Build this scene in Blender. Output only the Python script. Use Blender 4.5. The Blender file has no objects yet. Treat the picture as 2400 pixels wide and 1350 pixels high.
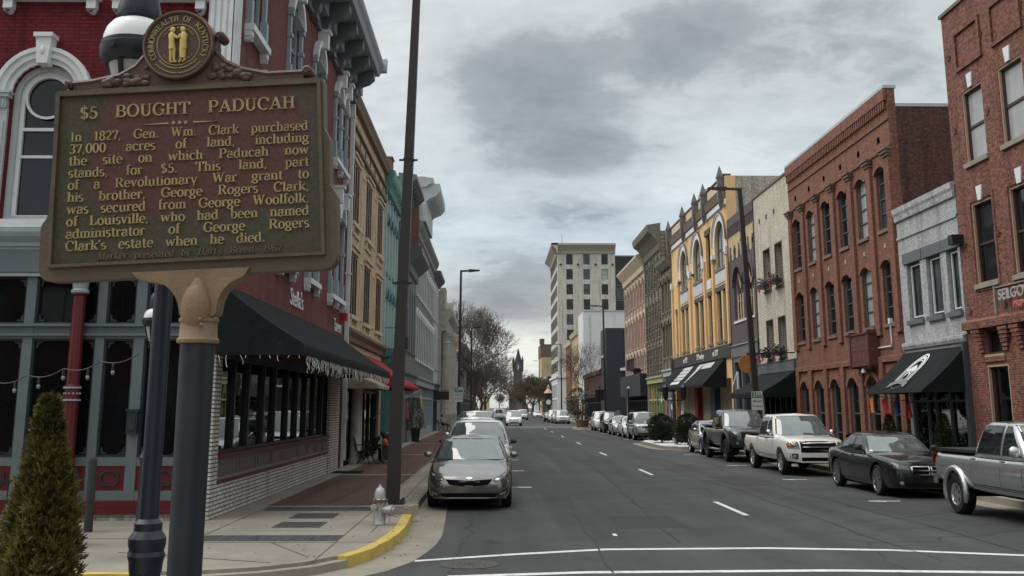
import bpy, bmesh, math, random
from math import sin, cos, pi, radians, sqrt, atan2
from mathutils import Vector, Matrix
from mathutils.bvhtree import BVHTree
scene = bpy.context.scene
COL = scene.collection
R = random.Random(7)
# ------------------------------------------------------------------ camera
cam_d = bpy.data.cameras.new('camera')
cam = bpy.data.objects.new('camera', cam_d)
COL.objects.link(cam)
cam.location = (0, 0, 2.12)
cam.rotation_euler = (radians(90 + 11.057), 0, radians(-0.937))
cam_d.sensor_width = 36
cam_d.lens = 36.0
cam_d.shift_y = -0.0788
cam_d.clip_end = 6000
scene.camera = cam
# ------------------------------------------------------------------ sky and light
SUN_EL, SUN_AZ = radians(55), radians(-82)
w = bpy.data.worlds.new('World')
scene.world = w
w.use_nodes = True
nt = w.node_tree
for n in list(nt.nodes):
 nt.nodes.remove(n)
def N(nt, kind, loc=None, **kw):
 n = nt.nodes.new(kind)
 for k, v in kw.items():
  if k.startswith('i_'):
   n.inputs[k[2:].replace('_', ' ')].default_value = v
  else:
   setattr(n, k, v)
 return n
def math_node(nt, op, a, b=None, c=None, clamp=False):
 n = nt.nodes.new('ShaderNodeMath')
 n.operation = op
 n.use_clamp = clamp
 for i, v in enumerate((a, b, c)):
  if v is None:
   continue
  if isinstance(v, (int, float)):
   n.inputs[i].default_value = v
  else:
   nt.links.new(v, n.inputs[i])
 return n.outputs[0]
def ramp(nt, fac, stops, interp='LINEAR'):
 n = nt.nodes.new('ShaderNodeValToRGB')
 cr = n.color_ramp
 cr.interpolation = interp
 while len(cr.elements) > 1:
  cr.elements.remove(cr.elements[-1])
 cr.elements[0].position = stops[0][0]
 cr.elements[0].color = tuple(stops[0][1]) + (1,)
 for p, c in stops[1:]:
  e = cr.elements.new(p)
  e.color = tuple(c) + (1,)
 nt.links.new(fac, n.inputs[0])
 return n.outputs[0]
def mixc(nt, fac, a, b, blend='MIX'):
 n = nt.nodes.new('ShaderNodeMix')
 n.data_type = 'RGBA'
 n.blend_type = blend
 for sock, v in ((n.inputs['Factor'], fac), (n.inputs['A'], a), (n.inputs['B'], b)):
  pass
 ins = [n.inputs[0], n.inputs[6], n.inputs[7]]
 for s, v in zip(ins, (fac, a, b)):
  if isinstance(v, (int, float)):
   s.default_value = v
  elif isinstance(v, (tuple, list)):
   s.default_value = tuple(v) + ((1,) if len(v) == 3 else ())
  else:
   nt.links.new(v, s)
 return n.outputs[2]
sky = N(nt, 'ShaderNodeTexSky', sky_type='NISHITA')
sky.sun_disc = False
sky.sun_elevation = SUN_EL
sky.sun_rotation = SUN_AZ
tc = N(nt, 'ShaderNodeTexCoord')
sep = N(nt, 'ShaderNodeSeparateXYZ')
nt.links.new(tc.outputs['Generated'], sep.inputs[0])
zc = math_node(nt, 'MAXIMUM', sep.outputs[2], 0.0)
den = math_node(nt, 'ADD', zc, 0.16)
cx = math_node(nt, 'DIVIDE', sep.outputs[0], den)
cy = math_node(nt, 'DIVIDE', sep.outputs[1], den)
comb = N(nt, 'ShaderNodeCombineXYZ')
nt.links.new(cx, comb.inputs[0])
nt.links.new(cy, comb.inputs[1])
no1 = N(nt, 'ShaderNodeTexNoise', i_Scale=2.4, i_Detail=9.0, i_Roughness=0.55, i_Distortion=0.35)
nt.links.new(comb.outputs[0], no1.inputs['Vector'])
no2 = N(nt, 'ShaderNodeTexNoise', i_Scale=6.5, i_Detail=8.0, i_Roughness=0.6, i_Distortion=0.7)
nt.links.new(comb.outputs[0], no2.inputs['Vector'])
# the large dark cloud over the street and a few lesser ones: (centre in cloud-plane coordinates, radius, weight)
CLOUDS = [(0.08, 2.10, 0.22, 0.30, 0.44), (0.16, 2.42, 0.24, 0.16, 0.32), (0.34, 1.83, 0.12, 0.20, 0.24), (0.60, 1.85, 0.34, 0.30, 0.20), (0.04, 3.75, 0.30, 0.45, 0.40), (0.20, 2.85, 0.20, 0.18, 0.24),
   (0.46, 2.50, 0.22, 0.25, -0.12), (-0.20, 2.0, 0.11, 0.30, -0.12), (0.0, 2.95, 0.18, 0.14, -0.10), (0.07, 4.75, 0.16, 0.42, -0.34), (0.24, 2.02, 0.05, 0.08, -0.10)]
dark = None
for (px, py, rx, ry, wt) in CLOUDS:
 v1 = N(nt, 'ShaderNodeVectorMath', operation='SUBTRACT')
 nt.links.new(comb.outputs[0], v1.inputs[0])
 v1.inputs[1].default_value = (px, py, 0)
 v2 = N(nt, 'ShaderNodeVectorMath', operation='DIVIDE')
 nt.links.new(v1.outputs[0], v2.inputs[0])
 v2.inputs[1].default_value = (rx, ry, 1)
 v3 = N(nt, 'ShaderNodeVectorMath', operation='LENGTH')
 nt.links.new(v2.outputs[0], v3.inputs[0])
 q = math_node(nt, 'ADD', v3.outputs['Value'], math_node(nt, 'MULTIPLY', math_node(nt, 'SUBTRACT', no2.outputs[0], 0.5), 1.5))
 g = math_node(nt, 'EXPONENT', math_node(nt, 'MULTIPLY', math_node(nt, 'POWER', math_node(nt, 'ABSOLUTE', q), 2.4), -1.0))
 g = math_node(nt, 'MULTIPLY', g, wt)
 dark = g if dark is None else math_node(nt, 'ADD', dark, g)
fac = math_node(nt, 'ADD', math_node(nt, 'MULTIPLY', math_node(nt, 'SUBTRACT', no1.outputs[0], 0.5), 0.62), math_node(nt, 'MULTIPLY', math_node(nt, 'SUBTRACT', no2.outputs[0], 0.5), 0.52))
no3 = N(nt, 'ShaderNodeTexNoise', i_Scale=15.0, i_Detail=7.0, i_Roughness=0.6, i_Distortion=0.4)
nt.links.new(comb.outputs[0], no3.inputs['Vector'])
fac = math_node(nt, 'ADD', fac, math_node(nt, 'MULTIPLY', math_node(nt, 'SUBTRACT', no3.outputs[0], 0.5), 0.26))
fac = math_node(nt, 'ADD', fac, 0.28)
fac = math_node(nt, 'ADD', fac, dark, clamp=True)
# thinner and warmer cloud low over the end of the street, bluish just above it
cloud = ramp(nt, fac, [(0.0, (5.9, 6.0, 5.85)), (0.2, (4.9, 5.15, 5.1)), (0.40, (4.0, 4.25, 4.28)), (0.54, (2.75, 2.96, 3.1)), (0.80, (1.95, 2.12, 2.32)), (1.0, (1.6, 1.76, 1.98))])
low = ramp(nt, zc, [(0.0, (1.02, 1.0, 0.95)), (0.10, (1.02, 1.0, 0.95)), (0.16, (0.90, 0.98, 1.07)), (0.24, (0.96, 0.99, 1.02)), (0.34, (1, 1, 1)), (0.50, (1.05, 1.05, 1.05)), (0.75, (1.75, 1.75, 1.75)), (1.0, (2.0, 2.0, 2.0))])
cloud = mixc(nt, 1.0, cloud, low, 'MULTIPLY')
skyc = mixc(nt, 0.94, sky.outputs[0], cloud)
bg = N(nt, 'ShaderNodeBackground', i_Strength=0.1)
nt.links.new(skyc, bg.inputs['Color'])
out = N(nt, 'ShaderNodeOutputWorld')
nt.links.new(bg.outputs[0], out.inputs[0])
sun_d = bpy.data.lights.new('sun', 'SUN')
sun_d.energy = 1.5
sun_d.angle = radians(60)
sun_d.color = (1.0, 0.96, 0.9)
sun = bpy.data.objects.new('sun', sun_d)
COL.objects.link(sun)
# pointing down from the sun's place in the sky (azimuth measured from +Y towards +X)
sun.rotation_euler = Vector((sin(SUN_AZ) * cos(SUN_EL), cos(SUN_AZ) * cos(SUN_EL), sin(SUN_EL))).to_track_quat('Z', 'Y').to_euler()
sun.location = (0, 0, 60)
vs_ = scene.view_settings
vs_.view_transform = 'Standard'
vs_.look = 'None'
vs_.exposure = 0.6
vs_.gamma = 1.0
scene.cycles.max_bounces = 6
scene.cycles.use_denoising = True
# ------------------------------------------------------------------ mesh helpers
class MB:
 """collects faces and links them as one mesh object"""
 def __init__(s):
  s.v, s.f, s.m = [], [], []
  s.mi = 0
 def face(s, pts):
  n = len(s.v)
  s.v.extend([tuple(p) for p in pts])
  s.f.append(tuple(range(n, n + len(pts))))
  s.m.append(s.mi)
 def add(s, verts, faces):
  n = len(s.v)
  s.v.extend([tuple(p) for p in verts])
  for f in faces:
   s.f.append(tuple(n + i for i in f))
   s.m.append(s.mi)
  return s
 def box(s, x0, x1, y0, y1, z0, z1):
  v = [(x0, y0, z0), (x1, y0, z0), (x1, y1, z0), (x0, y1, z0), (x0, y0, z1), (x1, y0, z1), (x1, y1, z1), (x0, y1, z1)]
  return s.add(v, [(0, 3, 2, 1), (4, 5, 6, 7), (0, 1, 5, 4), (1, 2, 6, 5), (2, 3, 7, 6), (3, 0, 4, 7)])
 def bar(s, p, q, w, d=None, up=(0, 0, 1)):
  """a rectangular bar from p to q"""
  p, q = Vector(p), Vector(q)
  d = w if d is None else d
  t = (q - p).normalized()
  u = Vector(up)
  if abs(t.dot(u)) > 0.98:
   u = Vector((1, 0, 0))
  a = t.cross(u).normalized() * (w / 2)
  b = t.cross(a).normalized() * (d / 2)
  v = [p - a - b, p + a - b, p + a + b, p - a + b, q - a - b, q + a - b, q + a + b, q - a + b]
  return s.add(v, [(0, 3, 2, 1), (4, 5, 6, 7), (0, 1, 5, 4), (1, 2, 6, 5), (2, 3, 7, 6), (3, 0, 4, 7)])
 def tube(s, pts, rad, n=8, cap=True):
  pts = [Vector(p) for p in pts]
  if not isinstance(rad, (list, tuple)):
   rad = [rad] * len(pts)
  rings = []
  prev = None
  for i, p in enumerate(pts):
   t = (pts[min(i + 1, len(pts) - 1)] - pts[max(i - 1, 0)])
   t = t.normalized() if t.length > 1e-9 else Vector((0, 0, 1))
   if prev is None:
    u = Vector((0, 0, 1)) if abs(t.z) < 0.9 else Vector((1, 0, 0))
    a = t.cross(u).normalized()
   else:
    a = (prev - t * prev.dot(t))
    a = a.normalized() if a.length > 1e-6 else t.orthogonal().normalized()
   prev = a
   b = t.cross(a)
   rings.append([p + (a * cos(2 * pi * k / n) + b * sin(2 * pi * k / n)) * rad[i] for k in range(n)])
  v = [q for r in rings for q in r]
  f = []
  for i in range(len(rings) - 1):
   for k in range(n):
    f.append((i * n + k, i * n + (k + 1) % n, (i + 1) * n + (k + 1) % n, (i + 1) * n + k))
  if cap:
   f.append(tuple(reversed(range(n))))
   f.append(tuple((len(rings) - 1) * n + k for k in range(n)))
  return s.add(v, f)
 def lathe(s, prof, n=20, c=(0, 0, 0), axis='z', a0=0, a1=2 * pi, flute=0, fd=0.0):
  """profile of (radius, height) turned about an axis through c"""
  full = abs(a1 - a0 - 2 * pi) < 1e-6
  m = n if full else n + 1
  v = []
  for (r, h) in prof:
   for k in range(m):
    a = a0 + (a1 - a0) * k / n
    rr = r * (1 - (fd if flute and k % 2 else 0))
    x, y = rr * cos(a), rr * sin(a)
    v.append({'z': (c[0] + x, c[1] + y, c[2] + h), 'y': (c[0] + x, c[1] + h, c[2] + y), 'x': (c[0] + h, c[1] + x, c[2] + y)}[axis])
  f = []
  for i in range(len(prof) - 1):
   for k in range(n):
    k2 = (k + 1) % m if full else k + 1
    q = (i * m + k, i * m + k2, (i + 1) * m + k2, (i + 1) * m + k)
    f.append(q if axis != 'y' else q[::-1])
  return s.add(v, f)
 def ball(s, c, r, n=12, sc=(1, 1, 1)):
  pr = [(max(1e-4, sin(pi * i / (n // 2))) * r, -cos(pi * i / (n // 2)) * r) for i in range(n // 2 + 1)]
  k = len(s.v)
  s.lathe(pr, n, (0, 0, 0))
  for i in range(k, len(s.v)):
   x, y, z = s.v[i]
   s.v[i] = (c[0] + x * sc[0], c[1] + y * sc[1], c[2] + z * sc[2])
  return s
 def prism(s, poly, a, b, axis='y'):
  """polygon of (p, q) pushed from a to b: axis y -> (p, *, q); x -> (*, p, q); z -> (p, q, *)"""
  n = len(poly)
  mk = {'y': lambda p, q, t: (p, t, q), 'x': lambda p, q, t: (t, p, q), 'z': lambda p, q, t: (p, q, t)}[axis]
  v = [mk(p, q, a) for p, q in poly] + [mk(p, q, b) for p, q in poly]
  f = [tuple(range(n)), tuple(reversed(range(n, 2 * n)))]
  for i in range(n):
   j = (i + 1) % n
   f.append((j, i, n + i, n + j))
  return s.add(v, f)
 def xform(s, M, k0=0):
  for i in range(k0, len(s.v)):
   s.v[i] = tuple(M @ Vector(s.v[i]))
  return s
 def build(s, name, mat, parent=None, smooth=None, fix=True):
  if name in SPLIT and len(s.f) > 6:
   return s.build_pieces(name, mat, parent, smooth)
  me = bpy.data.meshes.new(name)
  me.from_pydata(s.v, [], s.f)
  mats = mat if isinstance(mat, (list, tuple)) else [mat]
  for m_ in mats:
   me.materials.append(m_)
  if len(mats) > 1:
   me.polygons.foreach_set('material_index', s.m)
  if fix:
   bm = bmesh.new()
   bm.from_mesh(me)
   bmesh.ops.remove_doubles(bm, verts=bm.verts, dist=1e-5)
   bmesh.ops.recalc_face_normals(bm, faces=bm.faces)
   bm.to_mesh(me)
   bm.free()
  finish_mesh(me, smooth)
  return link(name, me, parent)
def _pieces(s):
 key, par = {}, []
 def root(i):
  while par[i] != i:
   par[i] = par[par[i]]
   i = par[i]
  return i
 vid = []
 for p in s.v:
  k = tuple(round(c, 4) for c in p)
  if k not in key:
   key[k] = len(par)
   par.append(len(par))
  vid.append(key[k])
 for f in s.f:
  for i in f[1:]:
   par[root(vid[i])] = root(vid[f[0]])
 out = {}
 for f in s.f:
  out.setdefault(root(vid[f[0]]), []).append(f)
 return list(out.values())
def build_pieces(s, name, mat, parent, smooth):
 """every separate piece becomes a part of its own"""
 last = None
 for fs in _pieces(s):
  m = MB()
  for f in fs:
   m.face([s.v[i] for i in f])
  SPLIT.discard(name)
  last = m.build(name, mat, parent, smooth)
  SPLIT.add(name)
 return last
MB.build_pieces = build_pieces
SPLIT = {'window_pilaster', 'brick_cornice', 'pier', 'stone_courses', 'window_surround', 'pilaster', 'brick_corbel', 'iron_front', 'white_band', 'window_ledge', 'dentils', 'corner_pilaster', 'strand', 'white_brickwork', 'stepped_top', 'ribbed_panel', 'arch_ring', 'arch_edge', 'tracery', 'white_cap', 'wall_lamps', 'upper_wall', 'base_storeys', 'sign_rail', 'balcony_rail', 'coping', 'entablature', 'vent', 'shop_window_post', 'awning_arm', 'cornice', 'parapet', 'grille_bar', 'blind', 'dark_interior', 'storefront_frame', 'alarm_bell', 'bars', 'scrollwork', 'rails', 'seat', 'backrest'}
def finish_mesh(me, smooth=None):
 uv = me.uv_layers.new(name='UVMap') if not me.uv_layers else me.uv_layers[0]
 vs = me.vertices
 data = [0.0] * (2 * len(me.loops))
 for p in me.polygons:
  n = p.normal
  ax, ay, az = abs(n.x), abs(n.y), abs(n.z)
  for li in p.loop_indices:
   c = vs[me.loops[li].vertex_index].co
   if az >= ax and az >= ay:
    u, v = c.x, c.y
   elif ay >= ax:
    u, v = c.x, c.z
   else:
    u, v = c.y, c.z
   data[2 * li] = u
   data[2 * li + 1] = v
 uv.data.foreach_set('uv', data)
 if smooth is not None:
  me.polygons.foreach_set('use_smooth', [True] * len(me.polygons))
  me.set_sharp_from_angle(angle=radians(smooth))
 me.update()
def link(name, data, parent=None):
 o = bpy.data.objects.new(name, data)
 COL.objects.link(o)
 if parent is not None:
  o.parent = parent
 return o
def tag(o, label=None, cat=None, group=None, kind=None):
 if label: o['label'] = label
 if cat: o['category'] = cat
 if group: o['group'] = group
 if kind: o['kind'] = kind
 return o
def thing(name, label, cat, loc=(0, 0, 0), rz=0.0, group=None):
 o = link(name, None)
 o.location = loc
 o.rotation_euler = (0, 0, rz)
 o.empty_display_size = 0.2
 return tag(o, label, cat, group)
def kids(o):
 return [c for c in o.children]
def dup(o, loc=None, rz=None, label=None, group=None, parent=None):
 c = o.copy()
 COL.objects.link(c)
 if parent is not None:
  c.parent = parent
 if loc is not None: c.location = loc
 if rz is not None: c.rotation_euler = (0, 0, rz)
 if label: c['label'] = label
 if group: c['group'] = group
 for ch in kids(o):
  dup(ch, parent=c)
 return c
# ------------------------------------------------------------------ materials
MATS = {}
def new_mat(name):
 m = bpy.data.materials.new(name)
 m.use_nodes = True
 nt = m.node_tree
 return m, nt, nt.nodes['Principled BSDF']
def paint(name, col, rough=0.6, metal=0.0, spec=0.5, var=0.12, scale=3.0, bump=0.0, bscale=40.0, coat=0.0, dirt=None, emis=None):
 """plain surface with a slow change of tone and a fine one"""
 if name in MATS: return MATS[name]
 m, nt, b = new_mat(name)
 tc = N(nt, 'ShaderNodeTexCoord')
 n1 = N(nt, 'ShaderNodeTexNoise', i_Scale=scale, i_Detail=6.0, i_Roughness=0.65)
 nt.links.new(tc.outputs['Object'], n1.inputs['Vector'])
 lo = tuple(c * (1 - var) for c in col)
 hi = tuple(min(1, c * (1 + var)) for c in col)
 c = ramp(nt, n1.outputs[0], [(0.3, lo), (0.7, hi)])
 if dirt:
  n2 = N(nt, 'ShaderNodeTexNoise', i_Scale=scale * 0.45, i_Detail=9.0, i_Roughness=0.75, i_Distortion=0.6)
  nt.links.new(tc.outputs['Object'], n2.inputs['Vector'])
  f = ramp(nt, n2.outputs[0], [(0.52, (0, 0, 0)), (0.72, (1, 1, 1))])
  c = mixc(nt, math_node(nt, 'MULTIPLY', f, dirt[1]), c, dirt[0])
 nt.links.new(c, b.inputs['Base Color'])
 rr = ramp(nt, n1.outputs[0], [(0.25, (max(0.02, rough - 0.07),) * 3), (0.75, (min(1, rough + 0.07),) * 3)])
 nt.links.new(rr, b.inputs['Roughness'])
 b.inputs['Metallic'].default_value = metal
 b.inputs['Specular IOR Level'].default_value = spec
 if coat:
  b.inputs['Coat Weight'].default_value = coat
  b.inputs['Coat Roughness'].default_value = 0.04
 if bump:
  n3 = N(nt, 'ShaderNodeTexNoise', i_Scale=bscale, i_Detail=5.0)
  nt.links.new(tc.outputs['Object'], n3.inputs['Vector'])
  bp = N(nt, 'ShaderNodeBump', i_Strength=bump, i_Distance=0.01)
  nt.links.new(n3.outputs[0], bp.inputs['Height'])
  nt.links.new(bp.outputs[0], b.inputs['Normal'])
 if emis:
  b.inputs['Emission Color'].default_value = tuple(emis[0]) + (1,)
  b.inputs['Emission Strength'].default_value = emis[1]
 MATS[name] = m
 return m
def brick(name, c1, c2, mortar, bw=0.203, bh=0.068, ms=0.010, rough=0.85, bump=0.6, stain=0.25, stain_col=(0.05, 0.04, 0.035), bias=0.0, big=0.35):
 """brickwork laid on the metre-true UV map of each wall"""
 if name in MATS: return MATS[name]
 m, nt, b = new_mat(name)
 uv = N(nt, 'ShaderNodeUVMap')
 br = N(nt, 'ShaderNodeTexBrick', i_Scale=1.0, i_Mortar_Size=ms, i_Mortar_Smooth=0.3, i_Bias=bias, i_Brick_Width=bw, i_Row_Height=bh)
 br.inputs['Color1'].default_value = tuple(c1) + (1,)
 br.inputs['Color2'].default_value = tuple(c2) + (1,)
 br.inputs['Mortar'].default_value = tuple(mortar) + (1,)
 nt.links.new(uv.outputs[0], br.inputs['Vector'])
 n1 = N(nt, 'ShaderNodeTexNoise', i_Scale=0.6, i_Detail=9.0, i_Roughness=0.7)
 nt.links.new(uv.outputs[0], n1.inputs['Vector'])
 n2 = N(nt, 'ShaderNodeTexNoise', i_Scale=9.0, i_Detail=4.0)
 nt.links.new(uv.outputs[0], n2.inputs['Vector'])
 g = ramp(nt, n2.outputs[0], [(0.3, (1 - big,) * 3), (0.7, (1 + big * 0.6,) * 3)])
 c = mixc(nt, 1.0, br.outputs[0], g, 'MULTIPLY')
 f = ramp(nt, n1.outputs[0], [(0.48, (0, 0, 0)), (0.78, (1, 1, 1))])
 c = mixc(nt, math_node(nt, 'MULTIPLY', f, stain), c, stain_col)
 mp = N(nt, 'ShaderNodeMapping')
 mp.inputs['Scale'].default_value = (2.2, 0.16, 1)          # rain streaks run down the wall
 nt.links.new(uv.outputs[0], mp.inputs[0])
 n4 = N(nt, 'ShaderNodeTexNoise', i_Scale=1.0, i_Detail=7.0, i_Roughness=0.7)
 nt.links.new(mp.outputs[0], n4.inputs['Vector'])
 c = mixc(nt, 1.0, c, ramp(nt, n4.outputs[0], [(0.34, (.66, .65, .64)), (0.5, (1, 1, 1)), (0.7, (1.12, 1.12, 1.11))]), 'MULTIPLY')
 nt.links.new(c, b.inputs['Base Color'])
 b.inputs['Roughness'].default_value = rough
 b.inputs['Specular IOR Level'].default_value = 0.25
 h = math_node(nt, 'ADD', math_node(nt, 'MULTIPLY', br.outputs['Fac'], -1.0), math_node(nt, 'MULTIPLY', n2.outputs[0], 0.5))
 bp = N(nt, 'ShaderNodeBump', i_Strength=bump, i_Distance=0.012)
 nt.links.new(h, bp.inputs['Height'])
 nt.links.new(bp.outputs[0], b.inputs['Normal'])
 MATS[name] = m
 return m
def glass(name, col, rough=0.05, spec=0.5, ior=1.5, var=0.5, metal=0.0, scale=0.8):
 """a window seen from the bright side: dark room behind, the street mirrored on it"""
 if name in MATS: return MATS[name]
 m, nt, b = new_mat(name)
 tc = N(nt, 'ShaderNodeTexCoord')
 n1 = N(nt, 'ShaderNodeTexNoise', i_Scale=scale, i_Detail=3.0)
 nt.links.new(tc.outputs['Object'], n1.inputs['Vector'])
 c = ramp(nt, n1.outputs[0], [(0.35, tuple(x * (1 - var) for x in col)), (0.65, tuple(min(1, x * (1 + var)) for x in col))])
 nt.links.new(c, b.inputs['Base Color'])
 b.inputs['Roughness'].default_value = rough
 b.inputs['IOR'].default_value = ior
 b.inputs['Metallic'].default_value = metal
 b.inputs['Specular IOR Level'].default_value = spec
 n2 = N(nt, 'ShaderNodeTexNoise', i_Scale=1.7, i_Detail=1.0)
 nt.links.new(tc.outputs['Object'], n2.inputs['Vector'])
 bp = N(nt, 'ShaderNodeBump', i_Strength=0.004 if 'car' in name else 0.03, i_Distance=0.05)
 nt.links.new(n2.outputs[0], bp.inputs['Height'])
 nt.links.new(bp.outputs[0], b.inputs['Normal'])
 MATS[name] = m
 return m
def car_paint(name, col, metal=0.0, rough=0.28):
 if name in MATS: return MATS[name]
 m, nt, b = new_mat(name)
 tc = N(nt, 'ShaderNodeTexCoord')
 n1 = N(nt, 'ShaderNodeTexNoise', i_Scale=2.2, i_Detail=8.0, i_Roughness=0.7)
 nt.links.new(tc.outputs['Object'], n1.inputs['Vector'])
 sp = N(nt, 'ShaderNodeSeparateXYZ')
 nt.links.new(tc.outputs['Object'], sp.inputs[0])
 # road film along the lower sides, thinning out upwards
 lowz = ramp(nt, sp.outputs[2], [(0.25, (1, 1, 1)), (0.75, (0, 0, 0))])
 f = math_node(nt, 'MULTIPLY', math_node(nt, 'MULTIPLY', lowz, n1.outputs[0]), 0.10)
 c = mixc(nt, f, tuple(col), (0.12, 0.105, 0.09))
 nt.links.new(c, b.inputs['Base Color'])
 b.inputs['Metallic'].default_value = metal
 b.inputs['Roughness'].default_value = rough
 if col[0] < .03: b.inputs['Specular IOR Level'].default_value = 0.1
 b.inputs['Coat Weight'].default_value = 1.0
 b.inputs['Coat Roughness'].default_value = 0.03
 MATS[name] = m
 return m
# ------------------------------------------------------------------ building helpers (facade plane y = 0, outward -y, x along it, z up)
def arc_pts(a, b, spring, h, n=14):
 rx = (b - a) / 2
 cxm = (a + b) / 2
 if h < rx * 0.98:                       # segmental: a true circle arc
  r = (rx * rx + h * h) / (2 * h)
  t0 = math.asin(min(1, rx / r))
  return [(cxm + r * sin(-t0 + 2 * t0 * i / n), spring + h - r + r * cos(-t0 + 2 * t0 * i / n)) for i in range(n + 1)]
 return [(cxm - rx * cos(pi * i / n), spring + h * sin(pi * i / n)) for i in range(n + 1)]
def outline(a, b, c, d, h, t=0.0):
 """closed loop, anticlockwise seen from the street"""
 if h <= 0:
  return [(a + t, c + t), (b - t, c + t), (b - t, d - t), (a + t, d - t)]
 return [(a + t, c + t), (b - t, c + t)] + list(reversed(arc_pts(a + t, b - t, d - h, h - t)))
def wall_panel(mb, u0, u1, v0, v1, ops, y=0.0, depth=0.25):
 us = sorted({u0, u1} | {round(q, 4) for o in ops for q in o[:2]})
 vs = sorted({v0, v1} | {round(q, 4) for o in ops for q in o[2:4]})
 us = [u for u in us if u0 - 1e-6 <= u <= u1 + 1e-6]
 vs = [v for v in vs if v0 - 1e-6 <= v <= v1 + 1e-6]
 for i in range(len(us) - 1):
  for j in range(len(vs) - 1):
   cu, cv = (us[i] + us[i + 1]) / 2, (vs[j] + vs[j + 1]) / 2
   if any(o[0] < cu < o[1] and o[2] < cv < o[3] for o in ops):
    continue
   mb.face([(us[i], y, vs[j]), (us[i + 1], y, vs[j]), (us[i + 1], y, vs[j + 1]), (us[i], y, vs[j + 1])])
 for o in ops:
  a, b, c, d = o[:4]
  h = o[4] if len(o) > 4 else 0
  lp = outline(a, b, c, d, h)
  n = len(lp)
  for k in range(n):
   p, q = lp[k], lp[(k + 1) % n]
   mb.face([(p[0], y, p[1]), (p[0], y + depth, p[1]), (q[0], y + depth, q[1]), (q[0], y, q[1])])
  if h > 0:
   ap = arc_pts(a, b, d - h, h)
   m = len(ap) // 2
   for k in range(m):
    mb.face([(a, y, d), (ap[k][0], y, ap[k][1]), (ap[k + 1][0], y, ap[k + 1][1])])
   for k in range(m, len(ap) - 1):
    mb.face([(b, y, d), (ap[k][0], y, ap[k][1]), (ap[k + 1][0], y, ap[k + 1][1])])
def shell(mb, u0, u1, H, D, y0=0.0, roof=0.5):
 """side walls, back and a flat roof behind the parapet"""
 mb.face([(u0, y0, 0), (u0, D, 0), (u0, D, H), (u0, y0, H)])
 mb.face([(u1, y0, 0), (u1, D, 0), (u1, D, H), (u1, y0, H)])
 mb.face([(u0, D, 0), (u1, D, 0), (u1, D, H), (u0, D, H)])
 mb.face([(u0, y0, H), (u1, y0, H), (u1, y0 + 0.3, H), (u0, y0 + 0.3, H)])
 mb.face([(u0, y0 + 0.3, H - roof), (u1, y0 + 0.3, H - roof), (u1, D, H - roof), (u0, D, H - roof)])
 mb.face([(u0, y0 + 0.3, H - roof), (u1, y0 + 0.3, H - roof), (u1, y0 + 0.3, H), (u0, y0 + 0.3, H)])
def ring(mb, lo, li, y0, y1):
 n = len(lo)
 for k in range(n):
  j = (k + 1) % n
  A, B, C, D_ = lo[k], lo[j], li[j], li[k]
  mb.face([(A[0], y0, A[1]), (B[0], y0, B[1]), (C[0], y0, C[1]), (D_[0], y0, D_[1])])
  mb.face([(D_[0], y0, D_[1]), (C[0], y0, C[1]), (C[0], y1, C[1]), (D_[0], y1, D_[1])])
  mb.face([(A[0], y0, A[1]), (A[0], y1, A[1]), (B[0], y1, B[1]), (B[0], y0, B[1])])
def put(mb, name, mat, parent, M=None, smooth=None):
 if M is not None:
  mb.xform(M)
 return mb.build(name, mat, parent, smooth)
WR = random.Random(12)
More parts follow.
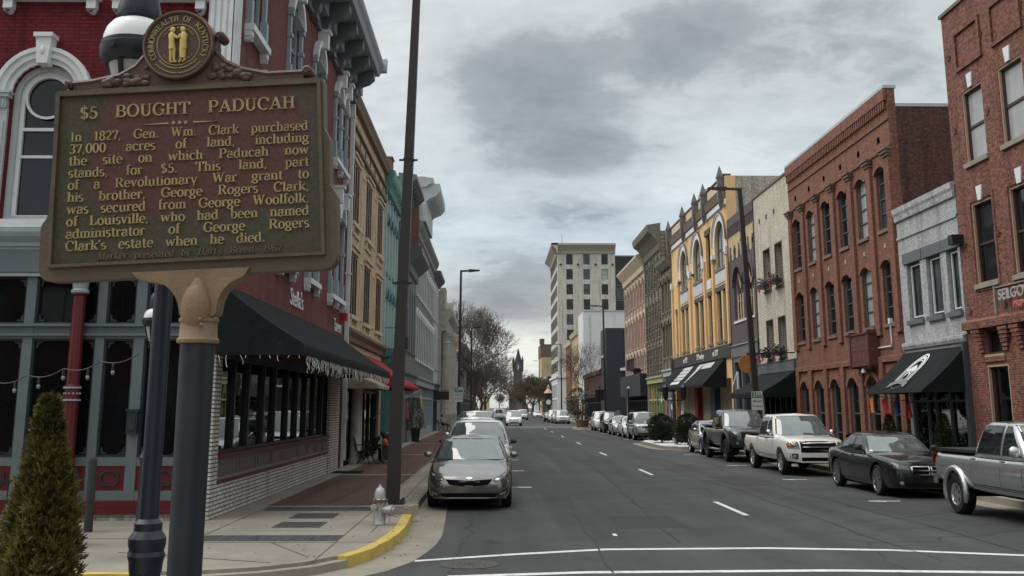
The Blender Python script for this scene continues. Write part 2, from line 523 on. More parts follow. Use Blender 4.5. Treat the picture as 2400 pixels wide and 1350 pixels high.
def window(parent, a, b, c, d, h=0.0, y=0.14, fm=None, gm=None, t=0.07, rails=(0.5,), mull=(), fd=0.06, M=None, name='window', sill=None, hood=None, bw=0.035):
 """frame with sashes; the pane, sill and hood are pieces of it"""
 mb = MB()
 lo, li = outline(a, b, c, d, h), outline(a, b, c, d, h, t)
 ring(mb, lo, li, y - fd / 2, y + fd)
 top = d - h
 for r in rails:
  z = c + (d - c) * r
  mb.box(a + t, b - t, y - 0.01, y + fd * 0.8, z - bw / 1.3, z + bw / 1.3)
 for q in mull:
  x = a + (b - a) * q
  rx = (b - a) / 2
  zt = d - t if h <= 0 else top + h * sqrt(max(0.0, 1 - ((x - (a + b) / 2) / rx) ** 2)) - t * 0.6
  mb.box(x - bw / 2, x + bw / 2, y - 0.004, y + fd * 0.7, c + t, zt)
 wn = put(mb, name, fm, parent, M)
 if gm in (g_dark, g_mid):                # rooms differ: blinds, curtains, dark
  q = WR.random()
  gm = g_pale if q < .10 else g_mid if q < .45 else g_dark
 pm = MB()
 lp = outline(a, b, c, d, h, t * 0.6)
 pm.face([(p, y + 0.035, q) for p, q in lp])
 put(pm, 'pane', gm, wn, M)
 if sill:
  sm, ov, sh, pr = sill
  s = MB()
  s.box(a - ov, b + ov, -pr, 0.13, c - sh, c + 0.012)
  put(s, 'sill', sm, wn, M)
 if hood:
  hm, hw, pr = hood
  s = MB()
  if h > 0:
   ap = arc_pts(a, b, d - h, h)
   k = hw / ((b - a) / 2)
   ao = arc_pts(a - hw, b + hw, d - h, h + hw)
   for i in range(len(ap) - 1):
    A, B, C, D_ = ap[i], ap[i + 1], ao[i + 1], ao[i]
    s.face([(A[0], -pr, A[1]), (B[0], -pr, B[1]), (C[0], -pr, C[1]), (D_[0], -pr, D_[1])])
    s.face([(D_[0], -pr, D_[1]), (C[0], -pr, C[1]), (C[0], 0.01, C[1]), (D_[0], 0.01, D_[1])])
    s.face([(A[0], -pr, A[1]), (A[0], 0.01, A[1]), (B[0], 0.01, B[1]), (B[0], -pr, B[1])])
   s.face([(a - hw, -pr, d - h), (a, -pr, d - h), (a, 0.01, d - h), (a - hw, 0.01, d - h)])
   s.face([(b + hw, -pr, d - h), (b, -pr, d - h), (b, 0.01, d - h), (b + hw, 0.01, d - h)])
  else:
   s.box(a - hw * 0.6, b + hw * 0.6, -pr, 0.1, d - 0.01, d + hw)
  put(s, 'hood', hm, wn, M)
 return wn
def strip(mb, u0, u1, prof):
 """a moulding: profile of (projection, z) run along the facade, closed back to the wall"""
 n = len(prof)
 for i in range(n - 1):
  (p, z), (p2, z2) = prof[i], prof[i + 1]
  mb.face([(u0, -p, z), (u1, -p, z), (u1, -p2, z2), (u0, -p2, z2)])
 mb.face([(u0, -p, z) for p, z in prof] + [(u0, 0.02, prof[-1][1]), (u0, 0.02, prof[0][1])])
 mb.face([(u1, -p, z) for p, z in prof] + [(u1, 0.02, prof[-1][1]), (u1, 0.02, prof[0][1])])
def bracket(mb, x, z, w=0.16, p=0.5, h=0.7):
 """a scrolled console under a cornice"""
 pr = [(0.02, z), (0.02, z - h), (-0.10 * p, z - h), (-0.28 * p, z - h * 0.86), (-0.34 * p, z - h * 0.66), (-0.5 * p, z - h * 0.55), (-0.80 * p, z - h * 0.45), (-p, z - h * 0.28), (-p, z)]
 mb.prism([(a, b) for a, b in pr], x - w / 2, x + w / 2, axis='x')
class Bld:
 def __init__(s, name, label, side, Y0, Y1, X, cat='building', group=None):
  s.side = side
  s.Y0, s.Y1 = Y0, Y1
  s.w = Y1 - Y0
  if side == 'L':
   s.root = thing(name, label, cat, (X, Y0, 0), pi / 2, group)
  elif side == 'R':
   s.root = thing(name, label, cat, (X, Y1, 0), -pi / 2, group)
  else:
   s.root = thing(name, label, cat, (Y0, X, 0), 0, group)
 def u(s, Y):
  return Y - s.Y0 if s.side != 'R' else s.Y1 - Y
 def span(s, a, b):
  p, q = s.u(a), s.u(b)
  return (p, q) if p < q else (q, p)
def letters(text, size, mat, parent, M, name='lettering', depth=0.02, sx=1.0, align='CENTER', bold=0.0, spacing=1.0, shear=0.0):
 """flat raised letters from the built-in face, lying in the plane y = 0, reading along +x"""
 cu = bpy.data.curves.new(name, 'FONT')
 cu.body = text
 cu.size = size
 cu.align_x = align
 cu.align_y = 'CENTER'
 cu.extrude = depth / 2
 cu.offset = bold
 cu.shear = shear
 cu.space_character = spacing
 cu.resolution_u = 3
 o = bpy.data.objects.new(name, cu)
 COL.objects.link(o)
 dg = bpy.context.evaluated_depsgraph_get()
 me = bpy.data.meshes.new_from_object(o.evaluated_get(dg))
 bpy.data.objects.remove(o)
 T = M @ Matrix.Rotation(pi / 2, 4, 'X') @ Matrix.Diagonal((sx, 1, 1, 1))
 me.transform(T)
 me.materials.clear()
 me.materials.append(mat)
 finish_mesh(me)
 return link(name, me, parent)
def TR(x, y, z):
 return Matrix.Translation((x, y, z))
def awning(parent, u0, u1, z_top, z_bot, proj, mat, valance=0.22, rows=24, name='awning', ends=True, sag=0.055, M=None):
 """canvas stretched from the wall out over a bar, slightly slack between its ribs"""
 mb = MB()
 n, m = rows, 8
 P = []
 for j in range(m + 1):
  t = j / m
  row = []
  for i in range(n + 1):
   u = u0 + (u1 - u0) * i / n
   s_ = sag * sin(pi * t) * (0.6 + 0.4 * cos(i * 2 * pi * 4 / n))
   row.append((u, -0.03 - (proj - 0.03) * t, z_top + (z_bot + valance - z_top) * t - s_))
  P.append(row)
 P.append([(u0 + (u1 - u0) * i / n, -proj - 0.02, z_bot + valance - 0.05) for i in range(n + 1)])
 P.append([(u0 + (u1 - u0) * i / n, -proj + 0.01 * sin(i * 2.1), z_bot) for i in range(n + 1)])
 for j in range(len(P) - 1):
  for i in range(n):
   mb.face([P[j][i], P[j][i + 1], P[j + 1][i + 1], P[j + 1][i]])
 if ends:
  for i in (0, n):
   mb.face([P[j][i] for j in range(len(P))] + [(P[0][i][0], -0.03, z_bot)])
 return put(mb, name, mat, parent, M, 40)
# ------------------------------------------------------------------ the materials of the street
m_brick_front = brick('brick_painted_red', (0.175, 0.021, 0.029), (0.135, 0.016, 0.023), (0.08, 0.014, 0.018), bw=0.21, bh=0.075, stain=0.12, big=0.22)
m_brick_side = brick('brick_dull_red', (0.21, 0.062, 0.060), (0.17, 0.052, 0.050), (0.12, 0.055, 0.052), bw=0.21, bh=0.075, stain=0.15, big=0.22)
m_brick_white = brick('brick_painted_white', (0.62, 0.59, 0.54), (0.54, 0.51, 0.47), (0.085, 0.08, 0.075), bw=0.30, bh=0.075, ms=0.012, stain=0.25, stain_col=(0.22, 0.20, 0.17), big=0.18)
m_brick_red = brick('brick_red_commercial', (0.285, 0.125, 0.086), (0.215, 0.094, 0.067), (0.19, 0.105, 0.08), stain=0.28)
m_brick_old = brick('brick_rough_common', (0.285, 0.100, 0.070), (0.11, 0.043, 0.035), (0.22, 0.14, 0.11), ms=0.012, stain=0.22, bias=-0.1, big=0.5)
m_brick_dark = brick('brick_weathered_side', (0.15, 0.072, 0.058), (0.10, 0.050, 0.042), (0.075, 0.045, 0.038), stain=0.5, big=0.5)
m_brick_grey = brick('brick_painted_grey', (0.50, 0.51, 0.52), (0.43, 0.44, 0.45), (0.33, 0.34, 0.35), stain=0.30, stain_col=(0.15, 0.15, 0.15), big=0.3)
m_brick_cream = brick('brick_cream_glazed', (0.70, 0.64, 0.53), (0.60, 0.55, 0.45), (0.20, 0.18, 0.15), bw=0.24, bh=0.085, ms=0.010, stain=0.28, stain_col=(0.16, 0.13, 0.11), big=0.25)
m_brick_pale = brick('brick_old_whitewash', (0.60, 0.57, 0.51), (0.42, 0.39, 0.35), (0.27, 0.25, 0.22), stain=0.5, stain_col=(0.2, 0.17, 0.14), big=0.5)
m_brick_tan = brick('brick_buff', (0.62, 0.48, 0.31), (0.54, 0.41, 0.265), (0.44, 0.35, 0.23), bw=0.21, bh=0.07, ms=0.006, stain=0.22, stain_col=(0.16, 0.11, 0.07), big=0.22)
m_brick_purple = brick('brick_painted_purple', (0.155, 0.125, 0.142), (0.125, 0.10, 0.117), (0.09, 0.075, 0.085), stain=0.2, big=0.2)
m_brick_yellow = brick('brick_painted_straw', (0.64, 0.51, 0.29), (0.57, 0.45, 0.25), (0.42, 0.33, 0.19), stain=0.2, big=0.2)
m_brick_pink = brick('brick_pink_stone', (0.52, 0.36, 0.31), (0.44, 0.30, 0.26), (0.34, 0.26, 0.22), bw=0.5, bh=0.25, stain=0.3, stain_col=(0.15, 0.10, 0.09), big=0.35)
m_rock = brick('rusticated_stone', (0.32, 0.29, 0.225), (0.20, 0.18, 0.14), (0.07, 0.062, 0.05), bw=0.75, bh=0.36, ms=0.03, bump=1.5, stain=0.55, big=0.55)
m_ochre = paint('ochre_render', (0.72, 0.475, 0.225), 0.8, var=0.08, scale=1.2, dirt=((0.48, 0.29, 0.12), 0.4), bump=0.15)
m_white = paint('white_painted_trim', (0.70, 0.72, 0.73), 0.55, var=0.06, dirt=((0.33, 0.33, 0.32), 0.4))
m_bluegrey = paint('blue_grey_trim', (0.30, 0.35, 0.38), 0.55, var=0.07, dirt=((0.19, 0.21, 0.22), 0.35))
m_lightgrey_trim = paint('light_grey_trim', (0.44, 0.47, 0.49), 0.55, var=0.07, dirt=((0.25, 0.26, 0.27), 0.35))
m_cornice_grey = paint('cornice_grey', (0.125, 0.135, 0.14), 0.6, var=0.1, dirt=((0.09, 0.09, 0.09), 0.4))
m_slate = paint('slate_paint', (0.115, 0.135, 0.145), 0.55, var=0.08)
m_shop_teal = paint('storefront_grey_green', (0.125, 0.150, 0.158), 0.5, var=0.08, dirt=((0.1, 0.12, 0.12), 0.3))
m_bottle = paint('bottle_green_paint', (0.016, 0.030, 0.029), 0.45, var=0.12)
m_teal = paint('turquoise_paint', (0.085, 0.215, 0.215), 0.55, var=0.12, dirt=((0.04, 0.12, 0.12), 0.4))
m_teal_pale = paint('pale_turquoise_wall', (0.36, 0.46, 0.46), 0.7, var=0.1)
m_burg = paint('burgundy_gloss', (0.105, 0.008, 0.012), 0.35, var=0.12)
m_burg_dull = paint('burgundy_dull', (0.075, 0.022, 0.022), 0.6, var=0.15)
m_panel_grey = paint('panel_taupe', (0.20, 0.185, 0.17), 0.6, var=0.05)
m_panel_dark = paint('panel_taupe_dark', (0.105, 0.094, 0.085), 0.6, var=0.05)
m_black = paint('black_paint', (0.012, 0.013, 0.016), 0.45, var=0.2)
m_blackmat = paint('black_void', (0.006, 0.006, 0.007), 0.9, spec=0.1, var=0.2)
m_pole_blk = paint('black_pole_paint', (0.013, 0.016, 0.022), 0.5, var=0.25, scale=8, dirt=((0.035, 0.037, 0.04), 0.5), bump=0.05)
def canvas(name, col):
 """woven cloth with stitched seams across it and some sun-bleaching"""
 m, nt, b = new_mat(name)
 uv = N(nt, 'ShaderNodeUVMap')
 sp = N(nt, 'ShaderNodeSeparateXYZ'); nt.links.new(uv.outputs[0], sp.inputs[0])
 fr = math_node(nt, 'ABSOLUTE', math_node(nt, 'SUBTRACT', math_node(nt, 'FRACT', math_node(nt, 'DIVIDE', sp.outputs[0], 1.45)), 0.5))
 seam = ramp(nt, fr, [(0.0, (1, 1, 1)), (0.010, (0, 0, 0))])
 n1 = N(nt, 'ShaderNodeTexNoise', i_Scale=1.1, i_Detail=8.0, i_Roughness=0.7); nt.links.new(uv.outputs[0], n1.inputs['Vector'])
 c = ramp(nt, n1.outputs[0], [(0.3, tuple(q * .75 for q in col)), (0.55, col), (0.75, tuple(q * 1.9 for q in col))])
 c = mixc(nt, math_node(nt, 'MULTIPLY', seam, .7), c, tuple(q * .35 for q in col))
 nt.links.new(c, b.inputs['Base Color'])
 b.inputs['Roughness'].default_value = .9
 b.inputs['Specular IOR Level'].default_value = .2
 n2 = N(nt, 'ShaderNodeTexNoise', i_Scale=2.6, i_Detail=3.0); nt.links.new(uv.outputs[0], n2.inputs['Vector'])
 bp = N(nt, 'ShaderNodeBump', i_Strength=.5, i_Distance=.08); nt.links.new(n2.outputs[0], bp.inputs['Height']); nt.links.new(bp.outputs[0], b.inputs['Normal'])
 return m
m_canvas = canvas('black_canvas', (0.0115, 0.0145, 0.0155))
m_canvas_red = canvas('red_canvas', (0.33, 0.025, 0.04))
m_canvas_tan = canvas('tan_canvas', (0.36, 0.30, 0.22))
m_bronze = paint('dark_bronze_metal', (0.030, 0.022, 0.020), 0.45, metal=0.0, var=0.15, scale=5)
m_tan_stone = paint('buff_stone', (0.58, 0.48, 0.345), 0.8, var=0.12, dirt=((0.17, 0.125, 0.085), 0.6), bump=0.2)
m_brown_trim = paint('brown_stone_trim', (0.17, 0.125, 0.09), 0.8, var=0.15, bump=0.2)
m_grey_facade = paint('grey_render', (0.155, 0.157, 0.16), 0.75, var=0.10, dirt=((0.09, 0.09, 0.09), 0.4))
m_palegrey = paint('pale_grey_render', (0.45, 0.47, 0.475), 0.75, var=0.10, dirt=((0.17, 0.17, 0.17), 0.4))
m_limestone = paint('limestone', (0.40, 0.385, 0.34), 0.8, var=0.12, dirt=((0.10, 0.095, 0.085), 0.75), bump=0.25)
m_tower = brick('tower_cream_panels', (0.60, 0.57, 0.505), (0.565, 0.535, 0.475), (0.44, 0.42, 0.37), bw=2.2, bh=0.55, ms=0.02, bump=0.1, stain=0.3, stain_col=(0.30, 0.28, 0.24), big=0.08)
m_whitewall = paint('white_render', (0.66, 0.67, 0.67), 0.75, var=0.06, dirt=((0.36, 0.36, 0.35), 0.5), scale=0.6)
m_navy = paint('charcoal_render', (0.022, 0.026, 0.034), 0.6, var=0.12)
m_olive = paint('olive_stone', (0.17, 0.155, 0.12), 0.85, var=0.2, dirt=((0.045, 0.042, 0.036), 0.6), bump=0.3)
m_green_pale = paint('pale_green_panel', (0.36, 0.40, 0.20), 0.7, var=0.08)
m_brownwin = paint('brown_window_frame', (0.060, 0.030, 0.024), 0.5, var=0.1)
m_tanwin = paint('tan_window_trim', (0.40, 0.29, 0.21), 0.6, var=0.1)
m_greywin = paint('grey_green_window_frame', (0.075, 0.095, 0.098), 0.5, var=0.1)
m_redshut = paint('oxblood_infill', (0.145, 0.042, 0.030), 0.6, var=0.15)
m_roof = paint('roof_felt', (0.06, 0.06, 0.06), 0.9)
g_dark = glass('window_glass_dark', (0.010, 0.012, 0.014), spec=0.5)
g_shop = glass('shop_glass_black', (0.004, 0.005, 0.006), spec=0.5, rough=0.02)
g_tavern = glass('tavern_glass', (0.004, 0.005, 0.006), ior=2.1, spec=0.7, rough=0.01)
g_mid = glass('window_glass_grey', (0.055, 0.065, 0.072), spec=0.6, rough=0.08)
g_pale = glass('window_pale_blind_sky', (0.36, 0.37, 0.37), spec=0.5, rough=0.1, var=0.12)
g_car = glass('car_glass', (0.085, 0.105, 0.108), ior=1.95, spec=0.8, rough=0.02, var=0.12)
g_carside = glass('car_glass_side', (0.012, 0.014, 0.016), ior=1.6, spec=0.6, rough=0.02, var=0.3)
# ------------------------------------------------------------------ ground, roadway, kerbs, pavements, markings
def asphalt_mat():
 m, nt, b = new_mat('asphalt')
 tc = N(nt, 'ShaderNodeTexCoord')
 n1 = N(nt, 'ShaderNodeTexNoise', i_Scale=0.35, i_Detail=8.0, i_Roughness=0.65)
 n2 = N(nt, 'ShaderNodeTexNoise', i_Scale=95.0, i_Detail=3.0)
 mp = N(nt, 'ShaderNodeMapping')
 mp.inputs['Scale'].default_value = (1.1, 0.035, 1)     # tyre tracks and paving seams run with the street
 nt.links.new(tc.outputs['Object'], mp.inputs[0])
 n3 = N(nt, 'ShaderNodeTexNoise', i_Scale=1.0, i_Detail=4.0)
 nt.links.new(mp.outputs[0], n3.inputs['Vector'])
 for n in (n1, n2):
  nt.links.new(tc.outputs['Object'], n.inputs['Vector'])
 c = ramp(nt, n1.outputs[0], [(0.3, (0.040, 0.041, 0.043)), (0.7, (0.068, 0.069, 0.071))])
 c = mixc(nt, 1.0, c, ramp(nt, n3.outputs[0], [(0.3, (0.72, 0.72, 0.72)), (0.7, (1.25, 1.25, 1.25))]), 'MULTIPLY')
 c = mixc(nt, 1.0, c, ramp(nt, n2.outputs[0], [(0.3, (0.7, 0.7, 0.7)), (0.72, (1.35, 1.35, 1.33))]), 'MULTIPLY')
 n5 = N(nt, 'ShaderNodeTexNoise', i_Scale=1.6, i_Detail=6.0, i_Roughness=0.7, i_Distortion=1.0)
 nt.links.new(tc.outputs['Object'], n5.inputs['Vector'])
 c = mixc(nt, 1.0, c, ramp(nt, n5.outputs[0], [(0.28, (.55, .55, .56)), (0.42, (1, 1, 1)), (0.62, (1, 1, 1)), (0.75, (1.28, 1.27, 1.24))]), 'MULTIPLY')
 # hairline cracks
 vo = N(nt, 'ShaderNodeTexVoronoi', feature='DISTANCE_TO_EDGE', i_Scale=0.22)
 wn = N(nt, 'ShaderNodeTexNoise', i_Scale=1.3, i_Detail=6.0)
 nt.links.new(tc.outputs['Object'], wn.inputs['Vector'])
 nt.links.new(mixc(nt, 0.35, tc.outputs['Object'], wn.outputs['Color']), vo.inputs['Vector'])
 cr = ramp(nt, vo.outputs['Distance'], [(0.0, (1, 1, 1)), (0.0045, (0, 0, 0))])
 c = mixc(nt, math_node(nt, 'MULTIPLY', cr, 0.75), c, (0.018, 0.018, 0.02))
 nt.links.new(c, b.inputs['Base Color'])
 b.inputs['Roughness'].default_value = 0.82
 b.inputs['Specular IOR Level'].default_value = 0.35
 bp = N(nt, 'ShaderNodeBump', i_Strength=0.35, i_Distance=0.01)
 nt.links.new(n2.outputs[0], bp.inputs['Height'])
 nt.links.new(bp.outputs[0], b.inputs['Normal'])
 return m
def concrete_mat(name, col, slab=None):
 m, nt, b = new_mat(name)
 tc = N(nt, 'ShaderNodeTexCoord')
 n1 = N(nt, 'ShaderNodeTexNoise', i_Scale=0.9, i_Detail=10.0, i_Roughness=0.7)
 n2 = N(nt, 'ShaderNodeTexNoise', i_Scale=70.0, i_Detail=4.0)
 n3 = N(nt, 'ShaderNodeTexNoise', i_Scale=4.5, i_Detail=7.0, i_Roughness=0.75, i_Distortion=0.8)
 for n in (n1, n2, n3):
  nt.links.new(tc.outputs['Object'], n.inputs['Vector'])
 c = ramp(nt, n1.outputs[0], [(0.3, tuple(q * 0.74 for q in col)), (0.7, tuple(q * 1.14 for q in col))])
 c = mixc(nt, 1.0, c, ramp(nt, n2.outputs[0], [(0.3, (0.86,) * 3), (0.7, (1.1,) * 3)]), 'MULTIPLY')
 f = ramp(nt, n3.outputs[0], [(0.56, (0, 0, 0)), (0.72, (1, 1, 1))])
 c = mixc(nt, math_node(nt, 'MULTIPLY', f, 0.42), c, tuple(q * 0.45 for q in col))
 nt.links.new(c, b.inputs['Base Color'])
 b.inputs['Roughness'].default_value = 0.85
 b.inputs['Specular IOR Level'].default_value = 0.3
 bp = N(nt, 'ShaderNodeBump', i_Strength=0.25, i_Distance=0.008)
 nt.links.new(n2.outputs[0], bp.inputs['Height'])
 nt.links.new(bp.outputs[0], b.inputs['Normal'])
 return m
m_asphalt = asphalt_mat()
m_conc = concrete_mat('concrete_pavement', (0.30, 0.27, 0.225))
m_conc_g = concrete_mat('concrete_gutter', (0.295, 0.265, 0.215))
m_kerb = concrete_mat('concrete_kerb', (0.31, 0.28, 0.23))
m_joint = paint('pavement_joint', (0.085, 0.078, 0.068), 0.95)
m_yellow = paint('kerb_yellow_paint', (0.56, 0.40, 0.085), 0.7, var=0.12, scale=5, dirt=((0.22, 0.18, 0.12), 0.95), bump=0.3)
m_line = paint('road_white_paint', (0.66, 0.66, 0.65), 0.7, var=0.15, scale=7, dirt=((0.16, 0.16, 0.16), 0.85))
m_line_worn = paint('road_white_paint_worn', (0.34, 0.34, 0.34), 0.75, var=0.25, scale=5, dirt=((0.1, 0.1, 0.1), 0.85))
m_paver = brick('pavement_brick', (0.135, 0.068, 0.055), (0.105, 0.054, 0.045), (0.085, 0.055, 0.047), bw=0.20, bh=0.10, ms=0.006, stain=0.35, stain_col=(0.075, 0.05, 0.042), big=0.25, bump=0.25)
m_paver_dark = brick('pavement_blue_brick', (0.075, 0.078, 0.080), (0.060, 0.063, 0.066), (0.125, 0.12, 0.11), bw=0.21, bh=0.6, ms=0.012, stain=0.2, big=0.2, bump=0.2)
m_grass_far = paint('dull_winter_ground', (0.10, 0.095, 0.075), 0.95, var=0.25, scale=0.02)
KL, KR, FL, FR = -1.62, 11.4, -5.15, 14.4       # kerbs and building lines of the street
def sheet(name, pts, z, mat, kind='structure'):
 mb = MB()
 mb.face([(x, y, z) for x, y in pts])
 o = mb.build(name, mat)
 return tag(o, kind=kind)
sheet('ground', [(-1500, -300), (1500, -300), (1500, 4200), (-1500, 4200)], -0.03, m_grass_far)
sheet('road', [(-260, -60), (260, -60), (260, 1600), (-260, 1600)], 0.0, m_asphalt)
def slab(name, poly, z0, z1, mat):
 mb = MB()
 mb.prism(poly, z0, z1, 'z')
 return tag(mb.build(name, mat), kind='structure')
# --- pavement west of the street, with the rounded corner
K = []
for i in range(15):                      # kerb line from along the street round to the cross street
 t = i / 14
 K.append((t, None))
corner = [(KL, 60.0), (KL, 23.5), (-1.61, 21.9), (-1.53, 19.2), (-1.50, 18.0), (-1.53, 17.0), (-1.60, 16.2), (-1.74, 15.2), (-1.98, 14.45), (-2.35, 13.85), (-2.9, 13.4), (-3.6, 13.12), (-4.4, 13.0), (-60, 12.98)]
def offset_line(pts, d):
 o = []
 for i, p in enumerate(pts):
  a = Vector(pts[max(0, i - 1)])
  b = Vector(pts[min(len(pts) - 1, i + 1)])
  t = (b - a).normalized()
  nrm = Vector((t.y, -t.x))
  o.append((p[0] + nrm.x * d, p[1] + nrm.y * d))
 return o
inner = offset_line(corner, 0.17)
outer = offset_line(corner, -0.62)
far_l = [(KL + 0.0, 112.0)]
walk = [(-60, 19.0), (-5.3, 19.0), (-5.3, 112.0), (KL - 0.17, 112.0)] + inner
slab('pavement_west', walk, -0.2, 0.15, m_conc)
slab('pavement_west_far', [(-5.3, 132), (-5.3, 700), (KL, 700), (KL, 132)], -0.2, 0.15, m_conc)
def ribbon(name, A, B, z0, z1, mat, zA=None):
 """a kerb stone between two lines"""
 mb = MB()
 n = len(A)
 for i in range(n - 1):
  mb.face([(*A[i], z1), (*A[i + 1], z1), (*B[i + 1], z1), (*B[i], z1)])
  mb.face([(*A[i], z0), (*A[i + 1], z0), (*A[i + 1], z1), (*A[i], z1)])
  mb.face([(*B[i], z0), (*B[i + 1], z0), (*B[i + 1], z1), (*B[i], z1)])
 for P in (0, n - 1):
  mb.face([(*A[P], z0), (*B[P], z0), (*B[P], z1), (*A[P], z1)])
 return tag(mb.build(name, mat), kind='structure')
ribbon('kerb_west', [(KL, 112)] + corner[:3], [(KL - 0.17, 112)] + inner[:3], -0.1, 0.152, m_kerb)
ribbon('kerb_yellow', corner[2:9], inner[2:9], -0.1, 0.153, m_yellow)
ribbon('kerb_drop', corner[8:13], inner[8:13], -0.1, 0.105, m_kerb)
ribbon('kerb_yellow_side', corner[12:], inner[12:], -0.1, 0.153, m_yellow)
mb = MB()
for i in range(len(corner) - 1):
 A, B = corner, outer
 mb.face([(*A[i], 0.004), (*A[i + 1], 0.004), (*B[i + 1], 0.004), (*B[i], 0.004)])
tag(mb.build('gutter_west', m_conc_g), kind='structure')
# brick fields, joints and dark bands of the pavement
ZP = 0.15
sheet('brick_paving', [(-4.62, 21.75), (-2.42, 21.75), (-2.42, 111.5), (-4.62, 111.5)], ZP + 0.004, m_paver)
mb = MB()
for y in (31.3, 44.5, 58, 71, 84, 97):
 mb.box(-4.63, -2.41, y, y + 0.35, ZP + 0.001, ZP + 0.008)
tag(mb.build('paving_concrete_bands', m_conc), kind='structure')
mb = MB()
for (a, b) in (((-4.45, 16.55), (-2.40, 16.40)), ):
 mb.face([(-4.52, 16.1, ZP + .004), (-2.36, 16.1, ZP + .004), (-2.36, 16.8, ZP + .004), (-4.52, 16.8, ZP + .004)])
 mb.face([(-4.52, 20.7, ZP + .004), (-2.40, 20.7, ZP + .004), (-2.40, 21.5, ZP + .004), (-4.52, 21.5, ZP + .004)])
tag(mb.build('dark_brick_bands', m_paver_dark), kind='structure')
mb = MB()
for (x0, y0, x1, y1) in ((-2.36, 13.9, -2.36, 21.6), (-4.56, 16.0, -4.56, 111), (-2.36, 21.65, -2.36, 111), (-5.2, 14.9, -2.9, 13.9), (-3.3, 15.9, -2.5, 14.4), (-4.52, 15.95, -1.75, 15.95), (-9.0, 13.8, -7.2, 19), (-7.0, 16.4, -5.2, 16.4), (-1.98, 17.2, -1.98, 60)):
 mb.bar((x0, y0, ZP + 0.003), (x1, y1, ZP + 0.003), 0.014, 0.004)
tag(mb.build('pavement_joints', m_joint), kind='structure')
m_iron = paint('cast_iron_cover', (0.062, 0.058, 0.052), 0.7, var=0.25, scale=9, bump=0.4, bscale=60)
for y, lab in ((17.85, 'square dark utility cover in the pavement nearest the crossing'), (19.3, 'square dark utility cover in the pavement beside the brick field')):
 mb = MB()
 mb.box(-3.72, -2.92, y, y + 0.85, ZP - 0.01, ZP + 0.007)
 for k in range(7):
  mb.box(-3.68, -2.96, y + 0.06 + k * 0.11, y + 0.10 + k * 0.11, ZP + 0.007, ZP + 0.010)
 tag(mb.build('utility_cover', m_iron), lab, 'utility cover', 'utility covers in the pavement')
mb = MB()
mb.box(-5.0, -4.1, 32.2, 33.3, ZP, ZP + 0.012)
tag(mb.build('door_mat', m_blackmat), 'flat black mat lying on the pavement before the tavern door', 'mat')
mb = MB()
mb.lathe([(0.0, 0.008), (0.33, 0.008), (0.34, 0.004), (0.40, 0.003)], 28, (-0.35, 14.75, 0.003))
for k in range(5):
 for q in range(10):
  a = q * 2 * pi / 10 + k * 0.3
  r = 0.05 + k * 0.06
  mb.box(-0.35 + r * cos(a) - .018, -0.35 + r * cos(a) + .018, 14.75 + r * sin(a) - .018, 14.75 + r * sin(a) + .018, 0.008, 0.014)
tag(mb.build('manhole_cover', m_iron), 'round iron manhole cover in the road by the white crossing line', 'manhole cover')
# --- pavement on the far side of the street (east)
slab('pavement_east', [(KR, 19.5), (KR, 112), (15.2, 112), (15.2, 19.0), (60, 19.0), (60, 13.6), (13.5, 13.6), (12.35, 14.2), (11.75, 15.8)], -0.2, 0.15, m_conc)
slab('pavement_east_far', [(KR, 134), (KR, 700), (15.2, 700), (15.2, 134)], -0.2, 0.15, m_conc)
ribbon('kerb_east', [(KR - 0.17, 112), (KR - 0.17, 19.4), (11.6, 15.8), (12.2, 14.05), (13.5, 13.43), (60, 13.43)], [(KR, 112), (KR, 19.5), (11.75, 15.8), (12.35, 14.2), (13.5, 13.6), (60, 13.6)], -0.1, 0.152, m_kerb)
sheet('gutter_east', [(KR - 0.75, 112), (KR - 0.17, 112), (KR - 0.17, 19.4), (KR - 0.75, 19.4)], 0.004, m_conc_g)
sheet('brick_paving_east', [(11.9, 20), (13.9, 20), (13.9, 111), (11.9, 111)], ZP + 0.004, m_paver)
# kerb build-outs with planting: pebble bed between the parking bays, and the one at the next crossing
def buildout(name, y0, y1, x0, top_mat, ztop):
 pts = [(KR - 0.17, y1 + 0.0), (x0 + 0.9, y1 - 0.25), (x0 + 0.2, y1 - 0.9), (x0, y1 - 1.8), (x0, y0 + 2.2), (x0 + 0.2, y0 + 1.2), (x0 + 0.8, y0 + 0.35), (KR - 0.17, y0)]
 cx_ = sum(p[0] for p in pts) / len(pts)
 cy_ = sum(p[1] for p in pts) / len(pts)
 inn = [(cx_ + (p[0] - cx_) * 0.86, cy_ + (p[1] - cy_) * 0.95) for p in pts]
 ribbon('kerb_buildout', pts, inn, -0.1, 0.155, m_kerb)
 slab(name, inn, -0.1, ztop, top_mat)
 o2 = offset_line(pts, 0.5)
 mb = MB()
 for i in range(len(pts) - 1):
  mb.face([(*pts[i], 0.006), (*pts[i + 1], 0.006), (*o2[i + 1], 0.006), (*o2[i], 0.006)])
 tag(mb.build('gutter_buildout', m_conc_g), kind='structure')
m_pebble = paint('white_pebbles', (0.70, 0.70, 0.69), 0.8, var=0.3, scale=24, bump=0.8, bscale=30)
m_bark = paint('bark_mulch', (0.10, 0.072, 0.05), 0.95, var=0.4, scale=14, bump=0.6)
buildout('pebble_bed', 52.6, 63.6, 8.6, m_pebble, 0.17)
buildout('planting_bed', 100.0, 112.0, 8.5, m_bark, 0.17)
mb = MB()
rr = random.Random(3)
for k in range(700):
 x, y = rr.uniform(8.95, 10.9), rr.uniform(53.4, 63.0)
 r = rr.uniform(0.03, 0.07)
 mb.lathe([(0.001, -r * .5), (r, 0), (0.001, r * 0.8)], 5, (x, y, 0.175))
tag(mb.build('white_stones', m_pebble), 'bright white decorative stones covering the bed round the two dark bushes', 'stones', kind='stuff')
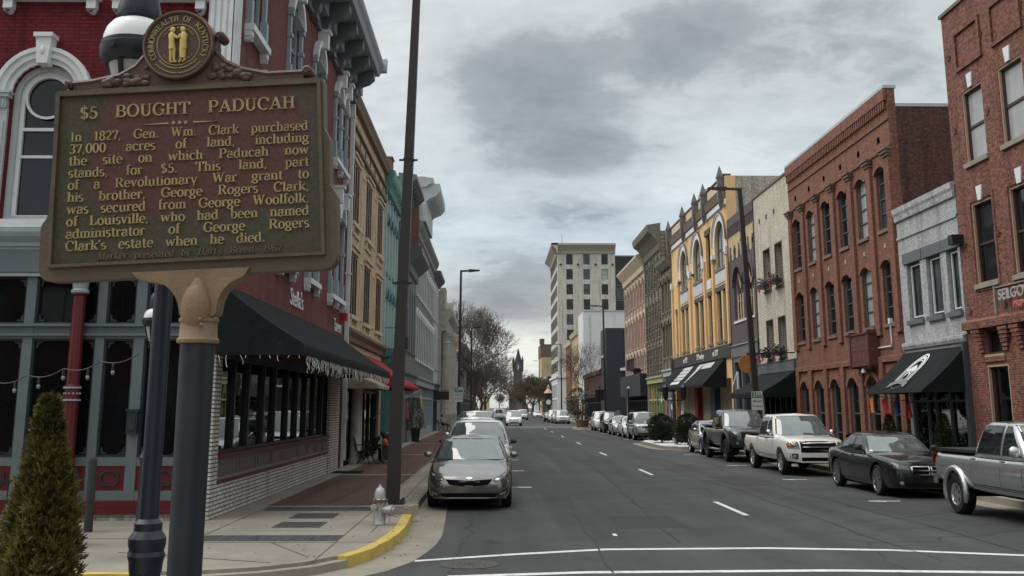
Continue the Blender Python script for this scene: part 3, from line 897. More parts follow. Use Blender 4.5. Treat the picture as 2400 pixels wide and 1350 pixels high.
# --- pavement where the photographer stands
slab('pavement_near', [(-60, -30), (-60, 6.6), (-2.4, 6.6), (-1.5, 6.3), (-0.6, 5.2), (-0.2, 3.6), (0.6, 3.0), (0.6, -30)], -0.2, 0.15, m_conc)
# --- markings
ZL = 0.004
def mark(pts, mat=m_line, z=ZL):
 mb = MB()
 mb.face([(x, y, z) for x, y in pts])
 return tag(mb.build('road_marking', mat), kind='structure')
for y, l in ((21.2, 3.0), (33.7, 3.0), (47.4, 3.0), (61.6, 3.0), (76.4, 3.0), (91.0, 3.0), (103.0, 3.0)):
 mark([(4.98, y), (5.10, y), (5.10, y + l), (4.98, y + l)])
for y in (146, 158, 170, 182, 196, 210):
 mark([(4.98, y), (5.10, y), (5.10, y + 3), (4.98, y + 3)])
for y in (28.6, 35.9, 43.3, 51.0, 58.5, 66, 73.5, 81):
 mark([(0.35, y - .05), (0.62, y - .05), (0.62, y - .12), (1.0, y - .12), (1.0, y + .12), (0.62, y + .12), (0.62, y + .05), (0.35, y + .05)])
for y in (24.3, 31.5, 39.0, 47.8, 70.5, 78, 86, 94):
 mark([(8.62, y + .10), (8.98, y + .06), (8.98, y + .07), (9.35, y + .07), (9.35, y - .05), (8.98, y - .05), (8.98, y - .16), (8.62, y - .06)])
# crossing lines at the near side and the worn pair at the next crossing
mark([(-1.12, 15.02), (0.3, 15.65), (1.7, 16.15), (4.2, 16.25), (6.0, 16.0), (7.9, 15.35), (10.5, 14.6), (10.5, 14.76), (7.9, 15.53), (6.0, 16.18), (4.2, 16.43), (1.7, 16.33), (0.3, 15.83), (-1.12, 15.16)])
mark([(-0.6, 13.62), (1.2, 13.95), (4.5, 14.05), (7.5, 13.78), (10.5, 13.35), (10.5, 13.53), (7.5, 13.97), (4.5, 14.24), (1.2, 14.13), (-0.6, 13.80)])
mark([(-0.9, 113.0), (9.6, 113.0), (9.6, 113.6), (-0.9, 113.6)], m_line_worn)
mark([(-0.9, 118.5), (9.6, 118.5), (9.6, 119.1), (-0.9, 119.1)], m_line_worn)
mark([(-0.9, 131), (9.6, 131), (9.6, 131.5), (-0.9, 131.5)], m_line_worn)
m_tar = paint('crack_sealer', (0.016, 0.016, 0.017), 0.7)
m_patch = paint('asphalt_patch', (0.030, 0.030, 0.031), 0.85, var=.3, scale=30)
rr = random.Random(9)
mb = MB()
for (x0, y0, y1, dx) in ((1.55, 14, 70, .0), (2.95, 17, 60, .006), (6.3, 15, 90, -.004), (7.9, 16, 60, .0), (1.0, 24, 40, .03)):
 y, x = y0, x0
 while y < y1:
  y2 = y + rr.uniform(.5, 1.4); x2 = x + rr.gauss(dx, .05); w_ = rr.uniform(.006, .02)
  mb.face([(x - w_, y, .0045), (x + w_, y, .0045), (x2 + w_, y2, .0045), (x2 - w_, y2, .0045)])
  y, x = y2, x2
for k in range(7):
 y = rr.uniform(18, 48); x = rr.uniform(1.2, 7); a = rr.uniform(-.5, .5)
 for q in range(6):
  x2, y2 = x + rr.uniform(.3, .6), y + a * .4 + rr.gauss(0, .12)
  mb.face([(x, y - .01, .0048), (x2, y2 - .01, .0048), (x2, y2 + .012, .0048), (x, y + .012, .0048)]); x, y = x2, y2
tag(mb.build('road_cracks', m_tar), kind='structure')
mb = MB()
for (x, y, w_, l_) in ((2.2, 19.0, 1.3, 2.2), (6.6, 29.0, 1.1, 4.0), (3.2, 41, 1.6, 3.2)):
 mb.face([(x, y, .0025), (x + w_, y + .1, .0025), (x + w_ - .05, y + l_, .0025), (x + .04, y + l_ - .1, .0025)])
tag(mb.build('road_patches', m_patch), kind='structure')
mb = MB()
for k in range(60):
 y = rr.uniform(16, 80); x = rr.choice((-.4, 9.9, 3.1, 6.9)) + rr.gauss(0, .25); r_ = rr.uniform(.02, .075)
 mb.face([(x + r_ * (1 + .3 * sin(q * 2.3 + k)) * cos(q * pi / 5), y + r_ * 1.8 * sin(q * pi / 5), .0030 + .00001 * k) for q in range(10)])
tag(mb.build('oil_spots', m_patch), kind='structure')
mark([(2.0, 17.9), (2.07, 17.9), (2.07, 18.2), (2.0, 18.2)])
# ------------------------------------------------------------------ west side of the street
# --- the painted brick corner building
cb = Bld('corner_building', 'painted red brick corner building with white window hoods, grey green storefront and black awning', 'F', -5.15, -5.15, 19.0)
C0 = cb.root
MS = Matrix.Rotation(pi / 2, 4, 'Z')          # the long side wall, facing the street
WS = 16.2                                     # its length
HT = 13.55
# side wall openings (along the street, from the corner)
side_up = [(1.15, 2.35), (5.2, 6.5), (8.7, 10.0), (12.55, 13.55), (13.85, 14.85)]
ops = []
for a, b in side_up:
 ops.append((a, b, 9.85, 12.35, (b - a) / 2 * 0.8))
 ops.append((a, b, 5.55, 8.55, (b - a) / 2 * 0.8))
ops.append((0.42, 13.05, 1.28, 3.25))
ops.append((15.0, 15.9, 0.15, 3.3))
mb = MB()
wall_panel(mb, 0, WS, 0.0, HT, ops, 0.0, 0.3)
put(mb, 'side_wall', m_brick_side, C0, MS)
# front wall (facing the photographer); x runs to the left as negative
WF = 13.0
fops = []
for cxw in (-3.5, -1.4, -6.1, -8.7, -11.3):
 fops.append((cxw - 0.62, cxw + 0.62, 5.55, 8.62, 0.62))
 fops.append((cxw - 0.62, cxw + 0.62, 10.05, 12.7, 0.62))
fops.append((-WF + 0.3, -0.32, 0.15, 4.5))
mb = MB()
wall_panel(mb, -WF, 0.0, 0.0, HT, fops, 0.0, 0.3)
put(mb, 'front_wall', m_brick_front, C0)
mb = MB()
mb.face([(-WF, 0, HT - .4), (0, 0, HT - .4), (-0.0, WS, HT - .4), (-WF, WS, HT - .4)])
mb.face([(-WF, 0, 0), (-WF, WS, 0), (-WF, WS, HT), (-WF, 0, HT)])
mb.face([(-WF, WS, 0), (0, WS, 0), (0, WS, HT), (-WF, WS, HT)])
mb.build('roof', m_roof, C0)
mb = MB()
mb.box(-WF + .3, -0.5, 0.9, 1.0, 0, 4.6)
mb.box(-1.2, -1.1, 0.9, 14, 0, 4.6)
mb.box(-WF, -0.36, 0.36, 0.9, 4.45, 4.6)
mb.build('dark_interior', m_blackmat, C0)
def white_hood(parent, a, b, spring, h, M, pr=0.12):
 """moulded arch with a keystone standing on two shouldered strips"""
 s = MB()
 for (w0, w1, p) in ((0.0, 0.12, 0.05), (0.10, 0.24, pr), (0.22, 0.30, pr + 0.05)):
  ai, ao = arc_pts(a - w0, b + w0, spring, h + w0, 18), arc_pts(a - w1, b + w1, spring, h + w1, 18)
  for i in range(len(ai) - 1):
   A, B, C, D_ = ai[i], ai[i + 1], ao[i + 1], ao[i]
   s.face([(A[0], -p, A[1]), (B[0], -p, B[1]), (C[0], -p, C[1]), (D_[0], -p, D_[1])])
   s.face([(D_[0], -p, D_[1]), (C[0], -p, C[1]), (C[0], 0.01, C[1]), (D_[0], 0.01, D_[1])])
   s.face([(A[0], -p, A[1]), (A[0], 0.02, A[1]), (B[0], 0.02, B[1]), (B[0], -p, B[1])])
 m_ = (a + b) / 2
 t = spring + h
 s.prism([(m_ - 0.10, t - 0.06), (m_ + 0.10, t - 0.06), (m_ + 0.15, t + 0.46), (m_ - 0.15, t + 0.46)], -pr - 0.14, 0.01, 'y')
 s.box(m_ - 0.18, m_ + 0.18, -pr - 0.19, 0.01, t + 0.46, t + 0.54)
 s.ball((m_, -pr - 0.15, t + 0.2), 0.055, 8, (0.8, 0.6, 1.8))
 put(s, 'hood', m_white, parent, M, 40)
# front upper windows: round headed, a round light over two sashes
for cxw in (-3.5, -1.4, -6.1, -8.7, -11.3):
 for (c, d) in ((5.55, 8.62), (10.05, 12.7)):
  a, b = cxw - 0.62, cxw + 0.62
  wn = window(C0, a + 0.10, b - 0.10, c + 0.05, d - 0.10, 0.52, 0.2, m_white, g_mid if c < 9 else g_dark, 0.085, (0.42,), (), M=None)
  s = MB()                                          # grey reveal lining
  ring(s, outline(a, b, c, d, 0.62), outline(a + 0.0, b, c, d, 0.62, 0.11), 0.10, 0.28)
  put(s, 'window_lining', m_lightgrey_trim, wn)
  s = MB()                                          # transom and round light
  s.box(a + .17, b - .17, 0.16, 0.24, c + 1.78 if c < 9 else c + 1.5, c + 1.84 if c < 9 else c + 1.56)
  zc_, rc = d - 0.62, 0.44
  for k in range(28):
   p, q = 2 * pi * k / 28, 2 * pi * (k + 1) / 28
   s.face([(cxw + rc * cos(p), 0.155, zc_ + rc * sin(p)), (cxw + rc * cos(q), 0.155, zc_ + rc * sin(q)), (cxw + (rc - .05) * cos(q), 0.155, zc_ + (rc - .05) * sin(q)), (cxw + (rc - .05) * cos(p), 0.155, zc_ + (rc - .05) * sin(p))])
   s.face([(cxw + (rc - .05) * cos(p), 0.155, zc_ + (rc - .05) * sin(p)), (cxw + (rc - .05) * cos(q), 0.155, zc_ + (rc - .05) * sin(q)), (cxw + (rc - .05) * cos(q), 0.23, zc_ + (rc - .05) * sin(q)), (cxw + (rc - .05) * cos(p), 0.23, zc_ + (rc - .05) * sin(p))])
  put(s, 'round_light', m_white, wn)
  white_hood(wn, a, b, d - 0.62, 0.62, None)
  s = MB()                                          # pilaster strips with small capitals, and the sill on brackets
  for sx_ in (a - 0.16, b + 0.16):
   s.box(sx_ - 0.13, sx_ + 0.13, -0.07, 0.01, c, d - 0.9)
   s.box(sx_ - 0.085, sx_ - 0.05, -0.10, -0.07, c + .3, d - 1.15)
   s.box(sx_ + 0.05, sx_ + 0.085, -0.10, -0.07, c + .3, d - 1.15)
   s.box(sx_ - 0.12, sx_ + 0.12, -0.12, 0.01, d - 0.9, d - 0.70)
   for q in (-.06, 0, .06):
    s.box(sx_ + q - .018, sx_ + q + .018, -0.14, -0.12, d - 0.87, d - 0.73)
   s.box(sx_ - 0.17, sx_ + 0.17, -0.17, 0.01, d - 0.70, d - 0.63)
   s.box(sx_ - 0.20, sx_ + 0.20, -0.20, 0.01, d - 0.63, d - 0.59)
  put(s, 'window_pilaster', m_lightgrey_trim, wn)
  s = MB()
  s.box(a - 0.33, b + 0.33, -0.20, 0.12, c - 0.16, c)
  for sx_ in (a - 0.18, b + 0.18):
   s.box(sx_ - 0.09, sx_ + 0.09, -0.16, 0.01, c - 0.34, c - 0.16)
   s.lathe([(0.07, -0.16), (0.07, 0.0)], 10, (sx_, 0, c - 0.36), 'y')
  put(s, 'sill', m_white, wn)
# cornice between storefront and brick
mb = MB()
strip(mb, -WF, 0.06, [(0.02, 4.50), (0.05, 4.50), (0.05, 5.04), (0.10, 5.06), (0.10, 5.12), (0.22, 5.22), (0.26, 5.30), (0.26, 5.36), (0.06, 5.42), (0.02, 5.42)])
put(mb, 'storefront_cornice', m_bluegrey, C0)
mb = MB()
strip(mb, -WF, 0.06, [(0.055, 4.56), (0.07, 4.58), (0.07, 4.98), (0.055, 5.0)])
put(mb, 'storefront_fascia', m_shop_teal, C0)
# corner pilaster, white and fluted
mb = MB()
mb.box(-0.44, 0.05, -0.07, -0.0, 5.42, HT)
mb.box(0.0, 0.07, -0.07, 0.40, 5.42, HT)
for q in (-0.36, -0.24, -0.12, 0.0):
 mb.box(q - 0.035, q + 0.035, -0.11, -0.07, 5.9, 12.6)
for q in (0.07, 0.19, 0.31):
 mb.box(0.07, 0.10, q - 0.03, q + 0.03, 5.9, 12.6)
mb.build('corner_pilaster', m_white, C0)
# storefront joinery: posts, transom bars, dark green shaped glass frames, red lower panels
z_tr0, z_tr1, z_top = 3.36, 3.60, 4.50
posts = [(-0.52, -0.32), (-1.48, -1.29), (-2.18, -2.02), (-3.51, -3.33), (-4.55, -4.40), (-5.6, -5.4), (-7.0, -6.85), (-8.4, -8.2), (-9.9, -9.7), (-11.3, -11.1), (-12.9, -12.7)]
mb = MB()
for a, b in posts:
 mb.box(a, b, 0.02, 0.2, 0.15, z_top)
mb.box(-WF + .1, -0.32, 0.03, 0.18, z_tr0, z_tr1)
mb.box(-WF + .1, -0.32, -0.03, 0.20, z_tr0 + 0.05, z_tr0 + 0.09)
mb.box(-WF + .1, -0.32, -0.05, 0.20, z_tr1 - 0.02, z_tr1 + 0.03)
mb.box(-WF + .1, -0.32, 0.03, 0.18, 1.09, 1.24)
mb.box(-WF + .1, -0.32, 0.03, 0.18, 0.48, 0.66)
mb.build('storefront_frame', m_shop_teal, C0)
mb = MB()
mb.box(-WF + .1, -0.32, -0.02, 0.2, 0.36, 0.49)
mb.box(-WF + .1, -0.32, -0.07, 0.2, 0.26, 0.36)
mb.build('storefront_plinth', m_burg, C0)
for i in range(len(posts) - 1):
 a, b = posts[i + 1][1], posts[i][0]
 # glass with shaped corners
 for (c, d) in ((1.24, z_tr0), (z_tr1 + .03, z_top)):
  mb = MB()
  ring(mb, outline(a, b, c, d, 0), outline(a, b, c, d, 0, 0.035), 0.06, 0.16)
  for (qx, sx_) in ((a + .05, 1), (b - .05, -1)):
   for (qz, sz) in ((c + .05, 1), (d - .05, -1)):
    pts = [(qx, qz), (qx + sx_ * .12, qz), (qx + sx_ * .11, qz + sz * .03), (qx + sx_ * .05, qz + sz * .04), (qx + sx_ * .03, qz + sz * .12), (qx, qz + sz * .13)]
    mb.prism(pts, 0.09, 0.13, 'y')
  wn = mb.build('shop_window', m_bottle, C0)
  g = MB()
  g.face([(a + .02, 0.14, c + .02), (b - .02, 0.14, c + .02), (b - .02, 0.14, d - .02), (a + .02, 0.14, d - .02)])
  g.build('pane', g_shop, wn)
 mb = MB()
 mb.box(a, b, 0.05, 0.14, 0.66, 1.09)
 pn = mb.build('panel', m_burg, C0)
 mb = MB()
 w_ = b - a
 lo = [(a + .10, .80), (a + .16, .74), (b - .16, .74), (b - .10, .80), (b - .10, .95), (b - .16, 1.01), (a + .16, 1.01), (a + .10, .95)]
 li = [(x_ + (0.035 if x_ < (a + b) / 2 else -0.035), z_ + (0.03 if z_ < .875 else -0.03)) for x_, z_ in lo]
 ring(mb, lo, li, 0.025, 0.05)
 mb.build('panel_moulding', m_bottle, pn)
# iron columns, burgundy with a beaded band
for cx_, in ((-2.47,), (-5.9,), (-9.1,), (-12.2,)):
 mb = MB()
 mb.lathe([(0.17, 0.26), (0.17, 0.5), (0.13, 0.55), (0.125, 2.22), (0.15, 2.24), (0.15, 2.27), (0.13, 2.28), (0.13, 2.45), (0.15, 2.46), (0.15, 2.50), (0.118, 2.53), (0.112, 4.12), (0.15, 4.15), (0.15, 4.18)], 20, (cx_, -0.12, 0))
 co = mb.build('iron_column', m_burg, C0, 35)
 mb = MB()
 mb.lathe([(0.155, 4.18), (0.16, 4.22), (0.13, 4.26), (0.15, 4.4), (0.22, 4.47), (0.22, 4.5)], 20, (cx_, -0.12, 0))
 for z in (2.25, 2.47):
  mb.lathe([(0.128, z - 0.02), (0.158, z - .015), (0.158, z + .015), (0.128, z + 0.02)], 20, (cx_, -0.12, 0))
 for k in range(12):
  a = 2 * pi * k / 12
  mb.ball((cx_ + 0.135 * cos(a), -0.12 + 0.135 * sin(a), 2.365), 0.022, 6)
 mb.build('column_band', m_bluegrey, co, 40)
# letter box on a post
mb = MB()
mb.box(-1.47, -1.28, -0.10, 0.02, 1.66, 2.05)
mb.box(-1.49, -1.26, -0.12, 0.02, 2.05, 2.09)
mb.box(-1.44, -1.31, -0.115, -0.10, 1.72, 1.95)
mb.build('letter_box', m_bottle, C0)
mb = MB()
mb.box(-WF + .1, -0.32, -0.005, 0.25, 0.0, 0.26)
mb.build('plinth_course', m_brick_pale, C0)
# --- side: white brick base, panels, long window, awning
mb = MB()
mb.box(-0.01, 0.44, -0.06, 0.32, 0.0, 3.35)
mb.box(0.44, 13.05, -0.06, 0.1, 0.0, 0.74)
mb.box(13.05, 15.0, -0.10, 0.30, 0.0, 3.3)
put(mb, 'white_brickwork', m_brick_white, C0, MS)
mb = MB()
mb.box(0.44, 13.05, -0.085, 0.1, 0.74, 0.80)
mb.box(0.44, 13.05, -0.13, 0.1, 1.20, 1.275)
put(mb, 'window_ledge', m_burg_dull, C0, MS)
mb = MB()
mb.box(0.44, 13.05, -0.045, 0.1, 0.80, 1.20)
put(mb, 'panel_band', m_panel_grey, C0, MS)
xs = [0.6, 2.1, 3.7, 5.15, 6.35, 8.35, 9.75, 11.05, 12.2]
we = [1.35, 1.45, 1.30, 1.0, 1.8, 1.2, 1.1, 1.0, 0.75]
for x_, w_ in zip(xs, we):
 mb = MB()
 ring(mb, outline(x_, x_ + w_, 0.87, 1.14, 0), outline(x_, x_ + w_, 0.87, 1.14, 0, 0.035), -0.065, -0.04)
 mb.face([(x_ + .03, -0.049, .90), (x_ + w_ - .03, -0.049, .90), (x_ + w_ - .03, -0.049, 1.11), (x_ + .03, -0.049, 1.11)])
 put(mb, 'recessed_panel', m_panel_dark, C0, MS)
mb = MB()
mull = [0.44, 1.85, 3.05, 4.5, 5.7, 7.2, 8.45, 9.75, 11.1, 12.4, 13.0]
mulls = []
for x_ in mull:
 mb.box(x_ - 0.05, x_ + 0.05, 0.03, 0.16, 1.275, 3.25)
mb.box(0.44, 13.05, 0.03, 0.16, 3.05, 3.25)
mb.box(0.44, 13.05, 0.03, 0.16, 1.275, 1.33)
sw = put(mb, 'tavern_window', m_black, C0, MS)
for i in range(len(mull) - 1):
 g = MB()
 g.face([(mull[i] + .03, 0.11, 1.3), (mull[i + 1] - .03, 0.11, 1.3), (mull[i + 1] - .03, 0.11, 3.1), (mull[i] + .03, 0.11, 3.1)])
 put(g, 'pane', g_tavern, sw, MS)
aw = awning(C0, -0.25, 15.1, 4.42, 3.06, 1.68, m_canvas, 0.2, 40, M=MS)
# strings of little white icicle lights under it
m_led = paint('white_light_string', (0.75, 0.75, 0.72), 0.5)
mb = MB()
rr = random.Random(11)
for k in range(210):
 x_ = -0.2 + 15.2 * k / 209 + rr.uniform(-.03, .03)
 for (yy, zz, pr_) in ((-1.66, 3.06, 0.95),):
  if rr.random() > pr_ or (x_ < 0.2):
   continue
  L_ = rr.uniform(0.06, 0.30)
  p = Vector((x_, yy + rr.uniform(-.03, .03), zz - 0.01))
  n_ = max(2, int(L_ / 0.055))
  for q in range(n_):
   p2 = p + Vector((rr.uniform(-.035, .035), rr.uniform(-.03, .03), -L_ / n_))
   mb.bar(p, p2, 0.0065)
   p = p2
for k in range(9):
 y_ = -0.15 - k * 0.18 + rr.uniform(-.05, .05)
 p = Vector((-0.24, y_, 3.05))
 for q in range(rr.randint(1, 4)):
  p2 = p + Vector((rr.uniform(-.02, .02), rr.uniform(-.03, .03), -0.055))
  mb.bar(p, p2, 0.0065)
  p = p2
o = thing('icicle_lights', 'tangled white icicle lights hanging along the lower edge of the long black awning', 'string lights', (-5.15, 19.0, 0))
put(mb, 'strand', m_led, o, MS)
mb = MB(); mb.tube([(-.24, -.1, 3.058), (-.24, -1.66, 3.058), (15.0, -1.66, 3.058)], .006, 4); put(mb, 'cable', m_black, o, MS)
# side upper windows with white surrounds
for a, b in side_up:
 for (c, d) in ((9.85, 12.35), (5.55, 8.55)):
  h = (b - a) / 2 * 0.8
  wn = window(C0, a, b, c, d, h, 0.08, m_bluegrey, g_mid, 0.10, (0.5,), (), M=MS)
  s = MB()
  for sx_ in (a - 0.08, b + 0.08):
   s.box(sx_ - 0.07, sx_ + 0.07, -0.09, 0.02, c, d - h * 1.3)
   s.box(sx_ - 0.09, sx_ + 0.09, -0.13, 0.02, c, c + 0.55)
   s.box(sx_ - 0.10, sx_ + 0.10, -0.14, 0.02, d - h * 1.3, d - h * 1.3 + 0.18)
   s.box(sx_ - 0.09, sx_ + 0.09, -0.13, 0.02, c + (d - c) * .5, c + (d - c) * .5 + .10)
  put(s, 'window_pilaster', m_bluegrey, wn, MS)
  s = MB()
  ai, ao = arc_pts(a, b, d - h, h), arc_pts(a - .17, b + .17, d - h, h + .17)
  ring(s, ao + [(b, d - h - .05), ], ai + [(b - .01, d - h - .04)], -0.16, 0.02)
  m_ = (a + b) / 2
  s.prism([(m_ - 0.10, d - 0.05), (m_ + 0.10, d - 0.05), (m_ + 0.16, d + 0.42), (m_ - 0.16, d + 0.42)], -0.30, 0.01, 'y')
  s.box(m_ - 0.19, m_ + 0.19, -0.36, 0.01, d + 0.42, d + 0.50)
  put(s, 'hood', m_white, wn, MS)
  s = MB()
  s.box(a - 0.20, b + 0.20, -0.20, 0.1, c - 0.14, c)
  for sx_ in (a - 0.10, b + 0.10):
   s.box(sx_ - 0.09, sx_ + 0.09, -0.16, 0.01, c - 0.26, c - 0.14)
   s.lathe([(0.07, -0.15), (0.07, 0.0)], 10, (sx_, 0, c - 0.30), 'y')
  put(s, 'sill', m_white, wn, MS)
# cornice with scrolled brackets on both walls
for M_, L0, L1 in ((MS, 0.0, WS + 0.15), (None, -WF, 0.0)):
 mb = MB()
 strip(mb, L0 - (0.9 if M_ is MS else 0), L1 + (0 if M_ is MS else 0.9), [(0.03, 13.75), (0.95, 13.80), (0.98, 13.86), (1.02, 13.95), (1.10, 14.05), (1.14, 14.12), (1.14, 14.2), (0.05, 14.3)])
 put(mb, 'cornice', m_bluegrey, C0, M_)
 mb = MB()
 strip(mb, L0, L1, [(0.02, 12.78), (0.10, 12.80), (0.13, 12.86), (0.10, 12.92), (0.06, 12.95), (0.06, 13.72), (0.02, 13.74)])
 put(mb, 'cornice_frieze', m_cornice_grey, C0, M_)
 k = L0 + 0.3
 j = 0
 while k < L1:
  s = MB()
  bracket(s, k, 13.78, 0.34 if j % 2 == 0 else 0.34, 0.85, 0.95)
  s.box(k - 0.2, k + 0.2, -0.2, 0.01, 12.72, 12.84)
  put(s, 'bracket', m_cornice_grey, C0, M_, None)
  s = MB()
  for q in range(6):
   s.box(k + 0.35 + q * 0.14, k + 0.43 + q * 0.14, -0.30, -0.05, 13.25, 13.72)
  put(s, 'dentils', m_bluegrey, C0, M_)
  k += 1.55
  j += 1
mb = MB()
strip(mb, WS - 0.05, WS + 0.22, [(0.02, 13.9), (1.22, 13.95), (1.24, 14.4), (0.02, 14.4)])
put(mb, 'cornice_end_block', m_lightgrey_trim, C0, MS)
# down pipe
mb = MB()
mb.box(WS - 0.12, WS + 0.02, -0.16, -0.02, 0.4, 12.7)
for z in (4.2, 6.6, 9.4, 12.2):
 mb.box(WS - 0.15, WS + 0.05, -0.18, 0.0, z, z + 0.08)
put(mb, 'down_pipe', m_white, C0, MS)
# the name on the brick
letters("Stella's", 0.62, m_white, C0, MS @ TR(7.55, -0.02, 4.84), sx=1.05, depth=0.02)
letters("Tavern", 0.58, m_white, C0, MS @ TR(14.55, -0.02, 4.70), sx=1.0, depth=0.02)
mb = MB()
mb.box(15.2, 15.45, -0.22, 0.0, 4.95, 5.2)
put(mb, 'alarm_bell', paint('alarm_red', (0.4, 0.02, 0.02), 0.4), C0, MS)
# door of the tavern in the recess
mb = MB()
ring(mb, outline(15.0, 15.9, .15, 3.3, 0), outline(15.0, 15.9, .15, 3.3, 0, 0.1), 0.08, 0.25)
dr = put(mb, 'door', m_black, C0, MS)
g = MB(); g.face([(15.05, 0.15, .2), (15.85, 0.15, .2), (15.85, 0.15, 3.25), (15.05, 0.15, 3.25)]); put(g, 'pane', g_shop, dr, MS)
# wall lamp by the awning, outdoors string of bulbs
m_bulb = paint('clear_bulb_glass', (0.22, 0.22, 0.21), 0.08, spec=0.8)
mb = MB()
P0, P1 = Vector((-11.0, 16.6, 2.25)), Vector((-5.0, 14.6, 2.86))
pts = []
nsp = 10
for k in range(61):
 t = k / 60
 p = P0.lerp(P1, t)
 p.z -= 0.07 * abs(sin(t * nsp * pi / 1.0)) + 0.12 * sin(pi * t)
 pts.append(p)
mb.tube(pts, 0.008, 5)
sl = mb.build('bulb_string', m_black, None)
tag(sl, 'thin black cable of hanging clear bulbs strung in front of the grey green storefront', 'string lights')
for k in range(1, 15):
 t = (k) / 15
 p = pts[int(t * 60)]
 s = MB(); s.lathe([(0.012, 0), (0.018, -.02), (0.022, -.09), (0.02, -.1)], 8, (p.x, p.y, p.z)); so = s.build('bulb_socket', m_black, sl, 40)
 s = MB(); s.lathe([(0.015, -.10), (0.026, -.12), (0.028, -.135), (0.018, -.16), (0.001, -.165)], 10, (p.x, p.y, p.z)); s.build('bulb', m_bulb, so, 60)
# --- buff brick three storey block next to it
tb = Bld('buff_building', 'buff brick three storey building with oxblood window infills and plain parapet', 'L', 35.2, 46.7, -5.15)
T = tb.root
ops = []
trip = []
for z0, z1 in ((8.7, 10.9), (5.35, 7.55)):
 for g0 in (1.0, 4.9, 9.0):
  for k in range(3):
   a = g0 + k * 0.62
   ops.append((a, a + 0.46, z0, z1))
   trip.append((a, a + 0.46, z0, z1))
ops.append((0.7, 11.0, 0.15, 3.6))
mb = MB()
wall_panel(mb, 0, tb.w, 0, 13.05, ops, 0, 0.22)
shell(mb, 0, tb.w, 13.05, 14)
put(mb, 'wall', m_brick_tan, T)
for a, b, c, d in trip:
 window(T, a, b, c, d, 0, 0.02, m_brownwin, m_redshut, 0.05, (0.5,), ())
for z0, z1 in ((8.7, 10.9), (5.35, 7.55)):
 for g0 in (1.0, 4.9, 9.0):
  s = MB()
  s.box(g0 - 0.15, g0 + 1.85, -0.07, 0.02, z1 + 0.05, z1 + 0.22)
  s.box(g0 - 0.22, g0 + 1.92, -0.14, 0.02, z1 + 0.22, z1 + 0.30)
  s.box(g0 - 0.15, g0 + 1.85, -0.12, 0.02, z0 - 0.14, z0)
  s.box(g0 - 0.05, g0 + 0.15, -0.08, 0.02, z0 - 0.4, z0 - 0.14)
  s.box(g0 + 1.55, g0 + 1.75, -0.08, 0.02, z0 - 0.4, z0 - 0.14)
  s.box(g0 - 0.2, g0 + 1.9, -0.06, 0.02, z0 - 0.46, z0 - 0.38)
  s.build('window_surround', m_tan_stone, T)
 for g0 in (3.4, 7.4):
  s = MB()
  ring(s, outline(g0, g0 + 0.9, z0, z1, 0), outline(g0, g0 + 0.9, z0, z1, 0, 0.07), -0.03, 0.01)
  s.build('brick_panel', m_tan_stone, T)
mb = MB()
strip(mb, 0, tb.w, [(0.02, 12.75), (0.16, 12.8), (0.2, 12.95), (0.26, 13.08), (0.26, 13.2), (0.0, 13.26)])
strip(mb, 0, tb.w, [(0.02, 12.1), (0.10, 12.13), (0.10, 12.22), (0.02, 12.25)])
strip(mb, 0, tb.w, [(0.02, 11.4), (0.12, 11.43), (0.14, 11.55), (0.02, 11.6)])
strip(mb, 0, tb.w, [(0.02, 4.35), (0.10, 4.4), (0.12, 4.55), (0.26, 4.7), (0.26, 4.8), (0.02, 4.86)])
strip(mb, 0, tb.w, [(0.02, 3.75), (0.12, 3.8), (0.12, 3.9), (0.02, 3.95)])
for k in range(7):
 mb.box(0.9 + k * 1.6, 1.05 + k * 1.6, -0.035, 0.0, 11.7, 12.05)
mb.build('stone_courses', m_brown_trim, T)
mb = MB()
for x_ in (0.8, 1.9, 3.4, 5.2, 7.0, 8.6, 10.2, 10.9):
 mb.box(x_ - 0.04, x_ + 0.04, 0.1, 0.2, 0.15, 3.6)
mb.box(0.7, 11.0, 0.1, 0.2, 2.7, 2.8)
sh = mb.build('shop_window', m_black, T)
g = MB(); g.face([(0.72, 0.18, .2), (10.98, 0.18, .2), (10.98, 0.18, 3.6), (0.72, 0.18, 3.6)]); g.build('pane', g_shop, sh)
for x_ in (2.5, 3.05):
 mb = MB(); mb.lathe([(0.24, 0.1), (0.24, 0.3), (0.19, 0.36), (0.18, 3.3), (0.24, 3.45), (0.24, 3.6)], 16, (x_, -0.12, 0))
 mb.build('stone_column', m_limestone, T, 40)
awning(T, 0.05, 3.6, 3.5, 2.75, 1.2, m_canvas_tan, 0.14, 12)
awning(T, 3.7, 11.3, 4.15, 2.85, 1.75, m_canvas_red, 0.14, 16)
# small flags on a line under the awnings
FLAGC = [paint('bunting_red', (0.45, 0.02, 0.03), 0.8), paint('bunting_blue', (0.02, 0.045, 0.25), 0.8), paint('bunting_white', (0.75, 0.75, 0.75), 0.8), paint('bunting_orange', (0.62, 0.20, 0.03), 0.8), paint('bunting_yellow', (0.65, 0.47, 0.05), 0.8)]
def flag_cloth(mb, p, w, h, lean=0.3, seed=0):
 """a limp cloth hanging from p along -z, waving across its width"""
 r_ = random.Random(seed)
 n, m = 8, 6
 ph = r_.uniform(0, 6)
 P = [[Vector(p) + Vector((lean * h * (j / m) ** 1.5 * 0.2 + 0.05 * sin(ph + i * 0.9) * (j / m), w * (i / n - 0.0) * (1 - 0.25 * j / m), -h * j / m - 0.25 * w * (i / n))) for i in range(n + 1)] for j in range(m + 1)]
 for j in range(m):
  for i in range(n):
   mb.face([P[j][i], P[j][i + 1], P[j + 1][i + 1], P[j + 1][i]])
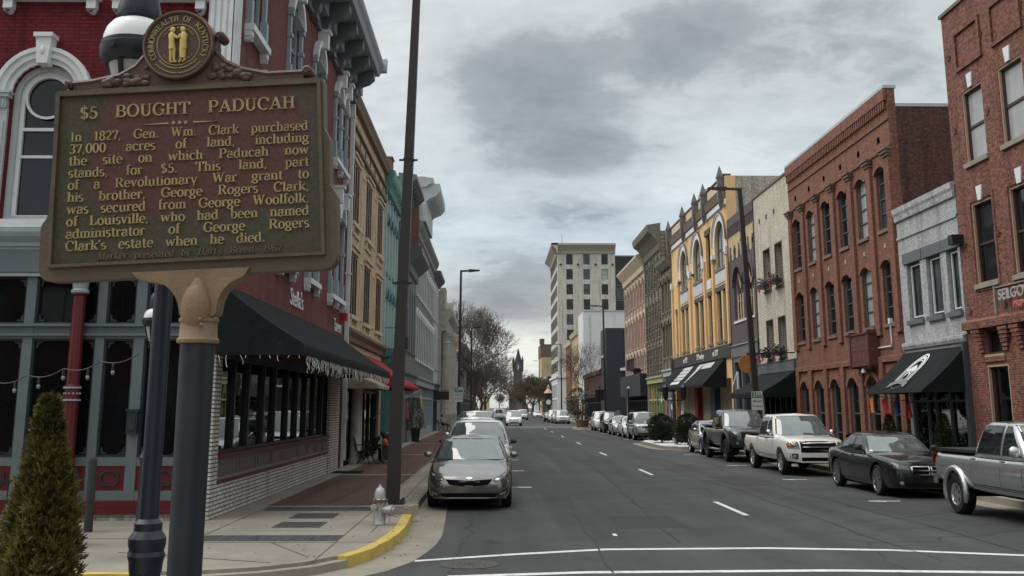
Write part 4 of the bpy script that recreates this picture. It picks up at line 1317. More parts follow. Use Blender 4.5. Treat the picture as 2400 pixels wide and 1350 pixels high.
for k, (px_, py_, pz_, c_, w_, h_, lab) in enumerate(((-3.9, 46.2, 2.5, 0, 0.75, 0.85, 'limp red flag hanging from a pole under the red awning'), (-4.35, 44.0, 2.25, 1, 0.7, 0.8, 'blue and white flag hanging beside the dark street pole'), (-3.95, 55.5, 3.05, 4, 0.35, 0.9, 'small yellow flag on a bracket on the grey fronts'))):
 t_ = thing('flag', lab, 'flag', (px_, py_, pz_))
 s = MB(); s.tube([(-5.1 - px_, 0.0, -0.6), (0.05, 0.0, 0.03)], 0.015, 6); s.build('flag_pole', m_white, t_)
 s = MB(); flag_cloth(s, (0, 0, 0), w_, h_, 0.3, k); s.build('cloth', FLAGC[c_], t_, 60)
# --- turquoise building with hooded windows and a bay
te = Bld('turquoise_building', 'turquoise painted building with tall hooded windows and a bracketed bay', 'L', 46.75, 53.2, -5.15)
T = te.root
ops = [(0.55 + k * 1.35, 0.55 + k * 1.35 + 0.75, z0, z1, 0.375) for k in range(4) for z0, z1 in ((8.3, 11.0), (4.9, 7.5))] + [(0.3, 6.1, 0.15, 3.4)]
mb = MB(); wall_panel(mb, 0, te.w, 0, 13.0, ops, 0, 0.22); shell(mb, 0, te.w, 13.0, 13)
put(mb, 'wall', m_teal_pale, T)
for (a, b, c, d, h) in ops[:-1]:
 window(T, a, b, c, d, h, 0.03, m_teal, g_mid, 0.07, (0.5,), (), sill=(m_teal, 0.08, 0.12, 0.12), hood=(m_teal, 0.16, 0.16))
mb = MB()
for k in range(5):
 mb.box(0.15 + k * 1.4, 0.33 + k * 1.4, -0.10, 0.02, 4.8, 11.9)
mb.build('pier', m_teal_pale, T)
mb = MB()
strip(mb, 0, te.w, [(0.02, 11.9), (0.2, 12.0), (0.3, 12.3), (0.42, 12.7), (0.45, 13.0), (0.0, 13.1)])
strip(mb, 0, te.w, [(0.02, 4.3), (0.35, 4.4), (0.5, 4.6), (0.5, 4.7), (0.0, 4.75)])
for k in range(9):
 bracket(mb, 0.3 + k * 0.72, 12.6, 0.14, 0.4, 0.8)
 bracket(mb, 0.3 + k * 0.72, 4.35, 0.12, 0.4, 0.6)
mb.build('iron_front', m_teal, T)
mb = MB()
for k in range(7):
 mb.box(0.3 + k * 0.95, 0.38 + k * 0.95, 0.08, 0.2, 0.15, 3.4)
mb.box(0.3, 6.1, 0.08, 0.2, 0.15, 0.9)
sh = mb.build('shop_window', m_teal, T)
g = MB(); g.face([(0.3, 0.17, .9), (6.1, 0.17, .9), (6.1, 0.17, 3.4), (0.3, 0.17, 3.4)]); g.build('pane', g_shop, sh)
mb = MB()
for k in range(14):
 mb.bar((0.5 + k * 0.4, -0.62, 4.75), (0.5 + k * 0.4, -0.62, 5.7), 0.02)
mb.bar((0.5, -0.62, 5.7), (5.7, -0.62, 5.7), 0.04)
mb.bar((0.5, -0.62, 4.8), (5.7, -0.62, 4.8), 0.04)
for x_ in (0.5, 5.7):
 mb.bar((x_, -0.62, 5.7), (x_, 0, 5.7), 0.03)
mb.box(0.4, 5.8, -0.66, 0.0, 4.70, 4.76)
mb.build('balcony_rail', m_black, T)
def plain_row(name, label, side, Y0, Y1, X, H, wall_m, win_m, glass_m, floors, n, wn_w, arch, cor=None, cor_m=None, shop_m=None, hood=None, D=13, shop_h=3.5, pil=None, rails=(0.5,)):
 """a street front with rows of windows over a shop floor"""
 b_ = Bld(name, label, side, Y0, Y1, X)
 T = b_.root
 ops = []
 pitch = b_.w / n
 for (z0, z1) in floors:
  for k in range(n):
   a = pitch * (k + 0.5) - wn_w / 2
   ops.append((a, a + wn_w, z0, z1, wn_w / 2 * arch))
 allo = list(ops)
 if shop_m:
  allo.append((0.35, b_.w - 0.35, 0.15, shop_h))
 mb = MB()
 wall_panel(mb, 0, b_.w, 0, H, allo, 0, 0.22)
 shell(mb, 0, b_.w, H, D)
 mb.build('wall', wall_m, T)
 for (a, b, c, d, h) in ops:
  window(T, a, b, c, d, h, 0.03 if side == 'L' else 0.12, win_m, glass_m, 0.07, rails, (), sill=(win_m, 0.06, 0.12, 0.1), hood=hood)
 if cor:
  mb = MB()
  strip(mb, 0, b_.w, cor)
  k = 0.25
  pj = max(p for p, z in cor)
  zt = max(z for p, z in cor)
  while k < b_.w:
   bracket(mb, k, zt - 0.25, 0.16, pj * 0.85, min(0.9, pj * 1.2))
   k += 0.9
  mb.build('cornice', cor_m, T)
 if pil:
  mb = MB()
  for k in range(n + 1):
   x_ = min(max(k * pitch, 0.15), b_.w - 0.15)
   mb.box(x_ - 0.14, x_ + 0.14, -0.09, 0.01, shop_h + 0.6, H - 1.0)
  mb.build('pilaster', pil, T)
 if shop_m:
  mb = MB()
  nb = max(3, int(b_.w / 1.5))
  for k in range(nb + 1):
   x_ = 0.35 + (b_.w - 0.7) * k / nb
   mb.box(x_ - 0.09, x_ + 0.09, 0.02, 0.2, 0.15, shop_h)
  mb.box(0.35, b_.w - 0.35, 0.03, 0.2, 0.15, 0.75)
  mb.box(0.35, b_.w - 0.35, 0.03, 0.2, 2.7, 2.85)
  strip(mb, 0.1, b_.w - 0.1, [(0.02, shop_h), (0.12, shop_h + 0.05), (0.12, shop_h + 0.35), (0.25, shop_h + 0.5), (0.25, shop_h + 0.6), (0.02, shop_h + 0.66)])
  sh = mb.build('shop_window', shop_m, T)
  g = MB(); g.face([(0.35, 0.17, .7), (b_.w - .35, 0.17, .7), (b_.w - .35, 0.17, shop_h), (0.35, 0.17, shop_h)]); g.build('pane', g_shop, sh)
 return b_
b1 = plain_row('dark_building', 'dark narrow building with red brick side and a boldly jutting cornice', 'L', 53.25, 59.4, -5.15, 14.2, m_grey_facade, m_slate, g_dark, ((9.5, 12.2), (5.2, 8.2)), 4, 0.8, 1.0,
    [(0.02, 13.0), (0.15, 13.1), (0.2, 13.5), (0.75, 13.9), (0.95, 14.1), (0.95, 14.3), (0.0, 14.4)], m_cornice_grey, m_slate, (m_lightgrey_trim, 0.12, 0.12))
mb = MB(); mb.box(0.1, 1.0, 0.4, 1.3, 13.5, 15.2); mb.box(0.05, 1.05, 0.35, 1.35, 15.2, 15.3)
mb.build('chimney', m_brick_red, b1.root)
b2 = plain_row('gothic_building', 'grey building with pointed window heads and a heavy boxed cornice', 'L', 59.45, 66.3, -5.15, 11.2, m_grey_facade, m_slate, g_dark, ((5.4, 9.3),), 4, 0.85, 1.5,
    [(0.02, 9.9), (0.15, 10.0), (0.2, 10.4), (0.65, 10.8), (0.85, 11.0), (0.85, 11.4), (0.0, 11.5)], m_cornice_grey, m_slate, None)
b3 = plain_row('gabled_building', 'grey three storey building with white hooded windows and scrolled pediment cornice', 'L', 66.35, 86.3, -5.15, 13.9, m_grey_facade, m_white, g_dark, ((9.4, 12.0), (5.2, 8.4)), 11, 0.8, 1.0,
    [(0.02, 13.1), (0.12, 13.2), (0.15, 13.5), (0.32, 13.8), (0.38, 14.0), (0.38, 14.15), (0.0, 14.25)], m_cornice_grey, m_bluegrey, (m_white, 0.14, 0.12))
mb = MB()
mb.prism([(0.3, 14.2), (7.5, 14.2), (7.5, 15.4), (5.6, 16.8), (2.2, 16.8), (0.3, 15.4)], -0.55, 0.3, 'y')
strip(mb, 0.2, 7.6, [(0.5, 16.5), (0.95, 16.8), (1.0, 17.1), (0.3, 17.2)])
mb.build('pediment', m_palegrey, b3.root)
for k in range(11):
 mb = MB(); bracket(mb, 0.5 + k * 0.68, 16.75, 0.26, 1.45, 1.9); mb.build('bracket', m_lightgrey_trim, b3.root)
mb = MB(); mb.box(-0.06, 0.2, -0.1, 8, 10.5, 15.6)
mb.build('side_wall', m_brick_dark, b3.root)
b4 = plain_row('pale_building', 'narrow pale grey building with a blue shopfront beside the stone bank', 'L', 86.35, 93.4, -5.15, 13.4, m_palegrey, m_palegrey, g_mid, ((9.4, 11.8), (5.4, 8.2)), 4, 0.8, 0.0,
    [(0.02, 12.8), (0.2, 12.9), (0.55, 13.3), (0.55, 13.5), (0.0, 13.55)], m_cornice_grey, paint('deep_blue_shopfront', (0.018, 0.045, 0.095), 0.5), None)
mb = MB(); mb.box(0.0, 1.4, 0.3, 3, 13.0, 14.3); mb.build('chimney', m_brick_red, b4.root)
mb = MB(); mb.tube([(4, 1, 13), (4, 1, 17.5)], 0.03, 5); mb.build('aerial', m_slate, b4.root)
# stone bank with giant columns
bk = Bld('stone_bank', 'weathered limestone bank with giant Corinthian columns and a blocky attic', 'L', 93.45, 110.5, -4.9)
T = bk.root
mb = MB()
ops = [(1.6 + k * 4.0, 3.4 + k * 4.0, 1.2, 7.6) for k in range(4)]
wall_panel(mb, 0, bk.w, 0, 12.6, ops, 0, 0.5)
shell(mb, 0, bk.w, 12.6, 15)
mb.build('wall', m_limestone, T)
for a, b, c, d in ops:
 window(T, a, b, c, d, 0, 0.3, m_bronze, g_dark, 0.1, (0.25, 0.5, 0.75), (0.5,))
mb = MB()
strip(mb, 0, bk.w, [(0.02, 8.9), (0.5, 8.95), (0.55, 9.5), (0.6, 9.9), (0.95, 10.3), (1.05, 10.5), (1.05, 10.8), (0.3, 11.0), (0.02, 11.1)])
mb.box(0.2, 3.0, -0.35, 0.2, 11.0, 12.9)
mb.box(bk.w - 3, bk.w - .2, -0.35, 0.2, 11.0, 12.9)
mb.build('entablature', m_limestone, T)
for x_ in (0.85, 4.5, 8.5, 12.5, 16.2):
 mb = MB()
 mb.box(x_ - 0.62, x_ + 0.62, -0.95, 0.2, 0.1, 1.5)
 mb.lathe([(0.56, 1.5), (0.56, 1.7), (0.48, 1.85), (0.47, 4.0), (0.41, 7.8), (0.46, 7.85), (0.42, 7.95), (0.44, 8.2), (0.60, 8.6), (0.66, 8.8), (0.66, 8.9)], 20, (x_, -0.42, 0), flute=1, fd=0.05)
 mb.build('column', m_limestone, T, 30)
# beyond the next crossing
for (nm, lab, y0, y1, x_, h, wm, n, fl) in (
  ('tan_building', 'tan two storey building half hidden by the bare trees', 133, 146, -5.15, 9.2, m_brick_tan, 5, ((4.6, 7.2),)),
  ('orange_building', 'narrow orange rendered front beside the stone bank', 146.1, 152, -5.15, 12.5, m_ochre, 3, ((8.4, 10.6), (4.8, 7.2))),
  ('red_building', 'dark red brick building behind the bare street trees', 152.1, 172, -5.15, 11.5, m_brick_dark, 7, ((7.8, 9.8), (4.6, 6.8))),
  ('grey_building', 'plain grey building far down behind the trees', 172.1, 205, -5.15, 12.5, m_grey_facade, 8, ((8.6, 10.6), (4.8, 7.0))),
  ('brown_building', 'low brown brick building at the far end of the street', 205.5, 250, -5.3, 9.0, m_brick_red, 9, ((4.8, 7.0),))):
 plain_row(nm, lab, 'L', y0, y1, x_, h, wm, m_lightgrey_trim if h < 12 else m_brownwin, g_dark, fl, n, 1.0, 0.0, [(0.02, h - 0.6), (0.3, h - 0.3), (0.4, h + 0.05), (0.0, h + 0.1)], m_cornice_grey, m_slate)
# ------------------------------------------------------------------ east side of the street
XR = 14.4
# --- rough red brick corner building
A = Bld('rough_brick_building', 'rough old red brick building with white keystones and tan edged sash windows', 'R', 19.2, 31.15, XR)
T = A.root
wy = [(28.90, 30.20), (26.55, 27.90), (24.2, 25.5), (21.6, 22.9)]
ops = []
for (a, b) in wy:
 p, q = A.span(a, b)
 ops.append((p, q, 9.4, 11.65)); ops.append((p, q, 5.7, 8.15))
 ops.append((p + .1, q - .05, 3.62, 4.38)); ops.append((p + .15, q + .1, 0.5, 3.32))
mb = MB(); wall_panel(mb, 0, A.w, 0, 14.45, ops, 0, 0.24); shell(mb, 0, A.w, 14.45, 16)
mb.build('wall', m_brick_old, T)
g_sky = g_pale  # pale pane colour stands in for sky mirrored in the upper sashes
for i, (a, b) in enumerate(wy):
 p, q = A.span(a, b)
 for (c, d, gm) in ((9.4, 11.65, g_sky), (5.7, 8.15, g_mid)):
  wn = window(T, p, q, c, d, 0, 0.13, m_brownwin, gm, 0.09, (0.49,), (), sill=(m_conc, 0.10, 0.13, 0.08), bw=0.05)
  s = MB(); ring(s, outline(p, q, c, d, 0), outline(p, q, c, d, 0, 0.05), 0.02, 0.09); s.build('window_edge', m_tanwin, wn)
  m_ = (p + q) / 2
  s = MB(); s.prism([(m_ - 0.11, d + .02), (m_ + 0.11, d + .02), (m_ + 0.18, d + 0.45), (m_ - 0.18, d + 0.45)], -0.05, 0.02, 'y'); s.build('keystone', m_tan_stone if i > 3 else m_white, wn)
 window(T, p + .1, q - .05, 3.62, 4.38, 0, 0.13, m_brownwin, g_shop, 0.08, (), (), sill=(m_tanwin, 0.0, 0.06, 0.03))
 wn = window(T, p + .15, q + .1, 0.5, 3.32, 0, 0.13, m_brownwin, g_shop, 0.10, (), ())
 s = MB(); ring(s, outline(p + .15, q + .1, .5, 3.32, 0), outline(p + .15, q + .1, .5, 3.32, 0, 0.05), 0.0, 0.08); s.build('window_edge', m_tanwin, wn)
 s = MB()
 for k in range(6):                     # corbelled courses beside the small windows
  for side, x_ in ((-1, p + .1), (1, q - .05)):
   w_ = 0.52 - k * 0.05
   s.box(min(x_, x_ + side * w_), max(x_, x_ + side * w_), -0.16 + k * 0.02, 0.01, 4.28 - k * 0.115, 4.37 - k * 0.115)
 s.box(p + .05, q, -0.04, 0.01, 3.42, 3.55)
 s.build('brick_corbel', m_brick_old, T)
 p2, q2 = p - 0.15, q + 0.25
 s = MB(); ring(s, outline(p2, q2, 12.35, 13.65, 0), outline(p2, q2, 12.35, 13.65, 0, 0.12), -0.07, 0.01); s.build('brick_frame', m_brick_old, T)
 s = MB(); ring(s, outline(p - .12, q + .12, 5.5, 8.3, 0), outline(p - .12, q + .12, 5.5, 8.3, 0, 0.10), -0.03, 0.01); s.build('brick_frame', m_brick_old, T)
mb = MB()
strip(mb, 0, A.w, [(0.02, 4.40), (0.17, 4.41), (0.17, 4.62), (0.06, 4.70), (0.02, 4.72)])
mb.build('brick_ledge', m_brick_old, T)
mb = MB(); mb.box(-0.06, A.w, -0.07, 0.35, 14.45, 14.56); mb.build('coping', m_brown_trim, T)
m_star = paint('iron_star_rust', (0.085, 0.04, 0.03), 0.7)
def star(mb, x, z, r, y=-0.03):
 pts = []
 for k in range(10):
  a = pi / 2 + k * pi / 5
  rr_ = r if k % 2 == 0 else r * 0.42
  pts.append((x + rr_ * cos(a), z + rr_ * sin(a)))
 mb.prism(pts, y, 0.0, 'y')
for zz in (10.6, 13.0, 7.0, 4.95):
 for x_ in (0.35, 2.5, 4.85):
  s = MB(); star(s, x_, zz, 0.12); s.build('wall_star', m_star, T)
m_neon = paint('white_sign_letter', (0.38, 0.36, 0.35), 0.4)
m_neon_r = paint('red_neon_tube', (0.42, 0.16, 0.15), 0.4, emis=((1.0, 0.25, 0.25), 0.06))
mb = MB(); mb.box(1.95, 2.03, -0.06, 0.0, 4.75, 5.55); mb.box(1.95, 5.4, -0.05, 0, 5.48, 5.52); mb.build('sign_rail', m_conc, T)
letters('SELGOUR', 0.42, m_neon, T, TR(2.45, -0.16, 5.22), sx=1.15, depth=0.05, align='LEFT', bold=0.004)
letters('PRIME', 0.27, m_neon_r, T, TR(3.22, -0.16, 4.9), sx=1.2, depth=0.03, align='LEFT')
mb = MB(); mb.box(-0.16, -0.01, -0.16, 0.0, 0.15, 4.1); mb.build('corner_post', paint('slate_post', (0.05, 0.06, 0.068), 0.5), T)
mb = MB(); mb.box(-0.05, 0.28, -0.35, 0.0, 7.05, 7.35); mb.build('floodlight', m_black, T)
# --- small grey painted brick shop with the black awning
B = Bld('grey_brick_shop', 'small two storey shop of grey painted brick with three white edged windows', 'R', 31.2, 36.0, XR)
T = B.root
wy = [(34.25, 35.4), (32.65, 33.75), (31.35, 32.2)]
ops = [(*B.span(a, b), 5.05, 7.05) for a, b in wy] + [(0.25, 4.55, 0.55, 3.9)]
mb = MB(); wall_panel(mb, 0, B.w, 0, 9.0, ops, 0, 0.24); shell(mb, 0, B.w, 9.0, 15)
mb.build('wall', m_brick_grey, T)
for a, b, c, d in ops[:3]:
 wn = window(T, a, b, c, d, 0, 0.15, m_slate, g_dark, 0.16, (), (), sill=(m_slate, 0.08, 0.14, 0.10), hood=(m_slate, 0.36, 0.05))
 s = MB(); ring(s, outline(a + .16, b - .16, c + .1, d - .1, 0), outline(a + .16, b - .16, c + .1, d - .1, 0, 0.04), 0.09, 0.14); s.build('window_edge', m_white, wn)
mb = MB()
strip(mb, 0, B.w, [(0.02, 8.6), (0.08, 8.62), (0.10, 8.8), (0.14, 8.9), (0.14, 9.08), (0.0, 9.12)])
strip(mb, 0, B.w, [(0.02, 7.95), (0.05, 7.97), (0.05, 8.05), (0.02, 8.07)])
strip(mb, 0, B.w, [(0.02, 4.08), (0.08, 4.1), (0.12, 4.2), (0.12, 4.3), (0.02, 4.33)])
mb.build('brick_cornice', m_brick_grey, T)
mb = MB()
for x_ in (0.25, 1.35, 2.0, 3.1, 4.2, 4.5):
 mb.box(x_ - 0.04, x_ + 0.04, 0.06, 0.2, 0.55, 3.9)
mb.box(0.25, 4.55, 0.06, 0.2, 0.55, 0.7); mb.box(0.25, 4.55, 0.06, 0.2, 2.3, 2.36)
sh = mb.build('shop_window', m_slate, T)
g = MB(); g.face([(0.25, 0.15, .55), (4.55, 0.15, .55), (4.55, 0.15, 3.9), (0.25, 0.15, 3.9)]); g.build('pane', g_shop, sh)
# hanging ornaments and frosting in the shop windows
mb = MB()
rr = random.Random(5)
for k in range(60):
 x_ = rr.uniform(0.35, 4.45); z_ = rr.uniform(0.9, 2.4)
 mb.ball((x_, 0.14, z_), rr.uniform(0.012, 0.03), 6, (1, .3, rr.uniform(1, 2)))
mb.build('window_ornaments', paint('frosted_ornament', (0.32, 0.33, 0.34), 0.5), sh)
awning(T, -0.02, 4.75, 3.98, 2.57, 1.5, m_canvas, 0.05, 16)
# the arch and ribbon badge printed on the awning canvas
def on_awning(u0, v0, su, sv, zt, zb, pr):
 """frame on the sloping canvas: x along the street, y up the slope"""
 sl = Vector((0, pr, zt - zb)).normalized()
 nrm = Vector((0, -(zt - zb), pr)).normalized()
 L = sqrt(pr * pr + (zt - zb) ** 2)
 def f(x, y, off=0.02):
  c = Vector((u0 + x * su, -pr, zb)) + sl * (v0 * L + y * sv) + nrm * off
  return c
 return f
m_print = paint('white_print', (0.62, 0.63, 0.63), 0.8)
m_printg = paint('grey_print', (0.16, 0.17, 0.175), 0.8)
f = on_awning(2.35, 0.45, 1.0, 1.0, 3.98, 2.62, 1.5)
mb = MB()
def band(mb, f, r0, r1, a0, a1, n=20, cx=0, cy=0, ky=1.0, off=0.035):
 for k in range(n):
  p, q = a0 + (a1 - a0) * k / n, a0 + (a1 - a0) * (k + 1) / n
  mb.face([f(cx + r0 * cos(p), cy + ky * r0 * sin(p), off), f(cx + r1 * cos(p), cy + ky * r1 * sin(p), off), f(cx + r1 * cos(q), cy + ky * r1 * sin(q), off), f(cx + r0 * cos(q), cy + ky * r0 * sin(q), off)])
for r0, r1 in ((0.52, 0.58), (0.40, 0.49), (0.33, 0.37)):
 band(mb, f, r0, r1, 0, pi, 20, 0, 0.10, 1.35)
for x_ in (-.55, -.445, -.36, -.2, .2, .36, .445, .55):
 mb.face([f(x_ - .025, -.42, .035), f(x_ + .025, -.42, .035), f(x_ + .025, .12, .035), f(x_ - .025, .12, .035)])
mb.face([f(-.36, .02, .035), f(.36, .02, .035), f(.36, .12, .035), f(.0, .36, .035), f(-.36, .12, .035)])
band(mb, f, 0.14, 0.2, 0, pi, 12, 0, -.2)
mb.build('badge_print', m_print, T)
mb = MB()
P = [(-.72, -.62), (-.5, -.55), (-.3, -.45), (0, -.42), (.3, -.45), (.5, -.55), (.72, -.62)]
for i in range(6):
 (x0, y0), (x1, y1) = P[i], P[i + 1]
 mb.face([f(x0, y0 - .14, .04), f(x1, y1 - .14, .04), f(x1, y1 + .1, .04), f(x0, y0 + .1, .04)])
band(mb, f, 0.34, 0.37, pi, 2 * pi, 14, 0, -.62, 0.5, 0.045)
mb.build('ribbon_print', m_printg, T)
# bunting under the awning
for k, (y_, c_, lab) in enumerate(((35.6, 3, 'thin orange pennant at the end of the line below the badge awning'), (35.0, 0, 'red flag on the line below the badge awning'), (34.5, 1, 'dark blue flag on the line below the badge awning'), (33.9, 0, 'crimson flag nearest the shop glass below the badge awning'))):
 o = MB(); flag_cloth(o, (0, 0, 0), 0.36, 0.50, 0.3, 20 + k)
 fo = o.build('flag', FLAGC[c_], None, 60)
 fo.location = (13.0 + 0.2 * k, y_, 2.5 - 0.06 * k)
 tag(fo, lab, 'flag', 'flags under the badge awning')
mb = MB(); mb.tube([(12.95, 35.8, 2.55), (13.8, 33.6, 2.25)], 0.012, 5); tag(mb.build('flag_line', m_black), 'thin black line carrying small flags below the badge awning', 'flag line')
# --- red brick commercial block
Cc = Bld('red_brick_building', 'long red brick three storey building with pilasters and tall segmental windows', 'R', 36.05, 49.1, XR)
T = Cc.root
n6 = 6
pit = Cc.w / n6
ops = []
for k in range(n6):
 cxk = pit * (k + 0.5)
 for (c, d) in ((8.58, 10.95), (5.12, 7.45)):
  ops.append((cxk - 0.52, cxk + 0.52, c, d, 0.20))
 ops.append((cxk - 0.58, cxk + 0.58, 0.15, 3.30, 0.36))
 ops.append((cxk - 0.14, cxk + 0.14, 11.85, 12.12, 0.14))
mb = MB(); wall_panel(mb, 0, Cc.w, 0, 13.7, ops, 0, 0.26); shell(mb, 0, Cc.w, 13.7, 0.3, roof=0.1)
mb.build('front_wall', m_brick_red, T)
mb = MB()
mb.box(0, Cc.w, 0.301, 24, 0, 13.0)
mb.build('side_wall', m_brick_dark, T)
mb = MB(); mb.box(-0.06, Cc.w + .02, 0.301, 24, 13.0, 13.12); mb.box(-0.06, Cc.w + .02, -0.12, 0.36, 13.7, 13.82); mb.build('coping', m_lightgrey_trim, T)
for k in range(n6):
 cxk = pit * (k + 0.5)
 for (c, d) in ((8.58, 10.95), (5.12, 7.45)):
  window(T, cxk - 0.52, cxk + 0.52, c, d, 0.20, 0.13, m_greywin, g_mid if (k + int(c)) % 3 else g_pale, 0.085, (0.27, 0.5, 0.75), (), sill=(m_brown_trim, 0.08, 0.12, 0.07), hood=(m_brick_red, 0.17, 0.07), bw=0.03)
 if k == 3:
  wn = window(T, cxk - 0.58, cxk + 0.58, 0.15, 3.30, 0.36, 0.13, m_greywin, g_shop, 0.12, (0.3, 0.55), (), name='door', hood=(m_brick_red, 0.2, 0.08))
 else:
  window(T, cxk - 0.58, cxk + 0.58, 0.15, 3.30, 0.36, 0.13, m_greywin, g_shop, 0.16, (0.3, 0.55), (), hood=(m_brick_red, 0.2, 0.08))
 s = MB(); s.lathe([(0.13, 0.0), (0.13, 0.1)], 8, (cxk, 0.0, 11.99), 'y'); s.build('round_vent', m_blackmat, T)
 s = MB(); star(s, cxk, 7.98, 0.11); s.build('wall_star', m_tan_stone, T)
for k in range(n6 + 1):
 x_ = min(max(k * pit, 0.26), Cc.w - 0.26)
 s = MB()
 s.box(x_ - 0.24, x_ + 0.24, -0.11, 0.01, 4.75, 11.15)
 s.box(x_ - 0.24, x_ + 0.24, -0.11, 0.01, 0.0, 3.75)
 s.build('pilaster', m_brick_red, T)
 s = MB()
 s.box(x_ - 0.28, x_ + 0.28, -0.16, 0.01, 11.15, 11.26)
 s.box(x_ - 0.33, x_ + 0.33, -0.22, 0.01, 11.26, 11.38)
 s.box(x_ - 0.38, x_ + 0.38, -0.27, 0.01, 11.38, 11.45)
 s.build('capital', m_brown_trim, T)
s = MB()
strip(s, 0, Cc.w, [(0.02, 11.45), (0.06, 11.46), (0.06, 11.55), (0.02, 11.56)])
strip(s, 0, Cc.w, [(0.02, 12.5), (0.05, 12.51), (0.05, 12.56), (0.02, 12.57)])
strip(s, 0, Cc.w, [(0.02, 13.25), (0.13, 13.26), (0.13, 13.7), (0.02, 13.7)])
strip(s, 0, Cc.w, [(0.02, 3.75), (0.11, 3.76), (0.11, 3.95), (0.02, 3.98)])
q = 0.08
while q < Cc.w:
 s.box(q, q + 0.11, -0.11, 0.01, 12.92, 13.26)
 q += 0.22
s.build('brick_cornice', m_brick_red, T)
m_rust = paint('rusty_sign_metal', (0.105, 0.030, 0.024), 0.7, var=0.2, scale=5, dirt=((0.05, 0.02, 0.017), 0.8))
s = MB(); s.box(8.3, 10.3, -0.40, -0.05, 3.72, 4.85); s.box(8.2, 10.4, -0.44, 0.0, 3.66, 3.72); s.box(8.2, 10.4, -0.44, 0.0, 4.85, 4.92)
for x_ in (8.3, 10.3):
 s.box(x_ - 0.06, x_ + 0.06, -0.44, 0.0, 3.6, 5.0)
sg = None
pos0, pos1 = Cc.span(38.4, 40.5)
s.xform(TR(pos0 - 8.3 + 0.05, 0, 0))
sg = s.build('rusty_sign_box', m_rust, T)
s = MB()
rr = random.Random(8)
for k in range(7):
 x_ = pos0 + 0.25 + k * 0.25
 s.box(x_, x_ + 0.035, -0.415, -0.39, 4.45, 4.45 + rr.choice((.12, .2, .25)))
 s.box(x_ - .05, x_ + .08, -0.415, -0.39, 4.28, 4.31)
 if k % 2: s.box(x_, x_ + 0.03, -0.415, -0.39, 3.85, 4.15)
s.build('worn_lettering', paint('worn_sign_trace', (0.24, 0.13, 0.11), 0.7), sg)
s = MB(); s.tube([(pos1 + 0.05, -0.06, 4.3), (pos1 + 1.3, -0.06, 4.3), (pos1 + 1.35, -0.06, 4.4), (pos1 + 1.35, -0.06, 5.1)], 0.03, 6); s.box(pos1 + 1.28, pos1 + 1.44, -0.12, 0, 5.1, 5.3); s.build('conduit', m_white, T)
for x_ in (pos0 + 1.1, pos1 + 2.6):
 s = MB(); s.lathe([(0.02, 0.12), (0.09, 0.0), (0.1, -0.08), (0.001, -0.09)], 10, (x_, -0.3, 3.5)); s.box(x_ - .02, x_ + .02, -0.3, 0, 3.58, 3.62); s.build('floodlight', m_white, T)
# --- cream glazed brick building with open recesses and flower boxes
D = Bld('cream_brick_building', 'tall narrow cream brick building with four deep windows and a black awning', 'R', 49.15, 55.95, XR)
T = D.root
wy = [(52.95, 54.35), (50.65, 52.05)]
ops = [(*D.span(a, b), c, d) for a, b in wy for c, d in ((8.15, 10.4), (4.55, 6.65))]
mb = MB(); wall_panel(mb, 0, D.w, 0, 13.5, ops + [(0.4, 6.4, 0.15, 3.2)], 0, 0.5); shell(mb, 0, D.w, 13.5, 15)
mb.build('wall', m_brick_cream, T)
m_flower = paint('red_flower', (0.36, 0.025, 0.06), 0.7, var=0.3, scale=20)
m_leafg = paint('box_greenery', (0.075, 0.08, 0.065), 0.8, var=0.4, scale=20)
for i, (a, b, c, d) in enumerate(ops):
 window(T, a, b, c, d, 0, 0.42, m_brownwin, g_dark, 0.09, (0.5,), (), sill=(m_brown_trim, 0.05, 0.1, 0.06))
 s = MB(); ring(s, outline(a, b, c, d, 0), outline(a, b, c, d, 0, 0.06), -0.02, 0.03); s.build('window_edge', m_brown_trim, T)
 lab = ['upper window away from the red block', 'lower window away from the red block', 'upper window next to the red block', 'lower window next to the red block'][i]
 fb = thing('flower_box', 'red flowered box, cream building, ' + lab, 'flower box', (XR, D.Y1 - (a + b) / 2, c), -pi / 2, 'flower boxes of the cream building')
 w2 = (b - a) / 2 - 0.1
 s = MB(); s.box(-w2, w2, -0.42, -0.06, 0.12, 0.36)
 s.bar((-w2, -0.06, 0.12), (-w2, 0.02, 0.12), 0.03); s.bar((w2, -0.06, 0.12), (w2, 0.02, 0.12), 0.03)
 s.build('box', m_black, fb)
 rr = random.Random(30 + i)
 s = MB(); s2 = MB()
 for k in range(150):
  x_, y_ = rr.gauss(0, w2 * 0.6), rr.uniform(-0.55, -0.0)
  z_ = 0.35 + rr.uniform(-0.22, 0.34) * (1 - abs(x_) / (2 * w2 + .1))
  t = s2 if rr.random() < 0.16 and z_ < .4 else s
  r_ = rr.uniform(0.03, 0.07)
  v = Vector((rr.uniform(-1, 1), rr.uniform(-1, 1), rr.uniform(-1, 1))).normalized() * r_
  u_ = v.orthogonal().normalized() * r_
  t.face([Vector((x_, y_, z_)) + v, Vector((x_, y_, z_)) + u_, Vector((x_, y_, z_)) - v, Vector((x_, y_, z_)) - u_])
 for k in range(9):
  s2.ball((rr.gauss(-0.1, w2 * 0.25), rr.uniform(-0.6, -0.42), rr.uniform(-.12, .22)), 0.045, 6)
 s.build('greenery', m_leafg, fb); s2.build('flowers', m_flower, fb)
mb = MB()
for x_ in (1.2, 2.6, 4.1):
 mb.box(x_ - .12, x_ + .12, -0.02, 0.02, 11.95, 12.2)
mb.build('vent', m_black, T)
mb = MB(); mb.box(-.02, D.w + .02, -0.06, 0.3, 13.5, 13.6); mb.build('coping', m_brown_trim, T)
